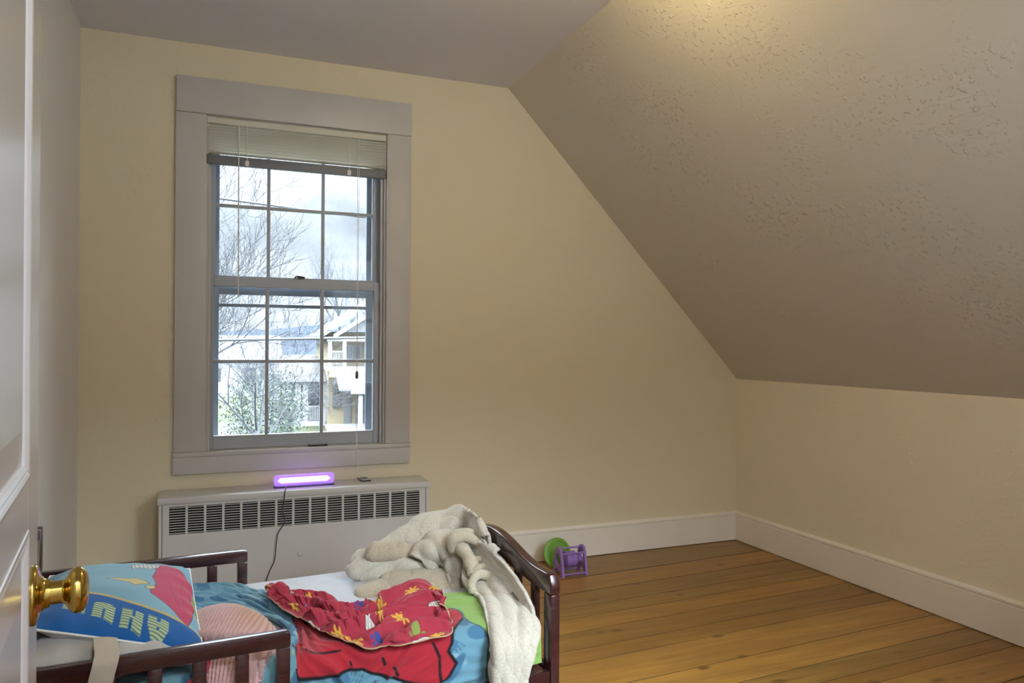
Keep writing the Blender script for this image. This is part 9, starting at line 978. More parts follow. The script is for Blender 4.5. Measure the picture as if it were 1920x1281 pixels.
# ------------------------------------------------------------------ control points of the fleece blanket (bed frame, metres)
FLEECE = {
    'hump': [[(0.349,0.335,0.355),(0.426,0.345,0.407),(0.513,0.345,0.441),(0.602,0.316,0.456),(0.602,0.183,0.505),(0.602,0.066,0.519),(0.602,0.004,0.492),(0.602,-0.036,0.471)],[(0.335,0.3,0.431),(0.41,0.31,0.484),(0.496,0.31,0.518),(0.591,0.3,0.529),(0.602,0.193,0.568),(0.602,0.075,0.58),(0.602,0.013,0.551),(0.602,-0.027,0.529)],[(0.317,0.25,0.46),(0.391,0.26,0.511),(0.475,0.26,0.545),(0.567,0.25,0.556),(0.602,0.203,0.58),(0.602,0.083,0.592),(0.602,0.021,0.563),(0.602,-0.019,0.541)],[(0.311,0.185,0.485),(0.373,0.19,0.512),(0.443,0.185,0.528),(0.513,0.175,0.545),(0.56,0.158,0.56),(0.598,0.137,0.552),(0.602,0.07,0.544),(0.602,0.004,0.534)],[(0.339,0.19,0.479),(0.392,0.19,0.483),(0.451,0.18,0.482),(0.501,0.17,0.506),(0.551,0.155,0.518),(0.59,0.145,0.513),(0.602,0.087,0.521),(0.602,-0.004,0.526)],[(0.357,0.225,0.46),(0.41,0.225,0.464),(0.471,0.215,0.463),(0.522,0.205,0.487),(0.573,0.19,0.499),(0.602,0.156,0.5),(0.602,0.07,0.517),(0.602,-0.02,0.521)],[(0.372,0.26,0.413),(0.426,0.26,0.416),(0.487,0.25,0.415),(0.54,0.24,0.44),(0.591,0.225,0.452),(0.602,0.147,0.466),(0.602,0.061,0.483),(0.602,-0.028,0.489)]],
    'hem': [[(0.291,0.2,0.448),(0.328,0.2,0.451),(0.369,0.2,0.446),(0.41,0.19,0.44),(0.446,0.18,0.435)],[(0.272,0.17,0.465),(0.309,0.17,0.459),(0.35,0.17,0.457),(0.393,0.16,0.453),(0.433,0.155,0.453)],[(0.275,0.165,0.487),(0.308,0.165,0.492),(0.349,0.165,0.487),(0.392,0.16,0.48),(0.435,0.155,0.471)],[(0.291,0.18,0.497),(0.319,0.18,0.5),(0.357,0.18,0.496),(0.399,0.175,0.491),(0.438,0.17,0.479)],[(0.312,0.215,0.476),(0.336,0.215,0.478),(0.371,0.215,0.474),(0.413,0.21,0.469),(0.449,0.2,0.46)]],
    'roll': [[(0.279,0.27,0.432),(0.314,0.27,0.438),(0.372,0.25,0.426),(0.432,0.22,0.419),(0.478,0.19,0.407),(0.5,0.16,0.399)],[(0.251,0.23,0.461),(0.292,0.23,0.461),(0.359,0.21,0.448),(0.419,0.18,0.441),(0.466,0.155,0.429),(0.493,0.135,0.412)],[(0.235,0.2,0.442),(0.273,0.19,0.437),(0.344,0.175,0.432),(0.4,0.15,0.435),(0.451,0.13,0.428),(0.485,0.12,0.407)],[(0.238,0.2,0.405),(0.27,0.175,0.391),(0.322,0.165,0.399),(0.376,0.15,0.416),(0.439,0.135,0.419),(0.478,0.12,0.397)],[(0.263,0.235,0.382),(0.295,0.215,0.367),(0.337,0.205,0.372),(0.396,0.2,0.388),(0.457,0.18,0.392),(0.489,0.15,0.377)]],
    'flap': [[(0.313,0.17,0.397),(0.367,0.155,0.411),(0.43,0.135,0.421),(0.481,0.115,0.414),(0.522,0.095,0.407),(0.543,0.085,0.394)],[(0.311,0.14,0.391),(0.362,0.125,0.401),(0.425,0.105,0.41),(0.475,0.085,0.409),(0.519,0.07,0.401),(0.542,0.06,0.384)],[(0.308,0.085,0.386),(0.353,0.07,0.391),(0.416,0.055,0.393),(0.462,0.04,0.388),(0.503,0.03,0.378),(0.532,0.03,0.374)],[(0.317,0.07,0.378),(0.358,0.06,0.377),(0.414,0.04,0.375),(0.458,0.02,0.371),(0.498,0.015,0.366),(0.532,0.03,0.364)]],
    'tail': [[(0.278,0.155,0.388),(0.299,0.145,0.394),(0.315,0.12,0.396),(0.329,0.09,0.385)],[(0.251,0.115,0.389),(0.272,0.105,0.398),(0.294,0.09,0.401),(0.317,0.07,0.386)],[(0.227,0.08,0.388),(0.248,0.07,0.393),(0.272,0.065,0.399),(0.301,0.05,0.388)],[(0.226,0.055,0.383),(0.243,0.04,0.382),(0.26,0.04,0.386),(0.286,0.035,0.384)],[(0.242,0.06,0.378),(0.255,0.05,0.379),(0.271,0.055,0.38),(0.297,0.05,0.379)]],
    'mid': [[(0.442,0.18,0.439),(0.463,0.18,0.481),(0.501,0.17,0.503),(0.544,0.16,0.504),(0.562,0.15,0.48)],[(0.417,0.13,0.459),(0.445,0.13,0.501),(0.486,0.125,0.518),(0.533,0.12,0.509),(0.548,0.11,0.474)],[(0.437,0.115,0.449),(0.46,0.11,0.478),(0.49,0.105,0.489),(0.524,0.1,0.483),(0.545,0.095,0.458)],[(0.46,0.13,0.432),(0.481,0.13,0.443),(0.51,0.13,0.446),(0.536,0.12,0.439),(0.554,0.11,0.426)],[(0.478,0.16,0.412),(0.5,0.16,0.416),(0.529,0.16,0.412),(0.555,0.15,0.405),(0.566,0.13,0.402)]],
    'lump': [[(0.522,0.14,0.425),(0.547,0.13,0.452),(0.569,0.12,0.445),(0.579,0.1,0.429)],[(0.502,0.1,0.418),(0.529,0.085,0.449),(0.557,0.075,0.438),(0.577,0.06,0.41)],[(0.502,0.07,0.403),(0.524,0.055,0.418),(0.546,0.04,0.412),(0.564,0.03,0.39)],[(0.5,0.04,0.386),(0.519,0.025,0.391),(0.536,0.015,0.388),(0.555,0.01,0.374)],[(0.503,0.02,0.368),(0.52,0.01,0.369),(0.538,0.01,0.37),(0.555,0.0,0.367)]],
    'drape': [[(0.584,0.13,0.482),(0.602,0.078,0.503),(0.602,-0.012,0.521),(0.602,-0.073,0.51)],[(0.57,0.08,0.462),(0.6,0.06,0.474),(0.602,-0.024,0.501),(0.602,-0.125,0.507)],[(0.553,0.03,0.434),(0.583,0.0,0.451),(0.602,-0.074,0.478),(0.602,-0.195,0.494)],[(0.513,-0.04,0.407),(0.564,-0.07,0.425),(0.602,-0.137,0.454),(0.602,-0.255,0.472)],[(0.521,-0.12,0.389),(0.557,-0.16,0.408),(0.602,-0.206,0.434),(0.602,-0.306,0.443)],[(0.505,-0.22,0.383),(0.534,-0.26,0.398),(0.602,-0.256,0.398),(0.602,-0.338,0.406)],[(0.467,-0.32,0.377),(0.501,-0.35,0.384),(0.565,-0.335,0.377),(0.602,-0.332,0.362)],[(0.451,-0.378,0.354),(0.482,-0.395,0.354),(0.533,-0.39,0.346),(0.558,-0.375,0.339)],[(0.442,-0.385,0.318),(0.474,-0.405,0.31),(0.513,-0.4,0.301),(0.533,-0.385,0.301)],[(0.45,-0.39,0.264),(0.475,-0.405,0.259),(0.504,-0.4,0.251),(0.52,-0.388,0.25)]],
}
FLEECE_FOLDS = [
    ([(0.522,0.06,0.48),(0.511,0.05,0.507),(0.517,0.04,0.526),(0.552,0.03,0.531),(0.587,0.01,0.514),(0.602,-0.028,0.495),(0.602,-0.096,0.487),(0.602,-0.133,0.475),(0.602,-0.122,0.451),(0.596,-0.09,0.431),(0.566,-0.1,0.445),(0.542,-0.1,0.453),(0.521,-0.105,0.446),(0.51,-0.11,0.428),(0.511,-0.12,0.406)], 0.0155),
    ([(0.513,0.07,0.515),(0.531,0.06,0.537),(0.56,0.05,0.541),(0.591,0.04,0.527),(0.602,0.004,0.514)], 0.0155),
    ([(0.539,0.05,0.503),(0.545,0.02,0.487),(0.546,-0.01,0.472),(0.544,-0.04,0.454),(0.539,-0.06,0.435)], 0.0232),
    ([(0.55,0.0,0.455),(0.568,-0.02,0.47),(0.594,-0.03,0.468),(0.602,-0.067,0.463)], 0.0170),
    ([(0.536,-0.05,0.439),(0.556,-0.06,0.458),(0.584,-0.06,0.457),(0.602,-0.082,0.448)], 0.0155),
]
# ================================================================== BEDDING
def unpack(n):
    a, b, s = SHAPE[n]
    e = np.array(s, np.int64).reshape(3, a, b)
    return (np.cumsum(np.cumsum(e, 1), 2)*0.0004).transpose(1, 2, 0)

def upsample(P, k):
    """bicubic (Catmull-Rom) refinement of a grid of points along both directions"""
    def one(P):
        n = P.shape[0]; Q = np.concatenate([2*P[:1] - P[1:2], P, 2*P[-1:] - P[-2:-1]], 0)
        x = np.linspace(0, n - 1, (n - 1)*k + 1); i = np.minimum(x.astype(int), n - 2); t = (x - i).reshape((-1,) + (1,)*(P.ndim - 1))
        a, b, c, d = Q[i], Q[i+1], Q[i+2], Q[i+3]
        return 0.5*(2*b + (c - a)*t + (2*a - 5*b + 4*c - d)*t*t + (3*b - a - 3*c + d)*t**3)
    return one(one(P).swapaxes(0, 1)).swapaxes(0, 1)

def relax(P, n):
    for _ in range(n):
        Q = P.copy(); Q[1:-1] = 0.5*P[1:-1] + 0.25*(P[:-2] + P[2:]); R = Q.copy(); R[:, 1:-1] = 0.5*Q[:, 1:-1] + 0.25*(Q[:, :-2] + Q[:, 2:]); P = R
    return P

def sheet_mesh(name, P, col, m, parent=None, thick=0.0, cyclic=False):
    """grid of points -> smooth mesh with a colour per point"""
    ns, nt = P.shape[:2]
    me = bpy.data.meshes.new(name)
    i = np.arange(ns - 1)[:, None]; w = nt if cyclic else nt - 1; j = np.arange(w)[None]; j2 = (j + 1) % nt
    F = np.stack([i*nt + j, (i+1)*nt + j, (i+1)*nt + j2, i*nt + j2], -1).reshape(-1, 4)
    me.vertices.add(ns*nt); me.vertices.foreach_set('co', np.ascontiguousarray(P, np.float32).reshape(-1))
    me.loops.add(F.size); me.loops.foreach_set('vertex_index', F.reshape(-1).astype(np.int32))
    me.polygons.add(len(F)); me.polygons.foreach_set('loop_start', np.arange(0, F.size, 4, dtype=np.int32))
    me.polygons.foreach_set('use_smooth', np.ones(len(F), bool))
    me.update(calc_edges=True)
    if col is not None:
        at_ = me.color_attributes.new('print', 'FLOAT_COLOR', 'POINT')
        c4 = np.ones((ns*nt, 4), np.float32); c4[:, :3] = col.reshape(-1, 3); at_.data.foreach_set('color', c4.reshape(-1))
    me.materials.append(m)
    o = bpy.data.objects.new(name, me); link(o, parent)
    if thick:
        s = o.modifiers.new('thickness', 'SOLIDIFY'); s.thickness = thick; s.offset = 1.0 if thick > 0 else -1
        s.use_rim = True
    return o

def fabric(name, rough=0.85, weave=900.0, wave=0.0, sheen=0.15):
    m = mat(name, (0.5, 0.5, 0.5), rough, spec=0.15)
    a = N(m, 'ShaderNodeAttribute', attribute_name='print')
    L(m, a.outputs['Color'], bsdf(m).inputs['Base Color'])
    bsdf(m).inputs['Sheen Weight'].default_value = sheen
    bump(m, noise_tex(m, coords(m), weave, 2), 0.10, 0.001)
    return m
m_print = fabric('printed_cotton')

# 2-D painting helpers on arrays of cloth coordinates
def fill(c, d, colr, aa=0.0012):
    w = np.clip(0.5 - d/aa, 0, 1)[..., None]; return c*(1 - w) + np.array(colr)*w
def circ(x, y, cx, cy, r): return np.hypot(x - cx, y - cy) - r
def ell(x, y, cx, cy, a, b, rot=0.0):
    X, Y = x - cx, y - cy; c, s = math.cos(rot), math.sin(rot); X, Y = X*c + Y*s, -X*s + Y*c
    k = np.hypot(X/a, Y/b); return (k - 1)*min(a, b)
def seg(x, y, a, b, w):
    ax, ay = a; bx, by = b; dx, dy = bx - ax, by - ay
    t = np.clip(((x - ax)*dx + (y - ay)*dy)/(dx*dx + dy*dy + 1e-12), 0, 1)
    return np.hypot(x - ax - t*dx, y - ay - t*dy) - w
def pline(x, y, pts, w):
    d = 1e9
    for a, b in zip(pts, pts[1:]): d = np.minimum(d, seg(x, y, a, b, w))
    return d
def poly(x, y, pts):
    d = np.full(x.shape, 1e9); inside = np.zeros(x.shape, bool)
    for (ax, ay), (bx, by) in zip(pts, pts[1:] + pts[:1]):
        d = np.minimum(d, seg(x, y, (ax, ay), (bx, by), 0))
        cnd = (ay > y) != (by > y)
        with np.errstate(divide='ignore', invalid='ignore'):
            inside ^= cnd & (x < (bx - ax)*(y - ay)/((by - ay) if by != ay else 1e-9) + ax)
    return np.where(inside, -d, d)

def curve2(pts, n):
    P = np.array(pts, float); d = np.r_[0, np.cumsum(np.linalg.norm(np.diff(P, axis=0), axis=1))]; d /= d[-1]
    Q = np.vstack([2*P[0] - P[1], P, 2*P[-1] - P[-2]]); out_ = []
    for k in np.linspace(0, 1, n):
        i = min(np.searchsorted(d, k, side='right') - 1, len(P) - 2); t = (k - d[i])/(d[i+1] - d[i])
        a, b, c, e = Q[i], Q[i+1], Q[i+2], Q[i+3]
        out_.append(.5*(2*b + (c - a)*t + (2*a - 5*b + 4*c - e)*t*t + (3*b - a - 3*c + e)*t**3))
    return np.array(out_)

def normals(P):
    du = np.gradient(P, axis=0); dv = np.gradient(P, axis=1); n = np.cross(du, dv); return n/np.maximum(np.linalg.norm(n, axis=-1, keepdims=True), 1e-9)
def arc(P):
    s = np.zeros(P.shape[:2]); t = np.zeros(P.shape[:2])
    s[1:] = np.cumsum(np.linalg.norm(np.diff(P, axis=0), axis=-1), 0); t[:, 1:] = np.cumsum(np.linalg.norm(np.diff(P, axis=1), axis=-1), 1)
    return s, t
def vnoise(P, f, seed):
    """smooth pseudo-noise in space: a sum of oblique sine waves"""
    r = np.random.default_rng(seed); z = 0
    for k in range(9):
        w = r.normal(size=3); w *= f*r.uniform(0.6, 1.5)/np.linalg.norm(w); z = z + np.sin(P @ w + r.uniform(0, 6.28))
    return z/3.0
def folds(P, seed, amp, wave, turn, keep=0.25):
    """large rounded folds: sharp-crested ridges that wander across the sheet, only ever lifting it off what lies below"""
    s, t = arc(P); q = s*math.cos(turn) + t*math.sin(turn)
    w = vnoise(P*np.array((1, 1, 0.3)), 16.0, seed)
    r1 = 1 - np.abs(np.sin(PI*q/wave + 0.9*w)); r2 = 1 - np.abs(np.sin(PI*(q*0.6 + t*0.5)/wave*1.7 + 1.3*w + seed))
    gate = np.clip(0.5 + 0.8*vnoise(P, 11.0, seed + 7), 0.1, 1.2)
    n = normals(P); n = n*np.sign(n[..., 2:3].mean())
    h = amp*gate*(r1**1.7 + 0.45*r2**1.8)
    nt_ = P.shape[1]; k = np.linspace(0, 1, nt_); e_ = np.clip(np.minimum(k, 1 - k)/0.10, keep, 1)[None]
    return relax(P + n*(h*e_)[..., None], 5)

def on_bed(o):
    o.location = BED_LOC; o.rotation_euler = (0, 0, BED_ROT); return o

TEAL, TEALD, TEALL = (0.125, 0.265, 0.345), (0.05, 0.14, 0.23), (0.22, 0.37, 0.44)
RED, BLACK, GRASS = (0.36, 0.020, 0.032), (0.010, 0.010, 0.012), (0.215, 0.36, 0.085)

# ------------------------------------------------------------------ blue comforter with a red house and a green end
Pb = folds(upsample(relax(unpack('blue'), 1), 5), 5, 0.010, 0.075, 1.35, 0.1)
s_ = np.linspace(0, 1, Pb.shape[0])[:, None]; t_ = np.linspace(0, 1, Pb.shape[1])[None]
U, V = s_*1.12*np.ones_like(t_), t_*0.50*np.ones_like(s_)
c = np.ones(U.shape + (3,))*np.array(TEAL)
rng = random.Random(12)
for k in range(105):
    cx, cy = rng.uniform(0, 1.12), rng.uniform(0, 0.5)
    if k % 3 == 0:
        rot = rng.uniform(-0.5, 0.5); n = rng.randint(5, 9)
        for q in range(n):
            ox = (q - n/2)*0.0085
            c = fill(c, seg(U, V, (cx + ox, cy), (cx + ox + rot*0.03, cy + 0.026 + 0.008*math.sin(q*2.3)), 0.0017), TEALD if k % 2 else (0.07, 0.17, 0.27), 0.0016)
    elif k % 3 == 1: c = fill(c, ell(U, V, cx, cy, rng.uniform(0.02, 0.045), rng.uniform(0.014, 0.026), rng.uniform(0, 3)), (0.055, 0.15, 0.25), 0.003)
    else: c = fill(c, ell(U, V, cx, cy, rng.uniform(0.015, 0.035), rng.uniform(0.009, 0.02), rng.uniform(0, 3)), TEALL, 0.004)
HOUSE = [(0.42, 0.20), (0.413, 0.29), (0.435, 0.40), (0.50, 0.444), (0.545, 0.44), (0.617, 0.385), (0.66, 0.35), (0.69, 0.343), (0.74, 0.375), (0.79, 0.413), (0.86, 0.455), (0.884, 0.437), (0.904, 0.405), (0.884, 0.365), (0.904, 0.31), (0.956, 0.235), (0.955, 0.165), (0.85, 0.15), (0.70, 0.12), (0.50, 0.16)]
d = poly(U, V, HOUSE)
c = fill(c, d - 0.006, BLACK, 0.002); c = fill(c, d + 0.002, RED, 0.002)
for a, b in (((0.852, 0.335), (0.866, 0.375)), ((0.866, 0.375), (0.872, 0.45)), ((0.534, 0.383), (0.58, 0.350)), ((0.58, 0.350), (0.627, 0.317)), ((0.73, 0.322), (0.737, 0.345)), ((0.757, 0.362), (0.772, 0.392)), ((0.655, 0.335), (0.66, 0.342))):
    c = fill(c, np.maximum(seg(U, V, a, b, 0.0032), d), BLACK, 0.002)
gd = np.where(V < 0.165, 0.835 + 0.01*np.sin(V*60), 0.905 + 0.20*V + 0.008*np.sin(V*40)) - U
c = fill(c, gd, GRASS, 0.003)
gd2 = np.maximum(np.abs(gd) - 0.003, -1)
c = fill(c, gd2, (0.05, 0.10, 0.12), 0.003)
blue = on_bed(sheet_mesh('comforter', Pb, c, m_print, None, 0.009))
blue.name = 'printed_comforter'
tag(blue, 'rumpled blue printed comforter with a red patch and green end over the mattress', 'comforter')

# ------------------------------------------------------------------ red sheet with scattered little motifs
Pr = folds(upsample(relax(unpack('red'), 3), 5), 3, 0.025, 0.085, 1.15)
s_ = np.linspace(0, 1, Pr.shape[0])[:, None]; t_ = np.linspace(0, 1, Pr.shape[1])[None]
U, V = s_*0.62*np.ones_like(t_), t_*0.40*np.ones_like(s_)
c = np.ones(U.shape + (3,))*np.array((0.33, 0.030, 0.052))
YEL, WHT, PAWB, PAWG = (0.62, 0.36, 0.05), (0.66, 0.64, 0.60), (0.045, 0.06, 0.24), (0.22, 0.28, 0.07)
def burst(c, cx, cy, r, rot):
    for k in range(7):
        a = rot + 2*PI*k/7; c = fill(c, seg(U, V, (cx, cy), (cx + r*math.cos(a), cy + r*math.sin(a)*0.8), r*0.16), YEL)
    c = fill(c, circ(U, V, cx, cy, r*0.55), YEL); return fill(c, pline(U, V, [(cx - r*.3, cy - r*.2), (cx, cy + r*.1), (cx + r*.3, cy - r*.1)], 0.0008), (0.08, 0.04, 0.02))
def paw(c, cx, cy, r, colr, rot):
    c = fill(c, circ(U, V, cx, cy, r*0.55), colr)
    for k in range(4):
        a = rot + (k - 1.5)*0.62; c = fill(c, circ(U, V, cx + r*math.cos(a), cy + r*math.sin(a), r*0.27), colr)
    return c
def tuft(c, cx, cy, a, b, rot):
    c = fill(c, ell(U, V, cx, cy, a*1.08, b*1.1, rot), (0.06, 0.04, 0.05)); c = fill(c, ell(U, V, cx, cy, a, b, rot), WHT)
    for k in (-0.5, -0.1, 0.3, 0.65):
        x0, y0 = cx + math.cos(rot)*a*k, cy + math.sin(rot)*a*k
        c = fill(c, np.maximum(seg(U, V, (x0 - math.sin(rot)*b*0.9, y0 + math.cos(rot)*b*0.9), (x0 + math.sin(rot)*b*0.6, y0 - math.cos(rot)*b*0.6), 0.0010), ell(U, V, cx, cy, a, b, rot)), (0.10, 0.09, 0.10))
    return c
MOTIFS = [('y', 0.081, 0.241), ('y', 0.113, 0.349), ('y', 0.263, 0.102), ('y', 0.294, 0.381), ('y', 0.332, 0.387), ('y', 0.451, 0.26), ('y', 0.495, 0.083), ('y', 0.526, 0.375), ('b', 0.388, 0.343), ('g', 0.476, 0.324), ('w', 0.213, 0.4), ('w', 0.564, 0.165), ('w', 0.482, 0.394), ('w', 0.369, 0.273), ('p', 0.163, 0.267), ('t', 0.232, 0.241), ('t', 0.363, 0.108), ('y', 0.15, 0.10), ('w', 0.085, 0.16), ('y', 0.40, 0.12), ('g', 0.20, 0.32), ('b', 0.31, 0.07), ('w', 0.56, 0.29), ('y', 0.58, 0.05), ('y', 0.385, 0.21)]
rng = random.Random(3)
for kind, cx, cy in MOTIFS:
    rot = rng.uniform(0, 6.28)
    if kind == 'y': c = burst(c, cx, cy, 0.020, rot)
    elif kind == 'b': c = paw(c, cx, cy, 0.021, PAWB, rot)
    elif kind == 'g': c = paw(c, cx, cy, 0.021, PAWG, rot)
    elif kind == 'w': c = tuft(c, cx, cy, 0.027, 0.018, rot)
    elif kind == 'p': c = fill(c, ell(U, V, cx, cy, 0.016, 0.008, 0.3), (0.22, 0.12, 0.36))
    elif kind == 't': c = fill(c, ell(U, V, cx, cy, 0.013, 0.008, 0.9), (0.40, 0.30, 0.16))
edge_d = np.minimum(np.minimum(U, 0.62 - U), np.minimum(V, 0.40 - V))
c = fill(c, edge_d - 0.0022, (0.50, 0.34, 0.20), 0.001)
red = on_bed(sheet_mesh('printed_sheet', Pr, c, m_print, None, 0.003))
tag(red, 'crumpled red sheet with small yellow, white and blue motifs across the mattress', 'sheet')
# ------------------------------------------------------------------ cream fleece blanket heaped against the footboard
m_fleece = mat('cream_quilted_fleece', (0.60, 0.54, 0.43), 0.95, spec=0.08)
m = m_fleece
a_ = N(m, 'ShaderNodeAttribute', attribute_name='print')
fz = noise_tex(m, coords(m), 190.0, 4, 0.7)
L(m, mixc(m, 1.0, a_.outputs['Color'], ramp(m, fz, [(0.3, (0.80, 0.79, 0.77)), (0.65, (1.05, 1.05, 1.05))]), 'MULTIPLY'), bsdf(m).inputs['Base Color'])
bsdf(m).inputs['Sheen Weight'].default_value = 0.35
bump(m, math_n(m, 'ADD', fz, math_n(m, 'MULTIPLY', noise_tex(m, coords(m), 60.0, 3), 0.7)), 0.55, 0.006)
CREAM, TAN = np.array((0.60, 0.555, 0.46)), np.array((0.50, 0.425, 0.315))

def wrinkle(P, seed, amp=0.004, f=55.0):
    n = normals(P)
    a = vnoise(P, f*0.55, seed); b = vnoise(P, f*1.3, seed + 1)
    # soft folds: rounded ridges, narrow valleys
    w = np.abs(np.sin(1.5*a + 0.6*b + seed))
    return P + n*(amp*(0.9*a + 0.35*b + 1.1*(w**0.8 - 0.6)))[..., None]
def quilt(P, ang, step, depth):
    s, t = arc(P); q = s*math.cos(ang) + t*math.sin(ang)
    d = np.abs((q/step + 0.5) % 1.0 - 0.5)*step
    g = np.exp(-(d/0.0035)**2)
    return P - normals(P)*(depth*g)[..., None], g
fleece = thing('fleece_blanket', 'thick cream fleece blanket heaped over the foot end of the bed', 'blanket', BED_LOC, BED_ROT)
def outward(P):
    """make normals face away from the mattress centre line (up and towards the room)"""
    n = normals(P).reshape(-1, 3).mean(0)
    return P if n @ np.array((0.0, -0.6, 0.8)) > 0 else P[:, ::-1]
FSEED = dict(hump=1, hem=2, roll=3, flap=4, tail=5, mid=6, lump=7, drape=8)
for nm, G in FLEECE.items():
    P = outward(upsample(np.array(G, float), 16))
    P = relax(P, 14)
    if nm in ('hem', 'tail', 'flap', 'roll'):      # the free ends close up into soft rounded tips
        k = np.linspace(0, 1, P.shape[1]); e_ = np.clip(np.minimum(k, 1 - k)/0.16, 0, 1); e_ = np.sqrt(1 - (1 - e_)**2)
        mid_ = P.mean(0, keepdims=True); P = mid_ + (P - mid_)*(0.12 + 0.88*e_)[None, :, None]
    amp = dict(hump=0.0060, hem=0.0022, roll=0.0042, flap=0.0022, tail=0.0045, mid=0.0055, lump=0.0075, drape=0.0050)[nm]
    P = wrinkle(P, FSEED[nm], amp, 50.0 if nm != 'drape' else 34.0)
    if nm == 'drape':      # long soft folds running down the hanging part
        k = np.linspace(0, 1, P.shape[1])[None]; r_ = np.linspace(0, 1, P.shape[0])[:, None]
        P = P + normals(P)*(0.008 + 0.008*np.clip(r_*1.6 - 0.2, 0, 1)*np.sin(2*PI*(1.5*k + 0.25*np.sin(5*r_) + 0.15)) + 0.004*np.sin(2*PI*(4.3*k + 0.7*r_))*np.clip(r_*2, 0, 1))[..., None]
    if nm == 'hem':        # scalloped stitching along the top of the turned-over hem
        k = np.linspace(0, 1, P.shape[1])[None]; r_ = np.linspace(0, 1, P.shape[0])[:, None]
        P = P + normals(P)*(0.0065*(np.abs(np.sin(PI*5.2*k + 0.4)) - 0.6)*np.exp(-((r_ - 0.62)/0.22)**2))[..., None]
    if nm in ('mid', 'lump', 'roll'):
        k = np.linspace(0, 1, P.shape[1])[None]; r_ = np.linspace(0, 1, P.shape[0])[:, None]
        P = P + normals(P)*(0.0075*np.sin(2*PI*(1.9*r_ + 0.9*k + 0.25*np.sin(6*k) + FSEED[nm]*0.3)) + 0.004*np.sin(2*PI*(3.1*k - 1.2*r_)))[..., None]
    if nm == 'hump':
        k = np.linspace(0, 1, P.shape[1])[None]; r_ = np.linspace(0, 1, P.shape[0])[:, None]
        P = P + normals(P)*(0.009*np.sin(2*PI*(3.3*k + 0.5*r_))*np.clip(r_*2 - 0.5, 0, 1))[..., None]
    g = np.zeros(P.shape[:2])
    if nm in ('hump', 'roll', 'drape', 'flap'): P, g = quilt(P, 0.8 if nm != 'drape' else 2.2, 0.048, 0.0030)
    P[..., 0] = 0.606 - 0.006*np.logaddexp(0, (0.606 - P[..., 0])/0.006); P = relax(P, 2)
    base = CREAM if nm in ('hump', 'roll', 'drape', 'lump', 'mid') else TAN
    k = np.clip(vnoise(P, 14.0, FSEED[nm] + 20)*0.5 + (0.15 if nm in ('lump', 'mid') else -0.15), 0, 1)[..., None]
    c = (base*(1 - k*0.45) + TAN*k*0.45)*(1 - 0.16*g[..., None])  # shade in the quilt grooves is put into the colour too
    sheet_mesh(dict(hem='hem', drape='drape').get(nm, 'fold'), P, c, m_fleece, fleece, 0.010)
for pts, r in FLEECE_FOLDS:
    bm = bmesh.new(); q = catmull(pts, 60)
    rr = [r*(0.92 + 0.08*math.sin(i*0.21)) for i in range(60)]; rr[0] *= 0.5; rr[-1] *= 0.5
    tube(bm, q, rr, 18, flat=0.9)
    o = obj('rolled_edge', bm, m_fleece, fleece, smooth=True)
    at_ = o.data.color_attributes.new('print', 'FLOAT_COLOR', 'POINT'); nv = len(o.data.vertices)
    at_.data.foreach_set('color', np.tile(np.array([0.54, 0.475, 0.36, 1], np.float32), nv))

# ------------------------------------------------------------------ pillows
def cushion(c4, up_, dn, nu=90, nv=140, ears=0.10, seed=1, wr=0.002):
    """closed pillow from four corner points (near-left, near-right, far-right, far-left): returns the top and the bottom grids"""
    u = np.linspace(-1, 1, nu)[:, None]*np.ones((1, nv)); v = np.linspace(-1, 1, nv)[None]*np.ones((nu, 1))
    U = u*(1 - ears*(1 - v*v)*np.abs(u)**3*0.5); V = v*(1 - ears*(1 - u*u)*np.abs(v)**3*0.6)
    a, b, c, d = [np.array(p, float) for p in c4]
    s, t = ((U + 1)/2)[..., None], ((V + 1)/2)[..., None]
    B = a*(1 - s)*(1 - t) + b*s*(1 - t) + c*s*t + d*(1 - s)*t
    n = np.cross(b - a, d - a); n /= np.linalg.norm(n)
    h = (np.clip(1 - np.abs(u)**2.6, 0, 1)**0.62*np.clip(1 - np.abs(v)**2.6, 0, 1)**0.62)
    edge = np.clip(h*3, 0, 1)
    def side(k, sg):
        P = B + n*(h*k)[..., None]*sg
        rad = np.exp(-((1 - np.abs(v))/0.22)**2)*np.sin(u*17 + vnoise(B, 9, seed)) + np.exp(-((1 - np.abs(u))/0.22)**2)*np.sin(v*24 + seed)
        return P + n*((rad*0.0035 + vnoise(P, 26, seed)*wr + vnoise(P, 60, seed + 2)*wr*0.5)*edge)[..., None]*sg
    return side(up_, 1), side(dn, -1), u, v
def pillow_mesh(name, T_, B_, ct, cb_, m, parent):
    P = np.concatenate([T_, B_[::-1]], 0); c = np.concatenate([ct, cb_[::-1]], 0)
    return sheet_mesh(name, P[:, ::1], c, m, parent)
white = np.array((0.60, 0.58, 0.55))
m_white = fabric('plain_white_cotton')
under = thing('pillow', 'plain off-white pillow squashed beneath the printed blue one', 'pillow', BED_LOC, BED_ROT)
T_, B_, u, v = cushion([(-0.585, -0.335, 0.478), (-0.245, -0.338, 0.425), (-0.25, 0.12, 0.425), (-0.585, 0.12, 0.452)], 0.050, 0.035, 60, 60, seed=5, wr=0.004)
w3 = np.ones(u.shape + (3,))*np.array((0.47, 0.455, 0.43))
pillow_mesh('pillow_body', T_, B_, w3, w3, m_white, under)

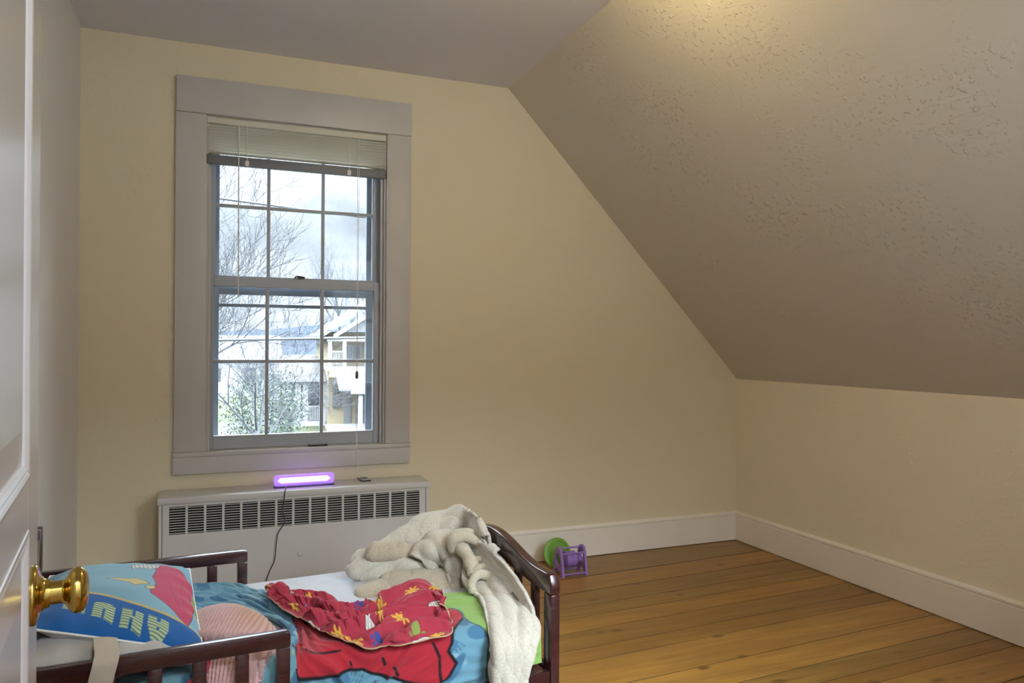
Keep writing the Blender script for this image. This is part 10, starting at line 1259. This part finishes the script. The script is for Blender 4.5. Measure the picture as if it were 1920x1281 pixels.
PIL = [(-0.575, -0.272, 0.535), (-0.226, -0.308, 0.436), (-0.222, 0.265, 0.468), (-0.575, 0.318, 0.478)]
pil = thing('pillow', 'pillow in a blue printed case with green striped letters at the head end', 'pillow', BED_LOC, BED_ROT)
T_, B_, u, v = cushion(PIL, 0.062, 0.050, 240, 320, ears=0.03, seed=2)
LW, LH = 0.40, 0.56
X, Y = (u + 1)/2*LW, (v + 1)/2*LH          # cloth coordinates in metres: X across the bed's length, Y from near to far
c = np.ones(u.shape + (3,))*np.array((0.20, 0.385, 0.48))
c = fill(c, vnoise(np.stack([X, Y, X*0], -1), 22, 4)*0.01 + 0.006, (0.165, 0.335, 0.43), 0.012)
yl = np.interp(X, [0, 0.107, 0.157, 0.221, 0.288, 0.343, 0.368, 0.40], [0.180, 0.149, 0.132, 0.104, 0.086, 0.079, 0.070, 0.055])
c = fill(c, Y - yl - 0.010, (0.50, 0.37, 0.13)); c = fill(c, Y - yl, (0.012, 0.095, 0.30))
NAVY, PALEG = (0.012, 0.07, 0.20), (0.42, 0.53, 0.32)
def glyph(ch, cx, cy, w, h):
    global c
    lx = -(X - cx)/w; ly = -(Y - cy + 0.33*(X - cx))/h
    d = np.maximum(np.abs(lx), np.abs(ly)) - 0.5
    R = lambda x0, x1, y0, y1: np.maximum(np.maximum(x0 - lx, lx - x1), np.maximum(y0 - ly, ly - y1))
    if ch == 'U': d = np.maximum(np.maximum(d, -R(-0.06, 0.06, -0.10, 0.9)), (np.hypot(lx/0.62, np.minimum(ly + 0.1, 0)/0.42) - 1)*0.4)
    elif ch == 'N': d = np.maximum(d, -np.minimum(R(-0.03, 0.12, 0.02, 0.9), R(-0.12, 0.03, -0.9, -0.12)))
    elif ch == 'A': d = np.maximum(np.maximum(d, (np.abs(lx) - 0.5 + np.maximum(ly, 0)*0.5)), -np.minimum(R(-0.06, 0.06, 0.02, 0.16), R(-0.09, 0.09, -0.9, -0.25)))
    else: d = np.minimum(R(-0.5, 0.5, 0.12, 0.5), R(-0.2, 0.2, -0.5, 0.5))
    d = d*w
    st_ = np.abs(((ly + 0.04*np.sin(lx*5))*h/0.0088) % 1.0 - 0.5)*0.0088
    c = fill(c, d, PALEG, 0.0015); c = fill(c, np.maximum(d, 0.0030 - st_), (0.02, 0.075, 0.10), 0.0015)
for ch, cx, cy in (('A', 0.286, 0.034), ('N', 0.224, 0.046), ('U', 0.158, 0.067), ('T', 0.092, 0.090)): glyph(ch, cx, cy, 0.050, 0.062)
RD = [(0.272, 0.43), (0.30, 0.45), (0.34, 0.435), (0.385, 0.37), (0.396, 0.30), (0.386, 0.20), (0.372, 0.118), (0.360, 0.076), (0.337, 0.098), (0.315, 0.126), (0.264, 0.184), (0.262, 0.205), (0.278, 0.251), (0.269, 0.312), (0.281, 0.37)]
d = poly(X, Y, RD); c = fill(c, d - 0.0022, (0.05, 0.05, 0.10)); c = fill(c, d, (0.44, 0.045, 0.105))
for q in ([(0.36, 0.34), (0.345, 0.25), (0.352, 0.16)], [(0.31, 0.30), (0.322, 0.22), (0.335, 0.15)]): c = fill(c, pline(X, Y, q, 0.0007), (0.20, 0.02, 0.05))
c = fill(c, np.maximum(0.391 - X + 0.01*np.sin(Y*20), Y - 0.30), (0.22, 0.29, 0.10))
LEAF = [(0.150, 0.268), (0.175, 0.281), (0.197, 0.277), (0.222, 0.285), (0.246, 0.268), (0.258, 0.246), (0.236, 0.240), (0.222, 0.228), (0.210, 0.246), (0.186, 0.258)]
d = poly(X, Y, LEAF); c = fill(c, d - 0.0020, (0.04, 0.04, 0.05)); c = fill(c, d, (0.56, 0.46, 0.22))
d = ell(X, Y, 0.262, 0.224, 0.014, 0.010, 0.6); c = fill(c, np.maximum(d - 0.002, -1), (0.04, 0.04, 0.05)); c = fill(c, d, (0.56, 0.48, 0.26))
PUFF = [(0.215, 0.375), (0.235, 0.395), (0.262, 0.388), (0.285, 0.40), (0.292, 0.43), (0.25, 0.44), (0.212, 0.42)]
d = poly(X, Y, PUFF); c = fill(c, d - 0.002, (0.04, 0.04, 0.05)); c = fill(c, d, (0.58, 0.57, 0.55))
for k in range(6): c = fill(c, np.maximum(seg(X, Y, (0.222 + 0.012*k, 0.385), (0.219 + 0.012*k, 0.44), 0.0009), d), (0.05, 0.05, 0.06))
pillow_mesh('pillow_case', T_, B_, c, np.ones_like(c)*white, m_print, pil)
# white piping around the seam
bm = bmesh.new()
ring = [T_[i, 0] for i in range(0, 240, 6)] + [T_[-1, j] for j in range(0, 320, 6)] + [T_[i, -1] for i in range(239, -1, -6)] + [T_[0, j] for j in range(319, -1, -6)]
tube(bm, [tuple(p) for p in ring] + [tuple(ring[0])], 0.0028, 6)
o = obj('piping', bm, m_cord, pil, smooth=True)

# ------------------------------------------------------------------ pink ribbed knit blanket
knit = thing('knit_blanket', 'small pink ribbed knit blanket with a fuzzy edge beside the blue pillow', 'blanket', BED_LOC, BED_ROT)
G = [[(-0.250, 0.010, 0.392), (-0.200, 0.025, 0.394), (-0.140, 0.020, 0.394), (-0.085, -0.040, 0.394), (-0.055, -0.115, 0.393)],
     [(-0.250, -0.050, 0.428), (-0.195, -0.035, 0.446), (-0.135, -0.050, 0.448), (-0.080, -0.105, 0.432), (-0.046, -0.160, 0.398)],
     [(-0.250, -0.130, 0.432), (-0.190, -0.125, 0.452), (-0.130, -0.140, 0.452), (-0.078, -0.175, 0.432), (-0.044, -0.205, 0.396)],
     [(-0.250, -0.215, 0.420), (-0.190, -0.215, 0.434), (-0.130, -0.225, 0.430), (-0.085, -0.240, 0.414), (-0.060, -0.250, 0.396)],
     [(-0.250, -0.290, 0.402), (-0.190, -0.295, 0.420), (-0.135, -0.300, 0.416), (-0.100, -0.300, 0.402), (-0.080, -0.290, 0.396)],
     [(-0.245, -0.338, 0.392), (-0.190, -0.340, 0.408), (-0.140, -0.341, 0.404), (-0.112, -0.338, 0.394), (-0.095, -0.325, 0.394)],
     [(-0.240, -0.356, 0.365), (-0.190, -0.358, 0.370), (-0.145, -0.358, 0.368), (-0.120, -0.356, 0.366), (-0.105, -0.350, 0.370)]]
P = relax(upsample(np.array(G), 24), 10); P = wrinkle(P, 9, 0.0024, 30.0)
n = normals(P); n *= np.sign(n[..., 2:3].mean() or 1)
s, t = arc(P); rib = np.sin((t*0.8 + s*0.35)*2*PI/0.0078)
P = P + n*(0.0012*rib)[..., None]
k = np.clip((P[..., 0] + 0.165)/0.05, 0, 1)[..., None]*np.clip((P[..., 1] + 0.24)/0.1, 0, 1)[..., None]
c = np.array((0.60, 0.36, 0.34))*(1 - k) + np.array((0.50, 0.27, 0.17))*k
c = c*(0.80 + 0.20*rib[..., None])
m_knit = fabric('pink_knit', 0.95, 300.0, sheen=0.3)
if normals(P)[..., 2].mean() < 0: P, c = P[:, ::-1], c[:, ::-1]
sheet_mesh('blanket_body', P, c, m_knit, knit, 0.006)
m_fuzz = mat('pink_sherpa_fuzz', (0.60, 0.40, 0.39), 1.0, spec=0.05)
bump(m_fuzz, noise_tex(m_fuzz, coords(m_fuzz), 160.0, 4, 0.7), 1.0, 0.008)
bm = bmesh.new(); pts = catmull([(-0.246, -0.190, 0.444), (-0.215, -0.225, 0.442), (-0.170, -0.245, 0.438), (-0.125, -0.250, 0.432), (-0.085, -0.250, 0.418), (-0.058, -0.235, 0.404)], 80)
rng = random.Random(7); tube(bm, pts, [0.0105*(0.8 + 0.4*rng.random()) for _ in pts], 12); obj('fuzzy_edge', bm, m_fuzz, knit, smooth=True)
bm = bmesh.new(); pts = catmull([(-0.112, -0.352, 0.372), (-0.105, -0.338, 0.398), (-0.085, -0.310, 0.400), (-0.068, -0.280, 0.399)], 40)
tube(bm, pts, [0.010*(0.8 + 0.4*rng.random()) for _ in pts], 12); obj('fuzzy_edge', bm, m_fuzz, knit, smooth=True)
bm = bmesh.new(); tube(bm, catmull([(-0.140, 0.016, 0.402), (-0.085, -0.045, 0.402), (-0.050, -0.120, 0.404), (-0.043, -0.205, 0.402)], 30), 0.0025, 6); obj('bound_edge', bm, mat('pale_pink_binding', (0.62, 0.45, 0.38), 0.8), knit, smooth=True)

# ------------------------------------------------------------------ blue throw hanging inside the near rail
G = [[(x, y, z) for x, y, z in ((-0.55 + 0.065*i, yy + 0.004*math.sin(i*2.1 + jj), zz + 0.006*math.sin(i*1.7 + jj*0.8) - (0.012 if i < 3 else 0)) for i in range(9))] for jj, (yy, zz) in enumerate(((-0.255, 0.398), (-0.300, 0.402), (-0.335, 0.398), (-0.352, 0.372), (-0.352, 0.330), (-0.353, 0.285)))]
P = relax(upsample(np.array(G), 14), 6); P = wrinkle(P, 14, 0.0022, 40.0)
if normals(P)[..., 2].mean() < 0: P = P[:, ::-1]
s, t = arc(P)
c = np.ones(s.shape + (3,))*np.array((0.13, 0.27, 0.33))
rng = random.Random(2)
for k in range(34):
    cx, cy = rng.uniform(0, 0.2), rng.uniform(0, 0.55); c = fill(c, ell(s, t, cx, cy, rng.uniform(0.01, 0.03), rng.uniform(0.006, 0.014), rng.uniform(0, 3)), rng.choice([TEALD, TEALL, (0.22, 0.34, 0.30)]), 0.003)
thr = on_bed(sheet_mesh('printed_throw', P, c, m_print, None, 0.003))
tag(thr, 'blue and green printed throw tucked low behind the near guard rail slats', 'throw')

# ------------------------------------------------------------------ beige strap over the near guard rail, red ribbon behind the slats
m_strap = mat('beige_canvas', (0.50, 0.44, 0.35), 0.85, spec=0.1); bump(m_strap, noise_tex(m_strap, coords(m_strap), 220.0, 3), 0.3, 0.002)
def ribbon(name, rows_, m, thick, n=14, wr=0.0):
    P = upsample(np.array(rows_, float), n)
    if wr: P = wrinkle(P, 3, wr, 60.0)
    o = sheet_mesh(name, P, None, m, None, thick); return on_bed(o)
R_ = [[(-0.443, -0.300, 0.500), (-0.4205, -0.300, 0.499), (-0.398, -0.302, 0.494)],
      [(-0.441, -0.340, 0.497), (-0.419, -0.341, 0.494), (-0.396, -0.342, 0.490)],
      [(-0.438, -0.366, 0.490), (-0.415, -0.367, 0.489), (-0.392, -0.367, 0.487)],
      [(-0.440, -0.388, 0.480), (-0.418, -0.389, 0.478), (-0.394, -0.388, 0.477)],
      [(-0.446, -0.3915, 0.455), (-0.426, -0.394, 0.452), (-0.401, -0.391, 0.450)],
      [(-0.453, -0.390, 0.420), (-0.433, -0.392, 0.417), (-0.409, -0.390, 0.415)],
      [(-0.462, -0.389, 0.370), (-0.442, -0.391, 0.368), (-0.420, -0.389, 0.366)]]
st = ribbon('canvas_strap', [[(x, y, z) for x, y, z in r] for r in R_], m_strap, 0.0018, wr=0.0005)
tag(st, 'beige canvas strap hanging over the near guard rail by the pillow', 'strap')
m_rib = mat('crimson_ribbon', (0.50, 0.035, 0.085), 0.6, spec=0.3)
R_ = [[(-0.229, -0.318, 0.462), (-0.216, -0.320, 0.458)], [(-0.228, -0.346, 0.448), (-0.214, -0.348, 0.442)], [(-0.238, -0.3575, 0.420), (-0.222, -0.359, 0.412)], [(-0.262, -0.3575, 0.398), (-0.244, -0.359, 0.390)], [(-0.295, -0.3565, 0.376), (-0.280, -0.358, 0.366)]]
rb = ribbon('ribbon', R_, m_rib, 0.0015, wr=0.0006)
tag(rb, 'crimson ribbon trailing down behind the near guard rail slats', 'ribbon')
